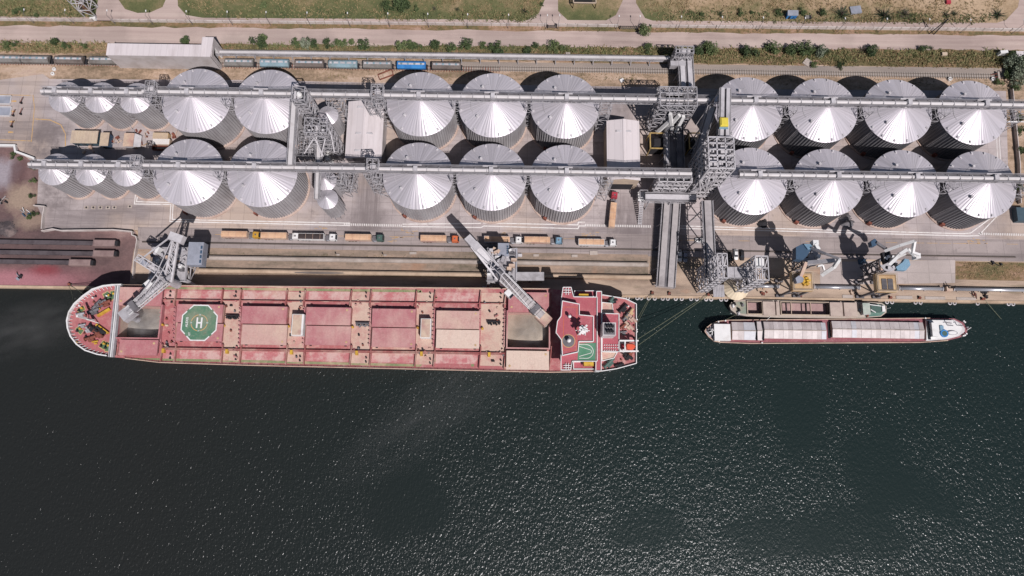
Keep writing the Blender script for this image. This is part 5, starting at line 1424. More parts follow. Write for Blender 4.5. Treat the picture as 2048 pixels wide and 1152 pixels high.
loader('dusty ship loader with long diagonal boom, loading the aftmost hold', (1006, 556), (1093, 642), (947, 488), 21, 19, 25, (974, 496, 1034, 566), (996, 486, 1018, 512, 14), 1.7, 2)

# ------------------------------------------------------------------ portal cranes on the east quay
def portal(label, px0, py0, px1, py1, z, topm, extra, jib, cab, roofs):
    x0, y1, _ = G(px0, py0, z); x1, y0, _ = G(px1, py1, z)
    cx, cy = (x0 + x1) / 2, (y0 + y1) / 2
    t = thing('portal_crane', label, 'crane', (cx, cy, 0), 'blue and white portal cranes')
    for x in (x0 + .6, x1 - .6):
        for y in (y0 + .6, y1 - .6):
            mb = MB(); mb.beam((x, y, .5), (x, y, z - 1), .8); mb.box(x - 1.6, x + 1.6, y - .5, y + .5, .12, .9); mb.build('leg', M['galvdark'], t)
    for y in (y0 + .6, y1 - .6): mb = MB(); mb.beam((x0, y, 3), (x1, y, z - 2), .35); mb.beam((x1, y, 3), (x0, y, z - 2), .35); mb.build('leg_brace', M['galvdark'], t)
    mb = MB(); w = .55                                              # hopper rim (tan) with dished top
    mb.add([(x0, y0, z), (x1, y0, z), (x1, y1, z), (x0, y1, z), (x0 + .9, y0 + .9, z + .5), (x1 - .9, y0 + .9, z + .5), (x1 - .9, y1 - .9, z + .5), (x0 + .9, y1 - .9, z + .5), (x0, y0, z - 2.2), (x1, y0, z - 2.2), (x1, y1, z - 2.2), (x0, y1, z - 2.2)],
           [(0, 1, 5, 4), (1, 2, 6, 5), (2, 3, 7, 6), (3, 0, 4, 7), (4, 5, 6, 7), (8, 9, 1, 0), (9, 10, 2, 1), (10, 11, 3, 2), (11, 8, 0, 3), (11, 10, 9, 8)])
    mb.build('hopper_roof', M['tan'], t)
    mb = MB(); mb.frame((x0 + .5, x1 - .5), (y0 + .5, y1 - .5), (z - 2.2, z + .8), .2, False)
    for zz in (z + .9,): 
        for p, q in (((x0, y0), (x1, y0)), ((x1, y0), (x1, y1)), ((x1, y1), (x0, y1)), ((x0, y1), (x0, y0))): mb.beam((*p, zz), (*q, zz), .14)
    mb.build('guard_rail', M['beige'], t)
    if extra == 'panels':
        for k in (0, 1):
            mb = MB(); xa = x0 + (x1 - x0) * (.22 + .3 * k); xb = xa + (x1 - x0) * .25; ya = y0 + (y1 - y0) * .12; yb = y0 + (y1 - y0) * .68
            mb.box(xa, xb, ya, yb, z + .5, z + .72); pn = mb.build('grille', M['galvdark'], t)
            mb = MB()
            for j in range(9): yy = ya + (yb - ya) * j / 8; mb.box(xa, xb, yy - .05, yy + .05, z + .72, z + .84)
            mb.build('grille_bar', M['dark'], pn)
    else:
        for k in range(10):
            X, Y = x0 + (x1 - x0) * rnd.uniform(.4, .85), y0 + (y1 - y0) * rnd.uniform(.2, .8); mb = MB()
            mb.obox(X, Y, rnd.uniform(.8, 1.8), rnd.uniform(.6, 1.4), z + .5, z + rnd.uniform(1, 2), rnd.uniform(0, 1), .9); mb.build('pump_unit', M['yellow'], t)
    # turntable and machine deck north of the hopper
    tx, ty, tz = cab[0]
    mb = MB(); mb.frame((tx - 2, tx + 2), (ty - 2, ty + 2), [tz * k / 4 for k in range(5)], .42); mb.build('pedestal', M['galvdark'], t)
    mb = MB(); mb.lathe([(3.4, tz), (3.4, tz + .4)], tx, ty, 24); mb.build('turntable', M['galv'], t)
    for poly, za, zb, m, nm in roofs: mb = MB(); mb.prism(poly, za, zb); mb.build(nm, M[m], t)
    for pts, w, m, nm in jib:
        mb = MB()
        for i in range(len(pts) - 1): mb.beam(pts[i], pts[i + 1], w, w * 1.2)
        mb.build(nm, M[m], t)
    for k in range(9):
        a = rnd.uniform(0, 6.28); X, Y = tx + 2.2 * math.cos(a), ty + 2.2 * math.sin(a); mb = MB(); mb.obox(X, Y, rnd.uniform(.7, 1.6), rnd.uniform(.6, 1.2), tz + .4, tz + rnd.uniform(1, 2.6), a, .9); mb.build('winch', M[('white', 'galvlight', 'dark')[k % 3]], t)
    return t
g = lambda x, y, z: G(x, y, z)
portal('portal crane with deep blue cab house and yellow machinery on its hopper', 1583, 544, 1627, 582, 15, 'tan', 'pumps',
       [([g(1622, 496, 22), g(1652, 508, 27), g(1679, 518, 30)], .7, 'galv', 'jib_stay'), ([g(1679, 518, 30), g(1668, 534, 26)], 1.1, 'white', 'jib_head'), ([g(1668, 534, 26), g(1644, 550, 22)], 1.3, 'white', 'grab_arm'), ([g(1617, 526, 19), g(1672, 521, 26)], 1.5, 'galvlight', 'jib'),
        ([g(1634, 533, 18), g(1645, 530, 18), g(1648, 540, 17)], .6, 'white', 'pipe_arm'), ([g(1612, 524, 19), g(1600, 556, 17)], 1.2, 'dustytan', 'loading_leg'), ([g(1630, 488, 22), g(1637, 500, 22)], 1.2, 'white', 'ballast_arm')],
       (g(1622, 516, 17),), [(P([(1592, 494), (1606, 487), (1620, 488), (1624, 496), (1614, 512), (1606, 520), (1592, 518)], 21), 17.5, 21, 'navy', 'machine_house'), (P([(1608, 488), (1621, 488), (1627, 496), (1616, 499)], 22), 21, 22, 'blue', 'cab_roof'),
        (P([(1626, 480), (1637, 480), (1638, 489), (1627, 490)], 22.5), 19.5, 22.5, 'white', 'counterweight'), (P([(1591, 556), (1598, 551), (1608, 556), (1606, 564), (1594, 566)], 18), 16, 18, 'greyblue', 'spout_hood')])
portal('portal crane with pale blue cab and white folded boom, two dark grilles on its hopper', 1751, 547, 1795, 584, 15, 'tan', 'panels',
       [([g(1770, 502, 22), g(1800, 491, 26), g(1829, 482, 29)], 1.0, 'white', 'boom'), ([g(1829, 482, 29), g(1825, 505, 25), g(1839, 510, 24)], .9, 'white', 'boom_head'), ([g(1779, 528, 20), g(1800, 508, 24), g(1815, 498, 26)], 1.2, 'white', 'jib'), ([g(1815, 498, 26), g(1832, 514, 22)], .8, 'white', 'grab_arm'),
        ([g(1752, 485, 23), g(1772, 498, 22)], .9, 'galvdark', 'ballast_arm'), ([g(1786, 520, 19), g(1812, 508, 22)], .6, 'white', 'pipe_arm'), ([g(1762, 523, 17), g(1763, 540, 16)], 1.3, 'dustytan', 'loading_leg')],
       (g(1776, 526, 17),), [(P([(1792, 534), (1806, 524), (1810, 517), (1818, 519), (1821, 530), (1812, 541), (1795, 540)], 18), 16, 18, 'blue', 'cab_roof'), (P([(1742, 483), (1750, 477), (1757, 485), (1751, 492), (1744, 492)], 23), 20.5, 23, 'navy', 'counterweight'),
        (P([(1832, 507), (1841, 506), (1842, 516), (1833, 517)], 23), 20, 23, 'white', 'grab'), (P([(1764, 505), (1780, 502), (1786, 520), (1770, 528)], 19), 17.4, 19, 'dark', 'machine_house')])
x, y, _ = G(1728, 521, 2)
t = thing('grab_bucket', 'blue steel grab parked in the shade beside the panelled portal', 'grab', (x, y, 0))
mb = MB(); mb.obox(x, y, 3, 2.2, .06, 1.8, .2, .6); mb.build('jaw', M['navy'], t)
mb = MB(); mb.beam((x - 1.2, y - .8, 1.8), (x, y, 3), .3); mb.beam((x + 1.2, y + .8, 1.8), (x, y, 3), .3); mb.build('arm', M['blue'], t)
for i, (px, py) in enumerate(((1690, 437), (1694, 447))):
    heap('grab_tangle', ('round tangle of grey steel by the silo footing, upper of two', 'round tangle of grey steel by the silo footing, lower of two')[i], px, py, 2.6, 1.6, M['galvdark'], .8, 20 + i)
heap('grab_tangle', 'dark grab and cable coil by the westernmost dark walled silo', 1524, 447, 2.2, 1.5, M['dark'], .9, 25)
# ------------------------------------------------------------------ the bulk carrier
DK = 10.5
def m_deck(name, c, wear, dust, lo=.5, hi=.66, dl=.56, dh=.7, sc=.22):
    n = N(name)
    a = n.ramp(n.noise(sc, 6, .72), [(lo, g1(0)), (hi, g1(.8))])
    b = n.ramp(n.noise(.07, 4, .6, n.pos(1, .7, 1)), [(dl, g1(0)), (dh, g1(.85))])
    f = n.ramp(n.noise(1.7, 4, .8), [(.25, g1(.82)), (.75, g1(1.1))])
    col = n.mix(b, n.mix(a, c, wear), dust)
    sc_ = n.ramp(n.noise(.75, 8, .85, None, .6), [(.54, g1(0)), (.68, g1(.6))])
    col = n.mix(sc_, col, n.mix(.4, wear, C(230, 210, 198)))
    ru = n.ramp(n.noise(.4, 7, .8, n.pos(1.6, .5, 1)), [(.58, g1(0)), (.72, g1(.5))])
    col = n.mix(ru, col, C(150, 92, 78))
    return n.out(n.mix(1.0, col, f, 'MULTIPLY'), .75, 0, .3)
D_RED = m_deck('ship deck red', C(188, 104, 106), C(212, 166, 156), C(222, 194, 168))
D_WORN = m_deck('worn ship deck red', C(204, 118, 120), C(222, 186, 176), C(222, 196, 172), .42, .58)
D_DUST = m_deck('dusty cross deck', C(214, 180, 160), C(204, 140, 132), C(222, 194, 172), .46, .62)
D_TOP = m_deck('bridge deck red', C(190, 88, 100), C(200, 116, 120), C(194, 100, 106), .5, .8)
D_HATCH = m_deck('hatch cover red', C(192, 116, 121), C(206, 146, 145), C(216, 172, 160), .46, .72, .48, .7)
D_HDUST = m_deck('dusted hatch cover', C(212, 168, 156), C(200, 136, 132), C(222, 190, 168), .5, .72, .45, .6)
D_TAN = m_deck('grain covered hatch', C(228, 200, 182), C(220, 178, 162), C(230, 204, 184), .52, .8)
D_FORE = m_deck('forecastle red', C(190, 104, 108), C(206, 140, 136), C(206, 146, 138), .52, .72)
D_GREEN = m_deck('deck walkway green', C(134, 144, 96), C(178, 164, 122), C(204, 176, 138), .48, .62, .5, .62)
D_PAD = m_deck('helipad green', C(82, 134, 104), C(124, 146, 120), C(150, 152, 128), .5, .7, .5, .64)
HULLM = mat('ship side paint', C(168, 90, 88), C(196, 156, 140), .4, .15, .12, .6)
ship = thing('bulk_carrier', 'large red decked bulk carrier moored along the quay with a helipad on one hatch', 'ship', G(700, 650, 0))
deck_px = [(1100, 578), (250.7, 570.5), (232, 571), (214, 573), (192, 580), (173, 593.5), (156, 609), (145, 626), (141, 643), (142.5, 658), (148.6, 675), (160.7, 690.8), (177.8, 703), (202, 711), (221.5, 714), (250.7, 716.5), (318.7, 724.8), (498.5, 730.5), (850, 738.5), (1100, 744.5), (1202, 742.5), (1233, 737.7), (1272, 727), (1272, 608.5), (1250, 598), (1204, 590.4), (1180, 584)]
deck = P(deck_px, DK)
def scale_poly(poly, k, cx=None, cy=None):
    cx = sum(p[0] for p in poly) / len(poly) if cx is None else cx; cy = sum(p[1] for p in poly) / len(poly) if cy is None else cy
    return [(cx + (x - cx) * k, cy + (y - cy) * k) for x, y in poly]
def loft(mb, rings, cap=True):
    n = len(rings[0]); vs = [p for r in rings for p in r]; fs = []
    for k in range(len(rings) - 1):
        for i in range(n): fs.append((k * n + i, k * n + (i + 1) % n, (k + 1) * n + (i + 1) % n, (k + 1) * n + i))
    if cap: fs += [tuple(range((len(rings) - 1) * n, len(rings) * n))]
    return mb.add(vs, fs)
cyS = sum(p[1] for p in deck) / len(deck)
def ringz(poly, z, k, dx=0): return [(x + (dx if x < -150 else -dx if x > 40 else 0), cyS + (y - cyS) * k, z) for x, y in poly]
cut = lambda px0, py0, px1, py1, z=DK: (G(px0, py0, z)[0], G(px1, py1, z)[1], G(px1, py1, z)[0], G(px0, py0, z)[1])
mb = MB(); loft(mb, [ringz(deck, -4, .93, 5), ringz(deck, 1, .97, 3), ringz(deck, DK, 1)][::1], False)
mb.f = [f[::1] for f in mb.f]; mb.build('hull', HULLM, ship)
# main deck split around the two open holds
o1 = cut(245, 612, 321, 677); o7 = cut(1016, 625, 1097, 697)
xs_f, xs_a = G(232, 640, DK)[0], G(1112, 640, DK)[0]
def clip_x(poly, xa, xb):
    def half(pl, x, keep):
        out = []
        for i in range(len(pl)):
            p, q = pl[i], pl[(i + 1) % len(pl)]
            pi, qi = keep(p[0], x), keep(q[0], x)
            if pi: out.append(p)
            if pi != qi: t = (x - p[0]) / (q[0] - p[0]); out.append((x, p[1] + (q[1] - p[1]) * t))
        return out
    pl = half(poly, xa, lambda a, b: a >= b) if xa is not None else poly
    return half(pl, xb, lambda a, b: a <= b) if xb is not None else pl
def clip_y(poly, ya, yb):
    sw = [(y, x) for x, y in poly]; return [(x, y) for y, x in clip_x(sw, ya, yb)]
mb = MB()
mb.sheet(clip_x(deck, xs_f, o1[0]), DK); mb.sheet(clip_x(deck, o1[2], o7[0]), DK); mb.sheet(clip_x(deck, o7[2], None), DK)
for o in (o1, o7):
    b = clip_x(deck, o[0], o[2]); mb.sheet(clip_y(b, o[3], None), DK); mb.sheet(clip_y(b, None, o[1]), DK)
mb.build('main_deck', D_RED, ship)
fore = clip_x(deck, None, xs_f)
mb = MB(); mb.prism(fore, DK - .5, DK + 1.6); mb.build('forecastle', D_FORE, ship)
# bulwark round the bow, with stays
fw_ = [p for p in deck if p[0] < xs_f + 4]
fw_ = sorted(fw_, key=lambda p: math.atan2(p[1] - cyS, p[0] - (xs_f + 5)) % (2 * PI))
mb = MB()
zb = DK + 1.6
cxf = xs_f + 2
inn = [(cxf + (x - cxf) * .97, cyS + (y - cyS) * .965) for x, y in fw_]
for i in range(len(fw_) - 1):
    a, b, c, d = fw_[i], fw_[i + 1], inn[i + 1], inn[i]
    mb.add([(*a, zb - 2), (*b, zb - 2), (*c, zb - 2), (*d, zb - 2), (*a, zb + 1.25), (*b, zb + 1.25), (*c, zb + 1.25), (*d, zb + 1.25)], [(0, 1, 5, 4), (2, 3, 7, 6), (4, 5, 6, 7)])
mb.build('bulwark', M['white'], ship)
mb = MB()
for i in range(len(fw_) - 1):
    p, q = Vector(inn[i]), Vector(inn[i + 1]); k = max(1, int((q - p).length / 1.25))
    for j in range(k):
        a = p + (q - p) * ((j + .5) / k); c = Vector((cxf, cyS)); d = (c - a).normalized(); b = a + d * 1.0
        mb.beam((a.x, a.y, zb + .95), (b.x, b.y, zb + .05), .14, .3)
tag(mb.build('bulwark_stay', M['white'], ship), None, None, None, 'stuff')
# breakwater
for px, w, m in ((238.5, .4, 'galvlight'), (235, .4, 'white'), (231, .5, 'galv')):
    a, b = G(px + 1.5, 571.5, DK + 2.6), G(px - 13, 714, DK + 2.6); mb = MB(); mb.beam((a[0], a[1], DK + 2.2), (b[0], b[1], DK + 2.2), w, 1.6); mb.build('breakwater', M[m], ship)
def sp(px, py, dz=0): return Vector(G(px, py, DK + dz))
def pbox(nm, m, px0, py0, px1, py1, z0, z1, par=None, tp=1.0):
    xa, ya, xb, yb = cut(px0, py0, px1, py1, z1); mb = MB(); mb.obox((xa + xb) / 2, (ya + yb) / 2, xb - xa, yb - ya, z0, z1, 0, tp); return mb.build(nm, m, par or ship)
# forecastle gear
F = DK + 1.6
for a, b, w in (((194, 632), (219, 617), .9), ((192, 649), (215, 666), .9)):
    p, q = Vector(G(*a, F + 1)), Vector(G(*b, F + 1)); mb = MB(); mb.beam((p.x, p.y, F + .55), (q.x, q.y, F + .55), w, 1.1); mb.build('spare_beam', M['yellow'], ship)
mb = MB(); p, q = Vector(G(188, 641, F)), Vector(G(161, 636, F + 11)); mb.beam((p.x, p.y, F), (p.x + .2, p.y, F + 11), .7); mb.build('fore_mast', M['white'], ship)
mb = MB(); mb.beam((p.x - 2, p.y, F), (p.x, p.y, F + 7), .3); mb.beam((p.x + 2, p.y - 1, F), (p.x, p.y, F + 7), .3); mb.build('mast_stay', M['white'], ship)
for poly in ([(206, 589), (216, 583), (222, 593), (224, 600), (214, 603)], [(221, 583), (231, 582), (231, 598), (222, 598)], [(155, 619), (167, 612), (170, 619), (158, 627)], [(151, 658), (158, 653), (167, 661), (161, 669)], [(198, 693), (206, 682), (215, 686), (208, 699)], [(211, 686), (221, 685), (220, 702), (210, 702)]):
    w_ = P(poly, F); mb = MB(); mb.sheet(scale_poly(w_, 1.22), F + .02); mb.build('yellow_border', M['lineyellow'], ship)
    mb = MB(); mb.sheet(w_, F + .04); mb.build('bitt_base', mat('deck green', C(92, 124, 84), None, 1, .3, .1, .7), ship)
    cx, cy = sum(p[0] for p in w_) / len(w_), sum(p[1] for p in w_) / len(w_)
    for e in (-1, 1): mb = MB(); mb.lathe([(.34, F), (.34, F + .9), (.42, F + 1.0)], cx + e * .55, cy + e * .45, 10); mb.build('bitt', M['dark' if e < 0 else 'yellow'], ship)
def winch(px, py, a, z, m='rust', s=1.0):
    x, y, _ = G(px, py, z); w = MB(); L = 2.2 * s
    w.lathe([(.9 * s, -L), (.9 * s, -L + .2), (.5 * s, -L + .2), (.5 * s, -.2), (.9 * s, -.2), (.9 * s, 0), (.6 * s, 0), (.6 * s, L)], 0, 0, 12)
    c, q = math.cos(a), math.sin(a); w.v = [(x + zz * c - xx * q, y + zz * q + xx * c, z + 1.0 * s + yy) for xx, yy, zz in w.v]
    w.obox(x + .8 * q, y - .8 * c, 2.4 * s, 1.2 * s, z + .02, z + 1.1 * s, a, .9)
    w.build('mooring_winch', M[m], ship)
for a in ((196, 610, .9, F, 'galvdark'), (205, 606, .5, F, 'galvdark'), (213, 606, .4, F, 'rust'), (190, 622, .4, F, 'galvdark'), (200, 668, -.6, F, 'rust'), (190, 658, -.6, F, 'dark'), (206, 661, -.6, F, 'dark'), (184, 676, .3, F, 'rust'), (166, 650, .2, F, 'galv', .6), (178, 660, -.8, F, 'galv', .6), (163, 628, .2, F, 'galv', .7), (192, 683, .2, F, 'yellow', .5)): winch(*a)
for i in range(14):
    a = rnd.uniform(150, 222), rnd.uniform(590, 698)
    mb = MB(); x, y, _ = G(*a, F); mb.lathe([(.25, F), (.25, F + .6), (.4, F + .7), (.3, F + 1)], x, y, 8); mb.build('vent_head', M[('white', 'rust', 'yellow', 'dark')[i % 4]], ship)
# hatches
HZ = DK + 2.3
HT = [(355, 608, 443, 683, 646), (485, 612, 572, 690, 648.5), (613, 614, 700, 691, 651), (745, 617, 830, 695, 655), (873, 621, 958, 697, 658.5)]
HM = [(D_HATCH, D_HATCH), (D_HATCH, D_HDUST), (D_HATCH, D_HATCH), (D_HATCH, D_HATCH), (D_HDUST, D_TAN)]
for (x0, y0, x1, y1, ym), (ma, mb_) in zip(HT, HM):
    pbox('hatch_coaming', HULLM, x0 + 1, y0 + 1, x1 - 1, y1 - 1, DK, HZ - .5)
    for a, b, m in ((y0, ym - .4, ma), (ym + .4, y1, mb_)):
        c = pbox('hatch_cover', m, x0, a, x1, b, HZ - .48, HZ + .35)
        xa, ya, xb, yb = cut(x0, a, x1, b, HZ)
        for k in range(1, 6):
            mb = MB(); x = xa + (xb - xa) * k / 6; mb.box(x - .05, x + .05, ya + .3, yb - .3, HZ + .351, HZ + .39); mb.build('stiffener', m, c)
        mb = MB(); mb.lathe([(.42, HZ + .36), (.42, HZ + .44)], xb - 1.4, (yb - 1.0) if a == y0 else (ya + 1.2), 12); mb.build('lifting_pad', M['tan'], c)
        for k in (.12, .9):
            mb = MB(); X = xa + (xb - xa) * k; mb.obox(X, yb + .12 if a == y0 else ya - .12, .9, .5, HZ - .3, HZ + .2, 0, .8); mb.build('cleat', M['dark'], c)
for x0, y0, x1, y1, m in ((240, 574, 322, 610, D_HATCH), (240, 679, 313, 711, D_HATCH), (1017, 584, 1098, 622, D_HATCH), (1013, 701, 1098, 740, D_TAN)):
    c = pbox('hatch_cover', m, x0, y0, x1, y1, HZ - .48, HZ + .35)
    xa, ya, xb, yb = cut(x0, y0, x1, y1, HZ)
    for k in range(1, 6): mb = MB(); x = xa + (xb - xa) * k / 6; mb.box(x - .05, x + .05, ya + .3, yb - .3, HZ + .351, HZ + .39); mb.build('stiffener', m, c)
    for px_ in (xa + 1.3, xb - 1.3): mb = MB(); mb.lathe([(.45, HZ + .36), (.45, HZ + .44)], px_, (ya + 1.3) if px_ < (xa + xb) / 2 else yb - 1.3, 12); mb.build('lifting_pad', M['tan'], c)
def m_grain(name, a, b):
    n = N(name); col = n.ramp(n.noise(.09, 4, .55, n.pos(1, 1.2, 1), 1.2), [(.35, a), (.65, b)])
    f = n.ramp(n.noise(2, 3, .8), [(.25, g1(.93)), (.75, g1(1.05))])
    return n.out(n.mix(1.0, col, f, 'MULTIPLY'), .95)
for o, m, zg in ((o1, m_grain('grey dusty grain', C(150, 142, 134), C(186, 178, 168)), 6.2), (o7, m_grain('brown dusty grain', C(160, 146, 130), C(198, 182, 164)), 7.6)):
    xa, ya, xb, yb = o
    mb = MB()
    for bx in ((xa - .5, xa, ya - .5, yb + .5), (xb, xb + .5, ya - .5, yb + .5), (xa + .001, xb - .001, ya - .5, ya), (xa + .001, xb - .001, yb, yb + .5)): mb.box(*bx, DK - .02, HZ - .1)
    mb.build('hatch_coaming', D_HATCH, ship)
    mb = MB(); mb.add([(xa, ya, DK), (xb, ya, DK), (xb, yb, DK), (xa, yb, DK), (xa, ya, -2), (xb, ya, -2), (xb, yb, -2), (xa, yb, -2)], [(0, 1, 5, 4), (1, 2, 6, 5), (2, 3, 7, 6), (3, 0, 4, 7), (4, 5, 6, 7)]); mb.build('hold_wall', D_HDUST, ship)
    mb = MB(); n = 18; vs = []
    for i in range(n + 1):
        for j in range(n + 1):
            u, v = i / n, j / n; d = math.hypot(u - .5, v - .45)
            vs.append((xa + (xb - xa) * u, ya + (yb - ya) * v, zg - 3.4 * d * d * 1.6 + .15 * math.sin(9 * u + 4 * v)))
    mb.add(vs, [(i * (n + 1) + j, (i + 1) * (n + 1) + j, (i + 1) * (n + 1) + j + 1, i * (n + 1) + j + 1) for i in range(n) for j in range(n)]); mb.build('grain_cargo', m, ship, True)
# rails for the rolling covers, across the ship
for px in (237.5, 324, 351.5, 445, 482, 574, 610, 702.5, 742, 832.5, 870, 961, 1011, 1102):
    for a, b in ((575 + px * .008, 608 + px * .008), (686 + px * .006, 716 + px * .022 if px > 240 else 711)):
        p, q = sp(px + 1, a, 1), sp(px - 3, b, 1); mb = MB(); mb.beam((p.x, p.y, DK + .7), (q.x, q.y, DK + .7), .35, 1.4); mb.build('cover_rail', HULLM, ship)
    p, q = sp(px - .5, 610 + px * .008, .5), sp(px - 3, 688 + px * .006, .5); mb = MB(); mb.beam((p.x, p.y, DK + .35), (q.x, q.y, DK + .35), .5, .7)
    for k in range(9):
        r = p + (q - p) * ((k + .5) / 9); mb.box(r.x - .55, r.x + .2, r.y - .14, r.y + .14, DK + .02, DK + 1.1)
    mb.build('cross_rail', D_HATCH, ship)
# long pipes and green side walkways
for ya, yb, w in ((599.5, 607.5, .16), (696, 706.5, .2), (699, 709.5, .14)):
    p, q = sp(325, ya, .6), sp(1012, yb, .6); mb = MB(); mb.tube([(p.x, p.y, DK + .9), (q.x, q.y, DK + .9)], w * 1.4, 6); mb.build('deck_pipe', HULLM, ship)
def dsheet(nm, poly, m, z=.02, par=None): mb = MB(); mb.sheet(P(poly, DK + z), DK + z); return mb.build(nm, m, par or ship)
dsheet('side_walkway', [(330, 573.5), (842, 579.5), (842, 585), (330, 578)], D_GREEN)
dsheet('side_walkway', [(262, 716.5), (330, 721.5), (500, 725), (840, 733.5), (840, 728.5), (500, 720), (330, 716.5)], D_GREEN)
dsheet('side_walkway', [(842, 580), (852, 594), (955, 595), (955, 588), (950, 588), (950, 599), (842, 596), (836, 585)], D_GREEN)
dsheet('side_walkway', [(840, 728), (848, 719), (948, 721), (948, 733), (942, 733), (942, 725), (850, 723), (840, 734)], D_GREEN)
for k, (x0, x1) in enumerate(((447, 481), (576, 609), (704, 741), (834, 869), (963, 1010))):
    c = 604 + x0 * .006
    dsheet('cross_deck', [(x0, 580 + x0 * .006), (x1, 580 + x1 * .006), (x1 - 3, 712 + x1 * .02), (x0 - 3, 712 + x0 * .02)], D_DUST if k != 1 else D_DUST, .03)
for x0, x1 in ((325, 351), (363, 443), (488, 571), (618, 700), (747, 830), (875, 957)):
    dsheet('side_deck', [(x0, 579.5 + x0 * .006), (x1, 579.5 + x1 * .006), (x1 - 1, 596 + x1 * .007), (x0 - 1, 596 + x0 * .007)], D_WORN, .035)
    dsheet('side_deck', [(x0 - 3, 694 + x0 * .008), (x1 - 3, 694 + x1 * .008), (x1 - 4, 711 + x1 * .018), (x0 - 4, 711 + x0 * .018)], D_WORN, .035)
for x0, y0, x1, y1 in ((585, 628, 605, 671), (842, 637, 861, 676)):
    h = pbox('mast_house', M['white'], x0, y0, x1, y1, DK, DK + 3.6)
    pbox('house_roof', M['dustytan'], x0 + 1.2, y0 + 1.2, x1 - 4 if x0 < 700 else x1 - 1.4, y1 - 1.2, DK + 3.6, DK + 3.75, h)
    pbox('house_door', M['dark'], x0 + 6, y1 - .2, x0 + 9, y1 + .4, DK + .1, DK + 2, h)
for px, py in ((467, 636), (726, 651), (988, 648)):
    p = sp(px, py); mb = MB()
    for i in range(5): mb.lathe([(.35, DK + .02), (.35, DK + 1.4), (.5, DK + 1.5), (.2, DK + 1.7)], p.x - 2 + i, p.y - .3 * (i % 2), 8)
    mb.box(p.x - 2.6, p.x + 2.6, p.y + .5, p.y + .9, DK + .02, DK + 1.6); mb.build('valve_manifold', M['dark'] if px != 726 else M['galvdark'], ship)
for x0, x1 in ((325, 350), (447, 481), (576, 609), (704, 741), (834, 869), (963, 1010)):
    for k in range(13):
        px, py = rnd.uniform(x0 + 2, x1 - 2), rnd.choice((rnd.uniform(590, 625), rnd.uniform(590, 700), rnd.uniform(680, 716))) + x0 * .012
        if 583 < px < 607 and 622 < py < 676 or 838 < px < 864 and 632 < py < 680: continue
        p = sp(px, py); mb = MB()
        if k % 3: mb.lathe([(.26, DK + .02), (.26, DK + .7), (.42, DK + .75), (.36, DK + 1.1)], p.x, p.y, 8)
        else: mb.obox(p.x, p.y, rnd.uniform(.5, 1.3), rnd.uniform(.5, 1), DK + .03, DK + rnd.uniform(.4, 1), 0, .9)
        mb.build('deck_fitting', (M['dark'], M['rust'], D_DUST, D_RED, M['galvdark'], D_RED, M['dustytan'])[k % 7] if 1 else None, ship)
    p = sp((x0 + x1) / 2 - 8, 698 + x0 * .012); mb = MB(); mb.obox(p.x, p.y, 1.0, 1.7, DK + .03, DK + 1.5, 0, .95); mb.build('locker', M['yellow'], ship)
    p = sp(x0 + 2, 646 + x0 * .012); mb = MB(); mb.lathe([(.5, DK + .02), (.5, DK + 1.2), (.3, DK + 1.5)], p.x, p.y, 10); mb.build('hydraulic_unit', M['yellow'], ship)
    for y in (586 + x0 * .006, 706 + x0 * .02):
        p = sp(x1 - 8, y)
        for e in (-.5, .5): mb = MB(); mb.lathe([(.25, DK + .05), (.25, DK + .8), (.34, DK + .9)], p.x, p.y + e * 1.6, 9); mb.build('bitt', M['dark'], ship)
# ship's rail
rail_ = [p for p in deck]
for seq in (deck_px[:2], deck_px[15:21]):
    q = P(seq, DK); mb = MB()
    for i in range(len(q) - 1):
        a, b = Vector(q[i]), Vector(q[i + 1]); k = max(1, int((b - a).length / 2.4))
        for zz in (.55, 1.1): mb.beam((a.x, a.y - .0, DK + zz), (b.x, b.y, DK + zz), .09)
        for j in range(k): c = a + (b - a) * (j / k); mb.beam((c.x, c.y, DK), (c.x, c.y, DK + 1.1), .09)
        mb.beam((a.x, a.y, DK + .1), (b.x, b.y, DK + .1), .35, .2)
    mb.build('railing', M['dustytan'], ship)
# helipad
x, y, _ = G(398.5, 645.5, HZ + .4)
R_ = 7.0; zp = HZ + .41
oc = lambda r, z: [(x + r / math.cos(PI / 8) * math.cos(PI / 8 + PI / 4 * i) * .985, y + r / math.cos(PI / 8) * math.sin(PI / 8 + PI / 4 * i), z) for i in range(8)]
pad = MB(); pad.sheet([p[:2] for p in oc(R_, 0)], zp); pad = pad.build('helipad', D_PAD, ship)
mb = MB(); a, b = oc(R_, zp + .012), oc(R_ - .45, zp + .012)
for i in range(8):
    if i in (0, 2, 4, 6):
        pass
    p, q, r, s_ = Vector(a[i]), Vector(a[(i + 1) % 8]), Vector(b[(i + 1) % 8]), Vector(b[i])
    if i % 2: mb.add([p, q, r, s_], [(0, 1, 2, 3)])
    else:
        for u, v in ((0, .4), (.6, 1)): mb.add([p + (q - p) * u, p + (q - p) * v, s_ + (r - s_) * v, s_ + (r - s_) * u], [(0, 1, 2, 3)])
mb.build('octagon_line', M['white'], pad)
mb = MB()
for k in range(4): mb.ring(x, y, 2.95, 3.25, zp + .012, 14, PI / 2 * k + .16, PI / 2 * k + PI / 2 - .16)
mb.build('aiming_circle', M['lineyellow'], pad)
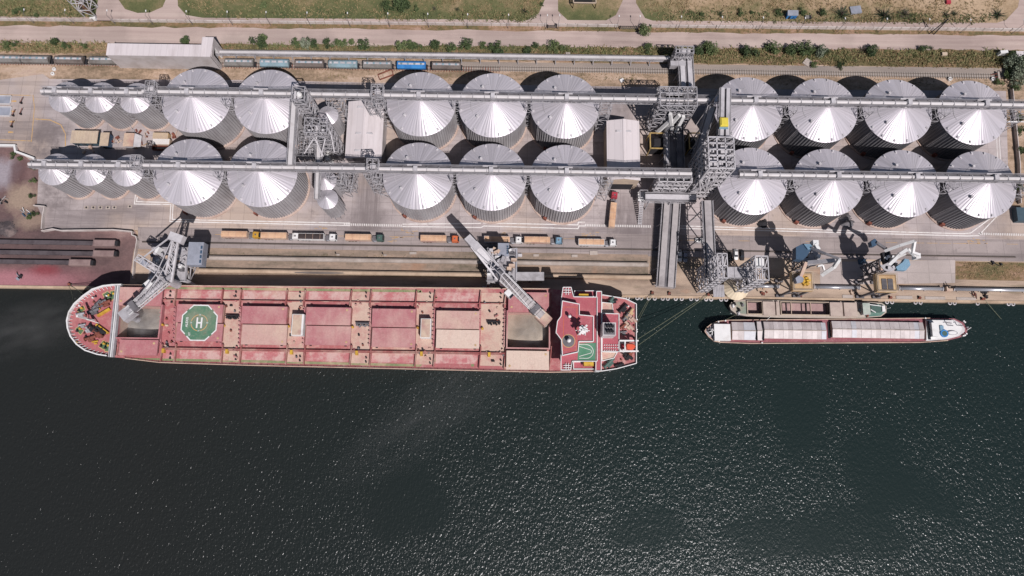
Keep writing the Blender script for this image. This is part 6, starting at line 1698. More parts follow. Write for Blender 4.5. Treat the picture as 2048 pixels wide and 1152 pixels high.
def letters(txt, size, cx, cy, z, rot, name, m, par, sx=1.0):
    cu = bpy.data.curves.new('t', 'FONT'); cu.body = txt; cu.size = size; cu.align_x = 'CENTER'; cu.align_y = 'CENTER'; cu.offset = .018 * size
    o = bpy.data.objects.new('t', cu); COL.objects.link(o)
    bpy.context.view_layer.update()
    me = bpy.data.meshes.new_from_object(o.evaluated_get(bpy.context.evaluated_depsgraph_get()))
    bpy.data.objects.remove(o)
    w = MB(); c, s = math.cos(rot), math.sin(rot)
    w.add([(cx + v.co.x * sx * c - v.co.y * s, cy + v.co.x * sx * s + v.co.y * c, z) for v in me.vertices], [tuple(p.vertices) for p in me.polygons])
    bpy.data.meshes.remove(me)
    return w.build(name, m, par)
mb = MB()
mb.box(x - 1.15, x - .55, y - 2.05, y + 2.05, zp + .012, zp + .016); mb.box(x + .55, x + 1.15, y - 2.05, y + 2.05, zp + .012, zp + .016); mb.box(x - .549, x + .549, y - .3, y + .3, zp + .012, zp + .016); mb.build('landing_letter', M['white'], pad)
letters('ALEXIS', 1.25, x - 4.75, y + .2, zp + .013, PI / 2, 'name_lettering', M['white'], pad)
letters('15T', .95, x - 3.3, y - 4.5, zp + .013, PI / 2, 'limit_lettering', M['white'], pad)
for k in range(4):
    a = PI / 2 * k; letters('22', .75, x + (R_ - .2) * math.cos(a) * .985, y + (R_ - .2) * math.sin(a), zp + .013, 0, 'size_lettering', M['white'], pad)
    letters('22', .7, x + 3.1 * math.cos(a), y + 3.1 * math.sin(a), zp + .013, 0, 'size_lettering', M['white'], pad)

# ------------------------------------------------------------------ accommodation block and stern
house = lambda nm, poly, z0, z1, m, par=ship: (lambda b: b.build(nm, m, par))((lambda b: b.prism(P(poly, z1), z0, z1))(MB()))
def coping(poly, z, w=.27, h=.55, nm='coaming_rail', close=True, m='white'):
    q = [Vector((*p, z)) for p in P(poly, z)]; mb = MB()
    for i in range(len(q) if close else len(q) - 1):
        a, b = q[i], q[(i + 1) % len(q)]; mb.beam(a + Vector((0, 0, h / 2)), b + Vector((0, 0, h / 2 + .004)), w, h)
    return mb.build(nm, M[m], ship)
house('accommodation', [(1126, 600), (1190, 600), (1190, 722), (1126, 722)], DK, 18.6, M['white'])
wing = [(1126, 575), (1142, 575), (1147, 594), (1194, 594.6), (1194, 722.5), (1144.5, 722.5), (1141, 740), (1122, 740), (1122, 603)]
house('bridge_deck', wing, 18.61, 19, D_TOP); coping(wing, 19)
top = [(1124.7, 602), (1158.5, 608.6), (1158.5, 630), (1186.6, 632.6), (1186.6, 683), (1157.7, 683), (1156, 704), (1124.7, 711), (1123, 680), (1112, 665.5), (1115, 642.5), (1122, 632.6)]
house('wheelhouse', top, 19.01, 22, M['white']); 
mb = MB(); mb.sheet(P(top, 22.02), 22.02); mb.build('monkey_deck', D_TOP, ship); coping(top, 22, .28, .5)
for a, b in (((1122.4, 634), (1115.4, 643)), ((1115, 645), (1112.4, 664)), ((1112.6, 667), (1122.6, 680))):
    p, q = Vector(G(*a, 21)), Vector(G(*b, 21)); mb = MB(); mb.beam((p.x - .12, p.y, 20.8), (q.x - .12, q.y, 20.8), .15, 1.2); mb.build('bridge_window', M['glass'], ship)
for wy in ((575, 590), (726, 740)):
    xa, ya, xb, yb = cut(1127, wy[0], 1142, wy[1], 19.6); mb = MB()
    for k in range(1, 3): mb.beam((xa, ya + (yb - ya) * k / 3, 19.6), (xb, ya + (yb - ya) * k / 3, 19.6), .22)
    for k in range(1, 3): mb.beam((xa + (xb - xa) * k / 3, ya, 19.6), (xa + (xb - xa) * k / 3, yb, 19.6), .2)
    mb.build('wing_grid', M['white'], ship)
aft = [(1193, 583), (1203, 583), (1202, 742), (1191.5, 742)]
house('aft_house', aft, DK, 17, M['white']); mb = MB(); mb.sheet(P(aft, 17.02), 17.02); mb.build('aft_house_deck', D_TOP, ship); coping(aft, 17, .28, .4)
cas = [(1204, 627), (1237.7, 628), (1237.7, 703.5), (1204, 703)]
house('engine_casing', cas, DK, 16.4, M['white']); mb = MB(); mb.sheet(P(cas, 16.42), 16.42); mb.build('casing_deck', D_TOP, ship); coping(cas, 16.4, .28, .4)
mb = MB(); mb.prism(P([(1205.6, 645), (1232, 645), (1232, 671), (1205.6, 671)], 25), 16.42, 25); mb.build('funnel', M['whitepipe'], ship)
xa, ya, xb, yb = cut(1205.6, 645, 1232, 671, 25.3)
mb = MB(); mb.box(xa + .3, xb - .3, ya + .3, yb - .3, 25.001, 25.06); mb.build('funnel_top', M['galvdark'], ship)
for i in range(6):
    X, Y = xa + (xb - xa) * (.35 + .2 * (i % 3)), ya + (yb - ya) * (.3 + .4 * (i // 3)); mb = MB(); mb.lathe([(.42, 25.06), (.42, 26.6), (.3, 26.6)], X, Y, 12); mb.build('exhaust_pipe', M['dark'], ship)
# radar mast
x, y, _ = G(1163, 664, 22)
mb = MB()
for q in ((-1.4, -1), (1.4, -1), (0, 1.4)): mb.beam((x + q[0], y + q[1], 22), (x + q[0] * .3, y + q[1] * .3, 30), .5)
mb.build('radar_mast', M['white'], ship)
for z, L, a in ((27.5, 4.6, .9), (29.2, 3.4, -.5)):
    mb = MB(); mb.obox(x, y, L, .7, z, z + .5, a); mb.obox(x, y, 2.6, 2.2, z - .4, z - .2, a); mb.build('radar_scanner', M['white'], ship)
mb = MB(); mb.beam((x - 2.6, y, 26), (x + 2.6, y, 26), .3); mb.beam((x, y, 30), (x, y, 33), .16); mb.build('mast_yard', M['white'], ship)
x, y, _ = G(1137, 682, 22); mb = MB(); mb.disc(x, y, 2.2, 22.05, 28); mb.build('compass_deck', M['galvdark'], ship)
mb = MB(); mb.ring(x, y, 2.25, 2.5, 22.05, 28); mb.build('compass_ring', M['lineyellow'], ship)
mb = MB(); mb.lathe([(.4, 22.05), (.4, 23.2), (.8, 23.6), (.8, 24.2), (.45, 24.7), (.1, 24.9)], x, y, 14); mb.build('satellite_dome', M['white'], ship, True)
x, y, _ = G(1139, 633, 24); mb = MB(); mb.lathe([(.4, 22.05), (.4, 24), (.7, 24.3), (.5, 25), (.1, 25.2)], x, y, 12); mb.build('satellite_dome', M['white'], ship, True)
mb = MB(); q = P([(1128, 614), (1154, 614), (1153, 700), (1126, 700)], 22.04)
path(q + [q[0]], .16, 22.045, mb); mb.build('deck_line', M['orange'], ship)
# basketball court
ct_ = P([(1157, 687), (1192, 685.5), (1191, 721), (1155, 721)], 19.03); mb = MB(); mb.sheet(ct_, 19.03); court = mb.build('ball_court', mat('court green', C(76, 138, 104), C(92, 146, 116), .6, .2, .06, .7), ship)
mb = MB(); x1_ = ct_[1][0]; ym = (ct_[1][1] + ct_[2][1]) / 2
mb.ring(x1_ - 3.6, ym, 2.45, 2.65, 19.05, 20, -PI / 2, PI / 2); path([(x1_ - 3.6, ym + 2.55), (ct_[0][0] + .2, ym + 2.55)], .18, 19.05, mb); path([(x1_ - 3.6, ym - 2.55), (ct_[0][0] + .2, ym - 2.55)], .18, 19.05, mb)
path([(ct_[0][0] + .2, ym + 1.9), (x1_ - 2.4, ym + .7)], .18, 19.054, mb); path([(ct_[0][0] + .2, ym - 1.9), (x1_ - 2.4, ym - .7)], .18, 19.054, mb); mb.ring(x1_ - 2.4, ym, .6, .78, 19.05, 14, -PI / 2, PI / 2)
mb.build('court_line', M['linewhite'], court)
# lifeboats, rafts
for a in ((1168, 590.5, 19.2), (1178, 727.5, 19.2)):
    x, y, _ = G(*a); mb = MB(); mb.obox(x, y, 4, 1.5, a[2] - 3, a[2] - .6, 0, .9); mb.build('rescue_boat', M['yellow'], ship)
for poly, z in (([(1149, 582), (1192, 582), (1192, 593), (1149, 593)], 15), ([(1147, 724), (1191, 724), (1191, 738), (1147, 738)], 15)):
    house('boat_deck', poly, DK, z, M['whitepipe']); mb = MB(); mb.sheet(P(poly, z + .02), z + .02); mb.build('boat_deck_floor', D_TOP, ship); coping(poly, z, .25, .5)
for i in range(20):
    mb = MB(); x, y, _ = G(1209 + (i % 7) * 4.4, 690 + (i // 7) * 5.2, 16.6); mb.lathe([(.22, 16.43), (.22, 16.8), (.1, 16.9)], x, y, 8); mb.build('mushroom_vent', M['white'], ship)
SD = DK + .03
for poly in ([(1204, 605), (1224, 607), (1227, 628), (1204, 626)], [(1203, 704), (1234, 705), (1228, 716), (1204, 722)]):
    house('stern_house', poly, DK, DK + 3, M['whitepipe']); mb = MB(); mb.sheet(scale_poly(P(poly, DK + 3.02), .95), DK + 3.02); mb.build('stern_house_deck', D_DUST, ship); coping(poly, DK + 3, .25, .4)
coping([(1204, 590.4), (1250, 598), (1272, 608.5), (1272, 727), (1233, 737.7), (1202, 742.5)], DK, .3, 1.0, 'stern_bulwark', False)
for a in ((1258, 627, .9, DK, 'tan'), (1252, 633, .9, DK, 'galvdark'), (1264, 637, -.8, DK, 'dustytan'), (1258, 652, -.8, DK, 'dustytan'), (1246, 652, .6, DK, 'rust', .7), (1245, 617, .8, DK, 'dark'), (1255, 712, -.6, DK, 'dark'), (1258, 708, .4, DK, 'rust', .7), (1219, 604, .9, DK, 'green', 1.0), (1217, 726, .8, DK, 'green', 1.2), (1238, 730, .2, DK, 'dark', .8), (1228, 601, .2, DK, 'dark', .6), (1247, 664, .1, DK, 'galvdark', .6)): winch(*a)
for i in range(12):
    x, y, _ = G(rnd.uniform(1242, 1268), rnd.choice((rnd.uniform(606, 676), rnd.uniform(708, 728))), DK); mb = MB(); mb.lathe([(.25, DK), (.25, DK + .6), (.4, DK + .65), (.2, DK + .9)], x, y, 8); mb.build('vent_head', M[('dark', 'white', 'rust')[i % 3]], ship)
# free fall lifeboat on its ramp
for py in (681.5, 702.5):
    p, q = Vector(G(1238, py, 17)), Vector(G(1276, py, 14)); mb = MB(); mb.beam(p, q, .55, .8)
    for k in (.3, .7, .97): r = p + (q - p) * k; mb.beam((r.x, r.y, DK), (r.x, r.y, r.z), .35)
    mb.build('lifeboat_ramp', M['white'], ship)
for px in (1250, 1273): p, q = Vector(G(px, 681, 16)), Vector(G(px, 703, 16)); mb = MB(); mb.beam(p, q, .5, .6); mb.build('ramp_beam', M['white'], ship)
xa, ya, xb, yb = cut(1253, 685, 1272, 699, 17); mb = MB(); rings = []
for t_, k, zt in ((0, .55, .3), (.15, .95, .1), (.6, 1, 0), (.85, .7, .1), (1, .15, .4)):
    xx = xa + (xb - xa) * t_; ym = (ya + yb) / 2; h = (yb - ya) / 2 * k; z0 = 15.6 - 1.0 * t_
    rings.append([(xx, ym - h, z0), (xx, ym - h, z0 + .9), (xx, ym - h * .55, z0 + 1.8 - zt), (xx, ym + h * .55, z0 + 1.8 - zt), (xx, ym + h, z0 + .9), (xx, ym + h, z0)])
loft(mb, rings); mb.build('lifeboat', M['lifeboat'], ship)
pbox('boat_platform', M['whitepipe'], 1240, 683, 1251, 701, DK, 13); pbox('life_raft', M['red'], 1242, 687, 1248, 698, 13, 13.8)
for py in (660, 664, 640):
    p = sp(1273, py); mb = MB(); mb.lathe([(.3, DK), (.3, DK + 1.2)], p.x, p.y, 8); mb.build('fairlead', M['white'], ship)

# ------------------------------------------------------------------ river barges
def hullpart(par, px, z0, z1, m, nm='hull', k=.95):
    pl = P(px, z1); cx = sum(p[0] for p in pl) / len(pl); cy = sum(p[1] for p in pl) / len(pl)
    mb = MB(); loft(mb, [[(cx + (x - cx) * .985, cy + (y - cy) * k, z0) for x, y in pl], [(x, y, z1) for x, y in pl]], False); return mb.build(nm, m, par), pl
BZ = .9
b1 = thing('river_barge', 'smaller barge against the quay with open holds and a green stern', 'barge', G(1615, 618, 0))
o_, pl = hullpart(b1, [(1459, 612), (1462, 605.4), (1471, 600), (1491, 598.8), (1657, 602.5), (1740, 604), (1764, 606), (1773, 612), (1773, 625), (1762, 633), (1717, 636.5), (1559, 635.5), (1494, 632.5), (1474, 629), (1462, 620)], -3.2, BZ, M['galvdark'])
h1 = cut(1494, 603.5, 1523.5, 628, BZ); h2 = cut(1561, 604.5, 1658, 630, BZ)
mb = MB(); mb.sheet(clip_x(pl, None, h1[0]), BZ); mb.sheet(clip_x(pl, h1[2], h2[0]), BZ); mb.sheet(clip_x(pl, h2[2], None), BZ)
for o in (h1, h2): b = clip_x(pl, o[0], o[2]); mb.sheet(clip_y(b, o[3], None), BZ); mb.sheet(clip_y(b, None, o[1]), BZ)
mb.build('deck', m_deck('barge deck grey tan', C(188, 174, 160), C(206, 190, 174), C(170, 150, 138), .5, .7), b1)
fl = m_deck('barge hold floor', C(176, 140, 138), C(196, 160, 152), C(160, 124, 124), .45, .6)
for o in (h1, h2):
    xa, ya, xb, yb = o; mb = MB(); mb.add([(xa, ya, BZ + .6), (xb, ya, BZ + .6), (xb, yb, BZ + .6), (xa, yb, BZ + .6), (xa, ya, -2), (xb, ya, -2), (xb, yb, -2), (xa, yb, -2)], [(0, 1, 5, 4), (1, 2, 6, 5), (2, 3, 7, 6), (3, 0, 4, 7)]); mb.build('hold_wall', M['wagonbrown'], b1)
    mb = MB(); mb.sheet([(xa, ya), (xb, ya), (xb, yb), (xa, yb)], -1.5); mb.build('hold_floor', fl, b1)
    if xb - xa > 8:
        for k in (.11, .21, .53, .62): mb = MB(); X = xa + (xb - xa) * k; mb.box(X - .12, X + .12, ya, yb, BZ - .4, BZ + .4); mb.build('hold_beam', M['dustytan'] if k in (.21, .62) else M['dark'], b1)
    mb = MB()
    for bx in ((xa - .3, xa, ya - .3, yb + .3), (xb, xb + .3, ya - .3, yb + .3), (xa + .001, xb - .001, ya - .3, ya), (xa + .001, xb - .001, yb, yb + .3)): mb.box(*bx, BZ, BZ + .7)
    mb.build('coaming', M['beige'], b1)
TANC = mat('barge hatch lid', C(198, 178, 164), C(178, 156, 146), .6, .2, .07, .8)
for x0, y0, x1, y1 in ((1525.5, 602.8, 1551, 630), (1551.8, 603, 1560, 630.4), (1659.5, 604.5, 1686.5, 632), (1687.3, 605, 1715.6, 632.5)): pbox('hatch_lid', TANC, x0, y0, x1, y1, BZ, BZ + 1.1, b1)
mb = MB(); mb.sheet(P([(1471, 604), (1492, 602), (1492, 629), (1473, 625)], BZ + .03), BZ + .03); mb.build('foredeck', mat('foredeck grey green', C(140, 152, 136), C(172, 160, 140), .8, .3, .12, .8), b1)
def bwinch(par, px, py, m, s=.6): x, y, _ = G(px, py, BZ); w = MB(); w.obox(x, y, 1.6 * s, 2.4 * s, BZ + .02, BZ + 1.0, .4, .8); w.lathe([(.3, BZ + 1), (.3, BZ + 1.5)], x, y, 8); w.build('windlass', M[m], par)
for a in ((1465, 612, 'white'), (1468, 608, 'dark'), (1477, 620, 'dark'), (1476, 627, 'galvlight'), (1484, 610, 'galvdark')): bwinch(b1, *a)
mb = MB(); mb.sheet(P([(1735, 606.5), (1764, 608.5), (1770, 613), (1770, 624), (1761, 631.5), (1730, 633.5), (1726, 606)], BZ + .03), BZ + .03); mb.build('stern_deck', mat('stern green', C(92, 134, 122), C(126, 150, 136), .8, .3, .1, .7), b1)
pbox('wheelhouse', M['whitepipe'], 1726, 607, 1741, 629, BZ, BZ + 2.4, b1); pbox('wheelhouse_roof', mat('mottled roof', C(190, 196, 184), C(160, 176, 164), 1, .3, .1, .7), 1725, 606, 1741.5, 628.5, BZ + 2.41, BZ + 2.6, b1)
pbox('window_strip', M['glass'], 1722.5, 609, 1724.5, 626, BZ + 1.2, BZ + 2.2, b1)
pbox('stern_house', M['green'], 1742, 611, 1763, 624, BZ, BZ + 1.6, b1); pbox('stern_locker', M['white'], 1764, 611.5, 1771, 623, BZ, BZ + 1.3, b1)
for a, b in (((1742, 619), (1752, 625)), ((1740, 609), (1763, 612))): p, q = Vector(G(*a, 3)), Vector(G(*b, 3)); mb = MB(); mb.beam((p.x, p.y, BZ + 1.9), (q.x, q.y, BZ + 1.9), .3); mb.build('spar', M['white'], b1)
bwinch(b1, 1733, 631, 'rust'); bwinch(b1, 1721, 620, 'blue')
mb = MB(); p, q = Vector(G(1772, 618, 1)), Vector(G(1781, 615.5, 3)); mb.beam(p, q, .2); mb.build('flag_staff', M['white'], b1)

b2 = thing('river_barge', 'long covered barge with red side decks, white bow and white stern house', 'barge', G(1670, 662, 0))
o_, pl = hullpart(b2, [(1409, 662.5), (1413.7, 655), (1422.5, 648), (1435.7, 642.8), (1456, 640.6), (1859, 636.5), (1909, 637), (1926, 645), (1935, 657), (1934, 665), (1920, 675), (1895, 681), (1840, 685), (1500, 687), (1440, 684.5), (1428, 682), (1416.6, 673)], -3.2, BZ, mat('barge side', C(86, 60, 62), C(150, 120, 112), .5, .2, .1, .7))
mb = MB(); mb.sheet(pl, BZ); mb.build('deck', m_deck('barge deck red', C(156, 86, 96), C(182, 126, 126), C(176, 112, 116), .5, .72), b2)
mb = MB(); mb.sheet(scale_poly(P([(1411, 662.5), (1416, 655), (1425, 648.5), (1436, 644), (1436, 682.5), (1418, 672.5)], BZ + .03), .96), BZ + .03); mb.build('foredeck', M['galv'], b2)
for seq in (pl[:6], pl[11:] + [pl[0]]):
    mb = MB()
    for i in range(len(seq) - 1): mb.beam((*seq[i], BZ + .2), (*seq[i + 1], BZ + .204), .3, .5)
    mb.build('gunwale', M['dustytan'], b2)
pbox('fore_house', M['white'], 1428, 647.5, 1462, 681.5, BZ, BZ + 2.1, b2, .99)
for a in ((1421, 660, 'white'), (1420, 665, 'dark'), (1415, 660, 'galvdark'), (1424, 668, 'dark'), (1426, 655, 'galvlight')): bwinch(b2, *a)
mb = MB(); p, q = Vector(G(1419, 664, 3)), Vector(G(1428, 660, 3)); mb.beam((p.x, p.y, BZ + 1.8), (q.x, q.y, BZ + 1.8), .3); mb.beam((p.x + 1, p.y - 1.2, BZ + 1.8), (p.x + 1.4, p.y + 1.4, BZ + 1.8), .3); mb.build('anchor_davit', M['white'], b2)
CV = [mat('silvery hatch sheet %d' % i, C(*c), C(*d), .7, .25, .1, .5, .1) for i, (c, d) in enumerate((((206, 194, 192), (188, 176, 174)), ((194, 182, 180), (180, 168, 166)), ((214, 203, 201), (200, 188, 186)), ((196, 196, 202), (208, 206, 210))))]
def ridged(px0, px1, pyt, pyb, n, seed):
    rr = random.Random(seed); xa, ya, xb, yb = cut(px0, pyt, px1, pyb, BZ + 1.6)
    ym = (ya + yb) / 2
    mb = MB(); mb.box(xa, xb, ya, yb, BZ, BZ + 1.45); mb.build('hold_coaming', M['dustytan'], b2)
    for i in range(n):
        x0 = xa + (xb - xa) * i / n; x1 = xa + (xb - xa) * (i + 1) / n - .04; dz = .0 if i % 2 else .09
        mb = MB(); mb.add([(x0, ya - .1, BZ + 1.45 + dz), (x1, ya - .1, BZ + 1.45 + dz), (x1, ym, BZ + 2.15 + dz), (x0, ym, BZ + 2.15 + dz), (x1, yb + .1, BZ + 1.45 + dz), (x0, yb + .1, BZ + 1.45 + dz), (x0, ya - .1, BZ + 1.3), (x1, ya - .1, BZ + 1.3), (x1, yb + .1, BZ + 1.3), (x0, yb + .1, BZ + 1.3)],
                          [(0, 1, 2, 3), (3, 2, 4, 5), (0, 6, 7, 1), (4, 8, 9, 5), (1, 7, 8, 4, 2), (0, 3, 5, 9, 6)])
        mb.build('hatch_sheet', CV[3] if seed == 1 and i > 1 else rr.choice(CV[:3] if rr.random() < .8 else CV), b2)
    mb = MB(); mb.box(xa, xb, ym - .16, ym + .16, BZ + 2.22, BZ + 2.34); mb.build('ridge_strip', M['conc'], b2)
ridged(1463, 1512, 644.5, 679.5, 4, 1); ridged(1513, 1526, 643.5, 680, 1, 5); ridged(1527, 1653, 643.8, 678, 13, 2); ridged(1663, 1849, 642.5, 677, 19, 3)
for px in (1513, 1526): mb = MB(); xa, ya, xb, yb = cut(px - .5, 642, px + .5, 681, BZ + 2); mb.box(xa, xb, ya, yb, BZ + 1.5, BZ + 2.6); mb.build('cover_gantry', M['dark'], b2)
pbox('hold_gap', M['black'], 1655, 643.5, 1661.5, 676.5, BZ + .01, BZ + .3, b2)
mb = MB(); mb.sheet(P([(1852, 639), (1908, 639.5), (1923, 647), (1930, 657), (1929, 664), (1917, 672.5), (1894, 678.5), (1852, 682)], BZ + .6), BZ + .6); mb.build('stern_deck', M['whitepipe'], b2)
mb = MB(); mb.prism(P([(1853, 640), (1905, 640.5), (1919, 648), (1925, 658), (1915, 670), (1890, 676), (1853, 680)], BZ + 1.5), BZ + .61, BZ + 1.5); mb.build('stern_house', M['white'], b2)
pbox('wheelhouse', M['white'], 1863, 645, 1878, 673, BZ + 1.51, BZ + 3.6, b2); pbox('wheelhouse_window', M['glass'], 1855, 641.5, 1862, 679, BZ + 1.51, BZ + 2.1, b2)
x, y, _ = G(1888, 667, BZ + 1.7); mb = MB(); mb.lathe([(1.55, BZ + 1.5), (1.55, BZ + 2.1), (1.35, BZ + 2.15), (1.0, BZ + 2.1)], x, y, 22); mb.build('pool_rim', M['deepblue'], b2)
mb = MB(); mb.disc(x, y, 1.0, BZ + 2.16); mb.build('pool_water', M['green'], b2)
pbox('tarp_cover', M['blue'], 1880, 651, 1888, 662, BZ + 1.51, BZ + 2, b2)
x, y, _ = G(1905, 666, BZ + 1.6); mb = MB(); pts = [(x + 2.3 * math.cos(a) * (1 if math.cos(a) < 0 else .8), y + .85 * math.sin(a)) for a in [2 * PI * i / 18 for i in range(18)]]; mb.prism(pts, BZ + 1.52, BZ + 2.1); dg = mb.build('dinghy', M['galv'], b2)
mb = MB(); mb.prism(scale_poly(pts, .78), BZ + 2.101, BZ + 2.12); mb.build('dinghy_inside', M['white'], dg)
for px, py, w in ((1893, 645, 2), (1896, 650, 1.6), (1915, 650, 1)): x, y, _ = G(px, py, BZ + 2); mb = MB(); mb.beam((x, y, BZ + 1.5), (x + .5, y - .6, BZ + 4.5), .25); mb.beam((x - w * .6, y, BZ + 3.4), (x + w * .6, y + .2, BZ + 3.4), .2); mb.build('aerial_mast', M['galvlight'], b2)
for px, py in ((1926, 643), (1928, 645), (1933, 655), (1931, 668), (1928, 671), (1925, 672), (1855, 679), (1849, 637), (1523, 686), (1450, 642), (1436, 644), (1437, 682)): x, y, _ = G(px, py, BZ); mb = MB(); mb.lathe([(.26, BZ), (.26, BZ + .7), (.34, BZ + .8)], x, y, 9); mb.build('bitt', M['white'], b2)
mb = MB(); p, q = Vector(G(1934, 660, 1)), Vector(G(1942, 655, 3)); mb.beam(p, q, .25); mb.build('flag_staff', M['white'], b2)

# ------------------------------------------------------------------ mooring ropes
def rope(label, a, b, sag=.0, r=.09, m='rope'):
    a, b = Vector(a), Vector(b); pts = []
    for i in range(13):
        t = i / 12; p = a + (b - a) * t; p.z -= sag * 4 * t * (1 - t); pts.append(p)
    c = (a + b) / 2; mb = MB(); mb.tube([p - a for p in pts], r, 6); o = mb.build('mooring_rope', M[m]); o.location = a
    tag(o, label, 'rope', 'mooring ropes')
B = lambda px, py: (G(px, py)[0], QY + .6, .7)
rope('short stern rope, steeper of the pair from the ship to the nearest bollard', G(1273, 641, 10.5), B(1303, 586), 1.2)
rope('short stern rope, lower of the pair from the ship to the nearest bollard', G(1274, 648, 10.5), B(1305, 586), 1.2)
rope('long stern rope, upper of two crossing the water toward the belt conveyors', G(1276, 678, 10.5), B(1415, 590), 2)
rope('long stern rope, lower of two crossing the water toward the belt conveyors', G(1277, 690, 10.5), B(1418, 591), 2)
rope('bow rope dropping along the ship nose to the red quay', G(146, 612, 12), B(139, 569), 1)
rope('bow rope slanting from the curved bulwark to the red quay', G(170, 591, 12), B(141, 569), .6)
rope('bow rope from beside the breakwater to the red quay', G(222, 575, 12), B(143, 569), 1)
rope('pale rope from the foremost hold side up to the quay under the loader', G(300, 572, 11), (G(276, 558)[0], QY + 2, .6), .6)
rope('single rope slanting from the chain scrap down into the water', B(1966, 600), G(2014, 650, -3.4), .3)
rope('short rope tying the small barge bow to the long barge', G(1473, 629, 1), G(1446, 642, 1.4), .3, .06)
rope('pale short rope between the two barges amidships', G(1541, 633, 1.2), G(1533, 641, 1.4), .1, .09, 'white')
# ------------------------------------------------------------------ vegetation
def m_leaf(name, cols, tw=.25):
    n = N(name)
    r = n.n('ObjectInfo').outputs['Random']
    x = n.math('ADD', n.math('MULTIPLY', n.noise(.9, 3, .7), .8), n.math('MULTIPLY', r, .22))
    col = n.ramp(x, [(.28 + .14 * i, c) for i, c in enumerate(cols)])
    n.out(col, .7, 0, .25)
    n.b.inputs['Transmission Weight'].default_value = 0
    return n.m
M['leaf'] = m_leaf('bush leaves', [C(40, 52, 34, 1), C(62, 78, 46, 1), C(84, 100, 58, 1), C(112, 122, 78, 1)])
M['leafgrey'] = m_leaf('grey green leaves', [C(70, 80, 66, 1), C(100, 110, 90, 1), C(134, 142, 118, 1), C(160, 164, 142, 1)])
M['leafdark'] = m_leaf('dark spiky leaves', [C(26, 36, 26, 1), C(44, 58, 40, 1), C(64, 78, 48, 1), C(104, 84, 86, 1)])
M['weed'] = m_leaf('dry weeds', [C(80, 84, 50, 1), C(112, 106, 68, 1), C(142, 120, 84, 1), C(176, 146, 112, 1)])
def leafq(mb, p, s, r):
    a = Vector((r.gauss(0, 1), r.gauss(0, 1), r.gauss(0, .6))).normalized(); b = a.cross(Vector((r.gauss(0, 1), r.gauss(0, 1), r.gauss(0, 1)))).normalized()
    a *= s; b *= s * .62; p = Vector(p)
    mb.add([p - a, p - b * .9, p + a, p + b * .9], [(0, 1, 2, 3)])
def make_bush(seed, leafm, n=900, kind='round'):
    r = random.Random(seed); t = thing('bush' if kind != 'tree' else 'tree', 'x', 'bush' if kind != 'tree' else 'tree')
    mb = MB()
    if kind == 'spiky':
        for i in range(46):
            a, e = r.uniform(0, 6.28), r.uniform(.1, 1.1); L = r.uniform(.7, 1.15)
            d = Vector((math.cos(a) * math.cos(e), math.sin(a) * math.cos(e), math.sin(e))); s = Vector((-d.y, d.x, 0)).normalized() * .06
            for k in range(9):
                p = d * (L * (k + 1) / 9); p.z -= .25 * (k / 9) ** 2; w = .22 * (1 - k / 11)
                for e2 in (-1, 1): mb.add([p, p + s * e2 * w * 14 * .3 + d * .12, p + d * .17], [(0, 1, 2)])
    else:
        cl = [(Vector((r.uniform(-.62, .62), r.uniform(-.62, .62), r.uniform(.35, .95))), r.uniform(.26, .46)) for _ in range(11 if kind != 'tree' else 16)]
        for i in range(n):
            c, q = r.choice(cl); d = Vector((r.gauss(0, 1), r.gauss(0, 1), r.gauss(0, 1))).normalized() * q * r.uniform(.55, 1.12)
            leafq(mb, c + d, r.uniform(.05, .12), r)
    cr = mb.build('crown', leafm, t)
    mb = MB(); mb.lathe([(.09, -.02), (.06, .3), (.04, .6)], n=7)
    for i in range(4): a = i * 1.6 + r.random(); mb.beam((0, 0, .2), (.4 * math.cos(a), .4 * math.sin(a), .6), .04)
    mb.build('trunk', M['bark'], t)
    return t
PR = {'r': [make_bush(1, M['leaf'], 1000), make_bush(2, M['leaf'], 800), make_bush(3, M['leaf'], 1200)],
      'g': [make_bush(4, M['leafgrey'], 1100, 'tree'), make_bush(5, M['leafgrey'], 900)], 's': [make_bush(6, M['leafdark'], 0, 'spiky'), make_bush(7, M['leafdark'], 0, 'spiky')], 't': [make_bush(8, M['leaf'], 1500, 'tree')]}
usedp = set()
ORD = 'first second third fourth fifth sixth seventh eighth ninth tenth eleventh twelfth thirteenth fourteenth fifteenth sixteenth seventeenth eighteenth nineteenth twentieth'.split()
ORD += ['twenty ' + o for o in ORD[:9]] + ['thirtieth'] + ['thirty ' + o for o in ORD[:9]]
KW = {'r': 'dense dark green', 'g': 'pale grey green', 's': 'dark spiky', 't': 'tall leafy'}
def plant(px, py, rp, k, label, grp):
    R_ = rp * .25; h = R_ * (1.25 if k in 'gt' else 1.0)
    x, y, _ = G(px, py, h * .5)
    pr = rnd.choice(PR[k])
    if pr.name not in usedp: usedp.add(pr.name); o = pr
    else: o = dup(pr, (0, 0, 0))
    o.location = (x, y, 0); o.rotation_euler.z = rnd.uniform(0, 6.28); o.scale = (R_, R_ * rnd.uniform(.8, 1.0), h)
    o['label'] = label; o['group'] = grp
    nm = 'tree' if k in 'gt' and rp > 11 else 'bush'
    o.name = nm; o['category'] = nm
def row(items, fmt, grp):
    for i, (px, py, rp, k) in enumerate(sorted(items)): plant(px, py, rp, k, '%s %s, %s' % (KW[k], 'tree' if k in 'gt' and rp > 11 else 'bush', fmt % ORD[i]), grp)
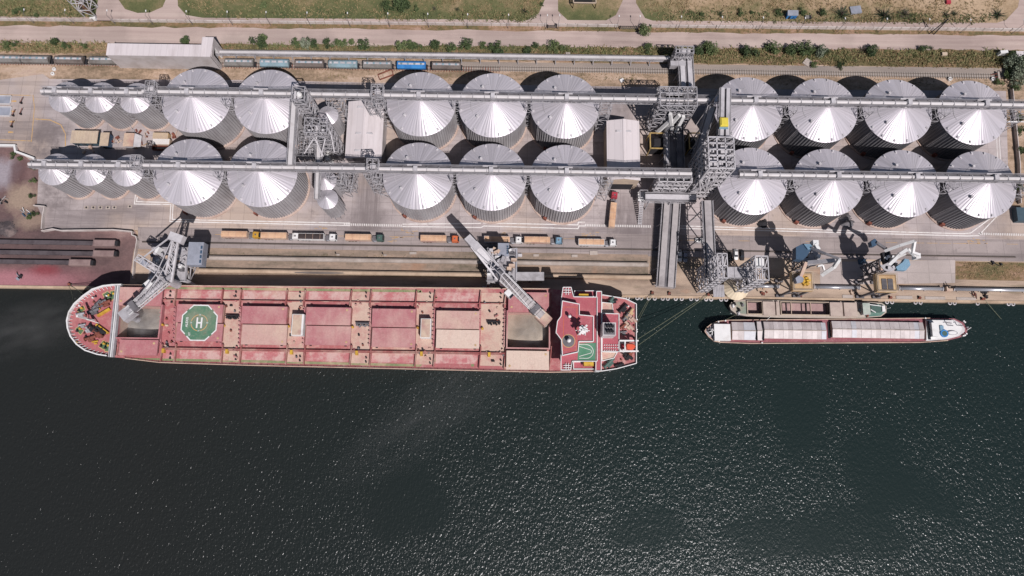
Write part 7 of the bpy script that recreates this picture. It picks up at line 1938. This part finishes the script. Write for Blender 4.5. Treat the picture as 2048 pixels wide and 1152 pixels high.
row([(370, 81, 10, 'r'), (517, 85, 16, 'r'), (527, 82, 12, 'r'), (594, 86, 10, 'r'), (610, 88, 10, 'g'), (624, 85, 12, 'r'), (654, 87, 10, 'r'), (672, 88, 10, 'r'), (687, 86, 9, 'r'), (704, 85, 7, 'r'), (727, 90, 13, 'r'), (804, 91, 12, 'r'), (820, 91, 10, 'r'), (835, 92, 9, 'r'), (871, 91, 11, 'r'), (902, 98, 11, 'r'), (932, 90, 13, 'r'), (967, 92, 8, 'r'), (997, 99, 14, 'r'), (986, 95, 9, 'r')], '%s from the west in the row between road and wagons', 'bushes between road and wagons')
row([(1054, 101, 9, 'r'), (1071, 91, 7, 'r'), (1108, 94, 12, 'r'), (1124, 96, 7, 'r'), (1296, 97, 11, 'r'), (1399, 102, 10, 'r'), (1421, 98, 16, 'r'), (1414, 92, 10, 'r'), (1499, 104, 16, 'r'), (1533, 90, 7, 's'), (1546, 97, 15, 'r'), (1581, 101, 12, 'r'), (1600, 100, 16, 'r'), (1618, 97, 14, 'r'), (1640, 104, 12, 'g'), (1650, 104, 10, 'r'), (1628, 130, 7, 'r'), (1681, 132, 8, 'r'), (1728, 99, 11, 's'), (1744, 103, 12, 'r'), (1847, 97, 9, 'r'), (1864, 96, 6, 's')], '%s from the west in the eastern railway weeds', 'bushes in the eastern weeds')
row([(527, 12, 8, 'r'), (776, 14, 12, 'r'), (803, 12, 17, 'r'), (833, 17, 7, 'r'), (868, 16, 5, 's'), (914, 18, 6, 's'), (1048, 21, 8, 's'), (1084, 9, 4, 'r'), (1404, 29, 5, 'r'), (1443, 27, 8, 's'), (1481, 25, 8, 'r'), (1504, 25, 4, 'r'), (1558, 26, 8, 'r'), (1605, 23, 8, 'r'), (1646, 25, 9, 'r'), (1687, 24, 18, 's'), (1773, 27, 18, 's'), (1813, 26, 13, 's'), (1895, 29, 9, 's'), (1911, 27, 8, 's'), (2001, 27, 14, 's'), (42, 20, 8, 'r'), (72, 31, 5, 'r'), (30, 24, 7, 'r')], '%s from the west beyond the service road', 'bushes on the field')
row([(2024, 112, 11, 'r'), (2024, 126, 17, 'g'), (2040, 140, 18, 'g'), (2034, 156, 17, 'g'), (2034, 173, 11, 'r'), (1998, 165, 9, 'r'), (2016, 148, 12, 'r'), (2046, 118, 14, 't'), (2038, 235, 9, 'r'), (2040, 262, 9, 'r'), (2042, 300, 9, 'r'), (2041, 375, 8, 'r')], '%s from the west in the clump past the buffer stop', 'trees at the railway end')
row([(26, 311, 7, 'r'), (40, 318, 5, 'r'), (68, 334, 6, 'r'), (66, 362, 7, 'r'), (64, 392, 6, 'r'), (70, 428, 7, 'r'), (58, 434, 5, 'r')], '%s from the west beside the ore ground wall', 'bushes by the ore ground wall')
row([(14, 92, 9, 'r'), (30, 88, 7, 'r'), (110, 85, 9, 'r'), (132, 92, 9, 'r'), (168, 92, 7, 'r')], '%s from the west above the westernmost wagons', 'bushes near the west wagons')
# weeds: many blades, nobody could count them
def weeds(name, poly, n, s0, s1, seed, mtl, label, dens=None):
    r = random.Random(seed); w = P(poly); xs = [p[0] for p in w]; ys = [p[1] for p in w]
    vs, fs = [], []
    def inside(x, y):
        c = False
        for i in range(len(w)):
            (xa, ya), (xb, yb) = w[i], w[(i + 1) % len(w)]
            if (ya > y) != (yb > y) and x < (xb - xa) * (y - ya) / (yb - ya) + xa: c = not c
        return c
    cl = [(r.uniform(min(xs), max(xs)), r.uniform(min(ys), max(ys)), r.uniform(1.5, 5)) for _ in range(max(8, n // 60))]
    k = 0
    while k < n:
        if r.random() < .75: cx, cy, q = r.choice(cl); x, y = cx + r.gauss(0, q), cy + r.gauss(0, q * .6)
        else: x, y = r.uniform(min(xs), max(xs)), r.uniform(min(ys), max(ys))
        k += 1
        if not inside(x, y): continue
        for _ in range(4):
            a = r.uniform(0, 6.28); s = r.uniform(s0, s1); dx, dy = math.cos(a) * s, math.sin(a) * s; h = s * r.uniform(.5, 1.3)
            m = len(vs); ox, oy = x + r.gauss(0, s * .5), y + r.gauss(0, s * .5)
            vs += [(ox - dy * .25, oy + dx * .25, 0.02), (ox + dy * .25, oy - dx * .25, .02), (ox + dx * .8, oy + dy * .8, h)]; fs.append((m, m + 1, m + 2))
    mb = MB(); mb.v, mb.f, mb.mi = vs, fs, [0] * len(fs)
    o = mb.build(name, mtl); tag(o, label, 'weeds', None, 'stuff')
weeds('weeds', [(1180, 93), (1350, 98), (2012, 103), (2010, 136), (1400, 127), (1180, 116)], 5200, .35, 1.0, 1, M['weed'], 'tall dry weeds and grass along the railway east of the loading tower')
weeds('weeds', [(0, 80), (215, 86), (213, 108), (0, 106)], 900, .3, .8, 2, M['weed'], 'dry weeds beside the western wagons')
weeds('weeds', [(440, 88), (1180, 96), (1180, 112), (440, 104)], 2200, .3, .8, 3, M['weed'], 'dry weeds between the road and the long conveyor')
weeds('grass', [(0, 0), (185, 0), (185, 35), (0, 33)], 900, .3, .8, 4, M['weed'], 'grass on the field west of the driveway')
weeds('grass', [(350, -4), (1090, -4), (1060, 44), (420, 36)], 2600, .3, .7, 5, M['weed'], 'grass on the middle field')
weeds('grass', [(1270, -4), (2020, -4), (1960, 48), (1310, 46)], 2600, .3, .8, 6, M['weed'], 'grass on the eastern field')
weeds('weeds', [(0, 38), (2048, 62), (2048, 72), (0, 50)], 1700, .25, .6, 7, M['weed'], 'thin weeds on the verge below the boundary wall')
weeds('weeds', [(1915, 526), (2048, 528), (2048, 558), (1915, 556)], 500, .25, .6, 8, M['weed'], 'dry grass on the east quay patch')
weeds('weeds', [(440, 142), (1350, 150), (1350, 164), (440, 155)], 900, .2, .5, 9, M['weed'], 'dry weeds between railway and silo yard')
weeds('weeds', [(1450, 156), (2010, 160), (2010, 178), (1450, 172)], 600, .2, .5, 10, M['weed'], 'dry weeds between ballast and silo yard')
weeds('weeds', [(405, 505), (955, 512), (955, 517), (405, 511)], 260, .2, .45, 11, M['weed'], 'thin weeds in the quay gravel')

M['brush'] = m_leaf('low green scrub', [C(58, 66, 40, 1), C(84, 92, 54, 1), C(110, 110, 68, 1), C(140, 124, 84, 1)])
weeds('scrub', [(1180, 93), (1350, 98), (2012, 103), (2010, 128), (1400, 120), (1180, 112)], 1500, .6, 1.5, 21, M['brush'], 'low green scrub along the railway in the east')
weeds('scrub', [(440, 86), (1180, 95), (1180, 106), (440, 98)], 800, .5, 1.2, 22, M['brush'], 'low green scrub between road and long conveyor')
weeds('scrub', [(0, 80), (210, 86), (208, 104), (0, 102)], 420, .5, 1.2, 23, M['brush'], 'low green scrub above the western wagons')
weeds('scrub', [(1320, 22), (2000, 30), (1960, 48), (1330, 44)], 900, .4, 1.1, 24, M['brush'], 'low green scrub on the eastern field by the road')
weeds('scrub', [(0, 4), (185, 4), (185, 34), (0, 32)], 500, .4, 1.1, 25, M['brush'], 'low green scrub on the western field')
weeds('scrub', [(420, 20), (1080, 24), (1060, 44), (420, 36)], 900, .4, 1.0, 26, M['brush'], 'low green scrub on the middle field by the road')
# ------------------------------------------------------------------ boundary wall, lamp posts and things north of the railway
for a, b, lab in ((-200, 188, 'western stretch of the pale boundary wall along the service road'), (226, 1094, 'long middle stretch of the pale boundary wall along the service road'), (1114, 1236, 'short stretch of the pale boundary wall between the two gate openings'), (1302, 2240, 'eastern stretch of the pale boundary wall along the service road')):
    p, q = G(a, 41.2 + a * .01025), G(b, 41.2 + b * .01025)
    t = thing('boundary_wall', lab, 'wall', ((p[0] + q[0]) / 2, (p[1] + q[1]) / 2, 0), 'stretches of boundary wall')
    mb = MB(); mb.beam((p[0], p[1], .95), (q[0], q[1], .95), .3, 1.9); mb.build('panel', wl, t)
    mb = MB(); d = Vector(q) - Vector(p); n = int(d.length / 4)
    for i in range(n + 1): c = Vector(p) + d * (i / n); mb.box(c.x - .16, c.x + .16, c.y - .24, c.y + .24, 0, 2.06)
    tag(mb.build('pilaster', M['conc'], t), None, None, None, 'stuff')
LP = [222, 298, 377, 457, 533, 613, 692, 771, 849, 927, 1007, 1083, 1107, 1223, 1264, 1345, 1425, 1505, 1587, 1665, 1747, 1830, 1910, 2014, 60, 140]
lp0 = None
for i, px in enumerate(sorted(LP)):
    x, y, _ = G(px + 9, 46 + px * .0107)
    if lp0 is None:
        lp0 = thing('lamp_post', 'x', 'lamp post', (0, 0, 0), 'lamp posts along the boundary wall')
        mb = MB(); mb.lathe([(.13, 0), (.09, 3), (.07, 7.2)], n=8); mb.build('pole', M['galvdark'], lp0)
        mb = MB(); mb.beam((0, 0, 7.1), (.2, 1.5, 7.5), .09); mb.build('arm', M['galvdark'], lp0)
        mb = MB(); mb.obox(.24, 1.9, .45, .9, 7.4, 7.6, .1, .8); mb.build('lamp_head', M['white'], lp0); o = lp0
    else: o = dup(lp0, (0, 0, 0))
    o.location = (x, y, 0); o['label'] = '%s lamp post from the west along the boundary wall' % ORD[i]
# pylon at the north west corner
x, y, _ = G(182, 32)
t = thing('lattice_pylon', 'square lattice pylon beside the west driveway, rising out of the picture', 'pylon', (x, y, 0))
mb = MB(); mb.frame((x - 2.6, x + 2.6), (y - .5, y + 4.5), [5 * k for k in range(7)], .3); mb.build('frame', M['galvlight'], t)
mb = MB()
for k in range(3): mb.tube([(x - 1 + k, y + 1, 0), (x - 1 + k, y + 1, 29)], .16, 8)
mb.build('riser_pipe', M['rust'], t)
mb = MB(); mb.obox(x + 1.6, y - 1.8, 2.6, 1.2, 0, 1.4, .1, .95); mb.build('base_cabinet', M['white'], t)
def gate(px0, px1, py, lab):
    p, q = G(px0, py), G(px1, py); t = thing('gate', lab, 'gate', p, 'gates in the boundary wall'); mb = MB()
    for z in (.4, 1.1, 1.8): mb.beam((p[0], p[1], z), (q[0], q[1], z), .1)
    n = 9
    for i in range(n + 1): mb.beam((p[0] + (q[0] - p[0]) * i / n, p[1], .1), (p[0] + (q[0] - p[0]) * i / n, p[1], 1.9), .08)
    mb.build('leaf_frame', M['galvdark'], t)
    mb = MB(); mb.box(p[0] - .3, p[0], p[1] - .2, p[1] + .2, 0, 2.4); mb.box(q[0], q[0] + .3, q[1] - .2, q[1] + .2, 0, 2.4); mb.build('post', M['dark'], t)
gate(1096, 1112, 56, 'dark steel gate in the boundary wall at the middle driveway'); gate(1240, 1275, 58, 'sagging steel gate in the boundary wall by the lone round bush')
plant(1289, 61, 14, 'r', 'lone dense green bush by the sagging steel gate on the roadside', 'bushes by the gate')
# louvred canopy at the top edge, huts and oddments
x0, y1, _ = G(1147, -14, 4); x1, y0, _ = G(1192, 6, 4)
t = thing('louvred_canopy', 'dark louvred canopy with pale frame at the top edge between the driveways', 'canopy', ((x0 + x1) / 2, (y0 + y1) / 2, 0))
mb = MB()
for p, q in (((x0, y0), (x1, y0)), ((x0, y1), (x1, y1)), ((x0, y0), (x0, y1)), ((x1, y0), (x1, y1))): mb.beam((*p, 4), (*q, 4), .4); mb.beam((*p, 0), (*p, 4), .25); mb.beam((*q, 0), (*q, 4), .25)
mb.build('frame', M['beige'], t)
for i in range(7): y = y0 + (y1 - y0) * (i + .5) / 7; mb = MB(); mb.box(x0 + .2, x1 - .2, y - .2, y + .16, 3.8, 4.1); mb.build('louvre', M['dark'], t)
x0, y1, _ = G(1575, 21, 3); x1, y0, _ = G(1597, 31, 3)
t = thing('garden_hut', 'small hut with grey roof and bright blue front on the field', 'hut', ((x0 + x1) / 2, (y0 + y1) / 2, 0))
mb = MB(); mb.box(x0 + .2, x1 - .2, y0 + .2, y1 - .2, 0, 2.9); mb.build('wall', M['deepblue'], t); mb = MB(); mb.add([(x0, y0, 2.75), (x1, y0, 2.75), (x1, y1, 3.2), (x0, y1, 3.2), (x0, y0, 2.91), (x1, y0, 2.91), (x1, y1, 3.36), (x0, y1, 3.36)], [(3, 2, 1, 0), (4, 5, 6, 7), (0, 1, 5, 4), (1, 2, 6, 5), (2, 3, 7, 6), (3, 0, 4, 7)]); mb.build('roof', M['greyblue'], t)
mb = MB(); mb.box(x0 + 1, x0 + 1.9, y0 + .12, y0 + .2, 0, 2); mb.build('door', M['dark'], t)
def slab(name, label, cat, px, py, w, h, z, m, a=0.0, grp=None):
    x, y, _ = G(px, py, z); o = MB(); o.obox(x, y, w, h, .0, z, a, .96); o = o.build(name, m); o.data.transform(Matrix.Translation((-x, -y, 0))); o.location = (x, y, 0); return tag(o, label, cat, grp)
slab('wooden_crate', 'pale grey crate standing just east of the blue fronted hut', 'crate', 1615, 33, 1.6, 1.4, 1.1, M['wagongrey']); slab('wooden_crate', 'dark crate next to the pale grey one east of the blue fronted hut', 'crate', 1621, 33, 1.0, 1.5, 1.1, M['dark'])
slab('tarpaulin', 'pale blue grey tarpaulin over junk beside the big spiky bush', 'tarpaulin', 1712, 19, 5, 3.6, .7, M['greyblue'], .15)
slab('metal_crate', 'red and white crate near the top edge of the field', 'crate', 1898, 3, 2, 1.6, 1, M['red'])
slab('roof_canopy', 'slanting white shelter roof at the edge of the trees by the road', 'shelter', 2009, 103, 3.4, 1.3, 3, M['white'], .1)
slab('cabinet', 'cream cabinet in the weeds near the east end of the road verge', 'cabinet', 1890, 107, 2.3, 1.4, 1.3, M['beige'])
slab('cover_slab', 'pale square cover slab in the weeds north of the long conveyor', 'slab', 1136, 108, 2, 1.8, .5, M['conc'])
slab('guard_shed', 'pale roofed shed cut off by the east edge, among trees', 'shed', 2042, 107, 4, 2.6, 3, M['shedroof'])
slab('teal_container', 'dark teal container cut off by the east edge of the yard', 'container', 2046, 428, 5, 6, 2.8, M['teal'])
for i, (px, lab) in enumerate(((1898, 'white round concrete ring west of the other, by the easternmost silo'), (1984, 'white round concrete ring beside the buffer stop bush'))):
    x, y, _ = G(px, 159.5); t = thing('concrete_ring', lab, 'well ring', (x, y, 0), 'concrete rings by the ballast'); mb = MB(); mb.lathe([(.85, 0), (.85, 1.0), (.6, 1.05), (.6, .8)], x, y, 18); mb.build('ring', M['white'], t); mb = MB(); mb.lathe([(.3, 1.0), (.3, 1.1)], x, y, 10); mb.build('lid', M['conc'], t)
for i, (px, lab) in enumerate(((106, 'pale round manhole ring at the corner of the silo yard, lower of two'), (109, 'pale round manhole ring by the track at the yard corner, upper of two'))):
    x, y, _ = G(px, 148 - 9 * i); t = thing('concrete_ring', lab, 'well ring', (x, y, 0), 'concrete rings at the yard corner'); mb = MB(); mb.lathe([(.8, 0), (.8, .5), (.55, .55), (.55, .3)], x, y, 18); mb.build('ring', M['white'], t); mb = MB(); mb.lathe([(.3, .5), (.3, .6)], x, y, 10); mb.build('lid', M['conc'], t)
x, y, _ = G(1862, 68)
t = thing('utility_pole', 'dark leaning double pole on the verge below the eastern boundary wall', 'pole', (x, y, 0))
mb = MB(); mb.beam((x - .9, y, 0), (x + .8, y + .4, 11), .3); mb.beam((x + 1.2, y - .2, 0), (x + .8, y + .4, 11), .3); mb.build('pole', M['dark'], t)
mb = MB(); mb.beam((x - .8, y + .4, 10.2), (x + 2.4, y + .4, 10.2), .2); mb.build('crossarm', M['dark'], t)
x, y, _ = G(2010, 243, 8)
t = thing('yard_pipe', 'thin white pipe crossing the east yard wall beside the easternmost silo', 'pipe', (x, y, 0))
mb = MB(); mb.tube([(x - 1, y, 8), (x + 60, y, 8)], .22, 8); mb.build('pipe', M['white'], t); mb = MB(); mb.beam((x + 4, y, 0), (x + 4, y, 8), .25); mb.build('support', M['galv'], t)
x, y, _ = G(765, 153)
t = thing('trench_frame', 'rusty rectangular frame lying in the dirt by the bright blue wagon', 'frame', (x + 1, y, 0))
mb = MB(); q = P([(756, 150), (784, 139), (787, 150), (760, 160)])
for i in range(4): mb.beam((*q[i], .25), (*q[(i + 1) % 4], .254), .35, .5)
mb.build('frame', M['rust'], t)
mb = MB(); c = (sum(p[0] for p in q) / 4, sum(p[1] for p in q) / 4); mb.obox(c[0], c[1], 3, 1.4, .02, .4, .4, .7); mb.build('fill', M['dustytan'], t)
slab('white_rock', 'white rubble lump in the dry grass south of the railway, east of the wagons', 'rock', 1244, 160, 1.8, 1.4, .8, M['white'], .5)
slab('white_rock', 'pale rubble pile in the weeds below the eastern bushes', 'rock', 1615, 124, 3.2, 3.0, .6, M['conc'], .9)

# ------------------------------------------------------------------ grain dust drifting in the air
def dust(name, label, c, r, rot, dens, sc):
    m = bpy.data.materials.new('drifting dust'); m.use_nodes = True; t = m.node_tree; t.nodes.clear()
    o_ = t.nodes.new('ShaderNodeOutputMaterial'); pv = t.nodes.new('ShaderNodeVolumePrincipled'); pv.inputs['Color'].default_value = (.86, .82, .8, 1); pv.inputs['Anisotropy'].default_value = .0
    tc = t.nodes.new('ShaderNodeTexCoord'); ln = t.nodes.new('ShaderNodeVectorMath'); ln.operation = 'LENGTH'; t.links.new(tc.outputs['Object'], ln.inputs[0])
    no = t.nodes.new('ShaderNodeTexNoise'); no.inputs['Scale'].default_value = sc; no.inputs['Detail'].default_value = 3; no.inputs['Distortion'].default_value = .8; t.links.new(tc.outputs['Object'], no.inputs['Vector'])
    a = t.nodes.new('ShaderNodeMapRange'); t.links.new(ln.outputs[1], a.inputs[0])
    for i, q in enumerate((1, .15, 0, 1)): a.inputs[i + 1].default_value = q
    b = t.nodes.new('ShaderNodeMapRange'); t.links.new(no.outputs['Fac'], b.inputs[0])
    for i, q in enumerate((.38, .7, 0, dens)): b.inputs[i + 1].default_value = q
    mu = t.nodes.new('ShaderNodeMath'); mu.operation = 'MULTIPLY'; t.links.new(a.outputs[0], mu.inputs[0]); t.links.new(b.outputs[0], mu.inputs[1])
    t.links.new(mu.outputs[0], pv.inputs['Density']); t.links.new(pv.outputs[0], o_.inputs['Volume'])
    mb = MB(); n, k = 20, 10
    mb.lathe([(math.sin(PI * (j + .02) / (k + .04)), -math.cos(PI * (j + .02) / (k + .04))) for j in range(k + 1)], n=n)
    o = mb.build(name, m); o.location = c; o.scale = r; o.rotation_euler.z = rot
    return tag(o, label, 'dust', None, 'stuff')
if DUST:
    x, y, _ = G(282, 648, 9); dust('dust_cloud', 'pale grain dust rising out of the foremost hold', (x, y, 9.5), (8.5, 8, 3.6), .3, .34, 2.2)
    x, y, _ = G(1062, 660, 9); dust('dust_cloud', 'pale grain dust hanging in the aftmost hold', (x, y, 9), (8.5, 7, 3.4), .5, .22, 1.6)
    x, y, _ = G(70, 655, 6); dust('dust_cloud', 'thin grey dust veil drifting off the bow over the water', (x, y, 7), (34, 13, 6.5), .28, .02, 2.6)
    x, y, _ = G(900, 800, 6); dust('dust_cloud', 'thin grey dust veil drifting from the ship side over the water', (x, y, 7), (62, 17, 6.5), .62, .016, 2.8)
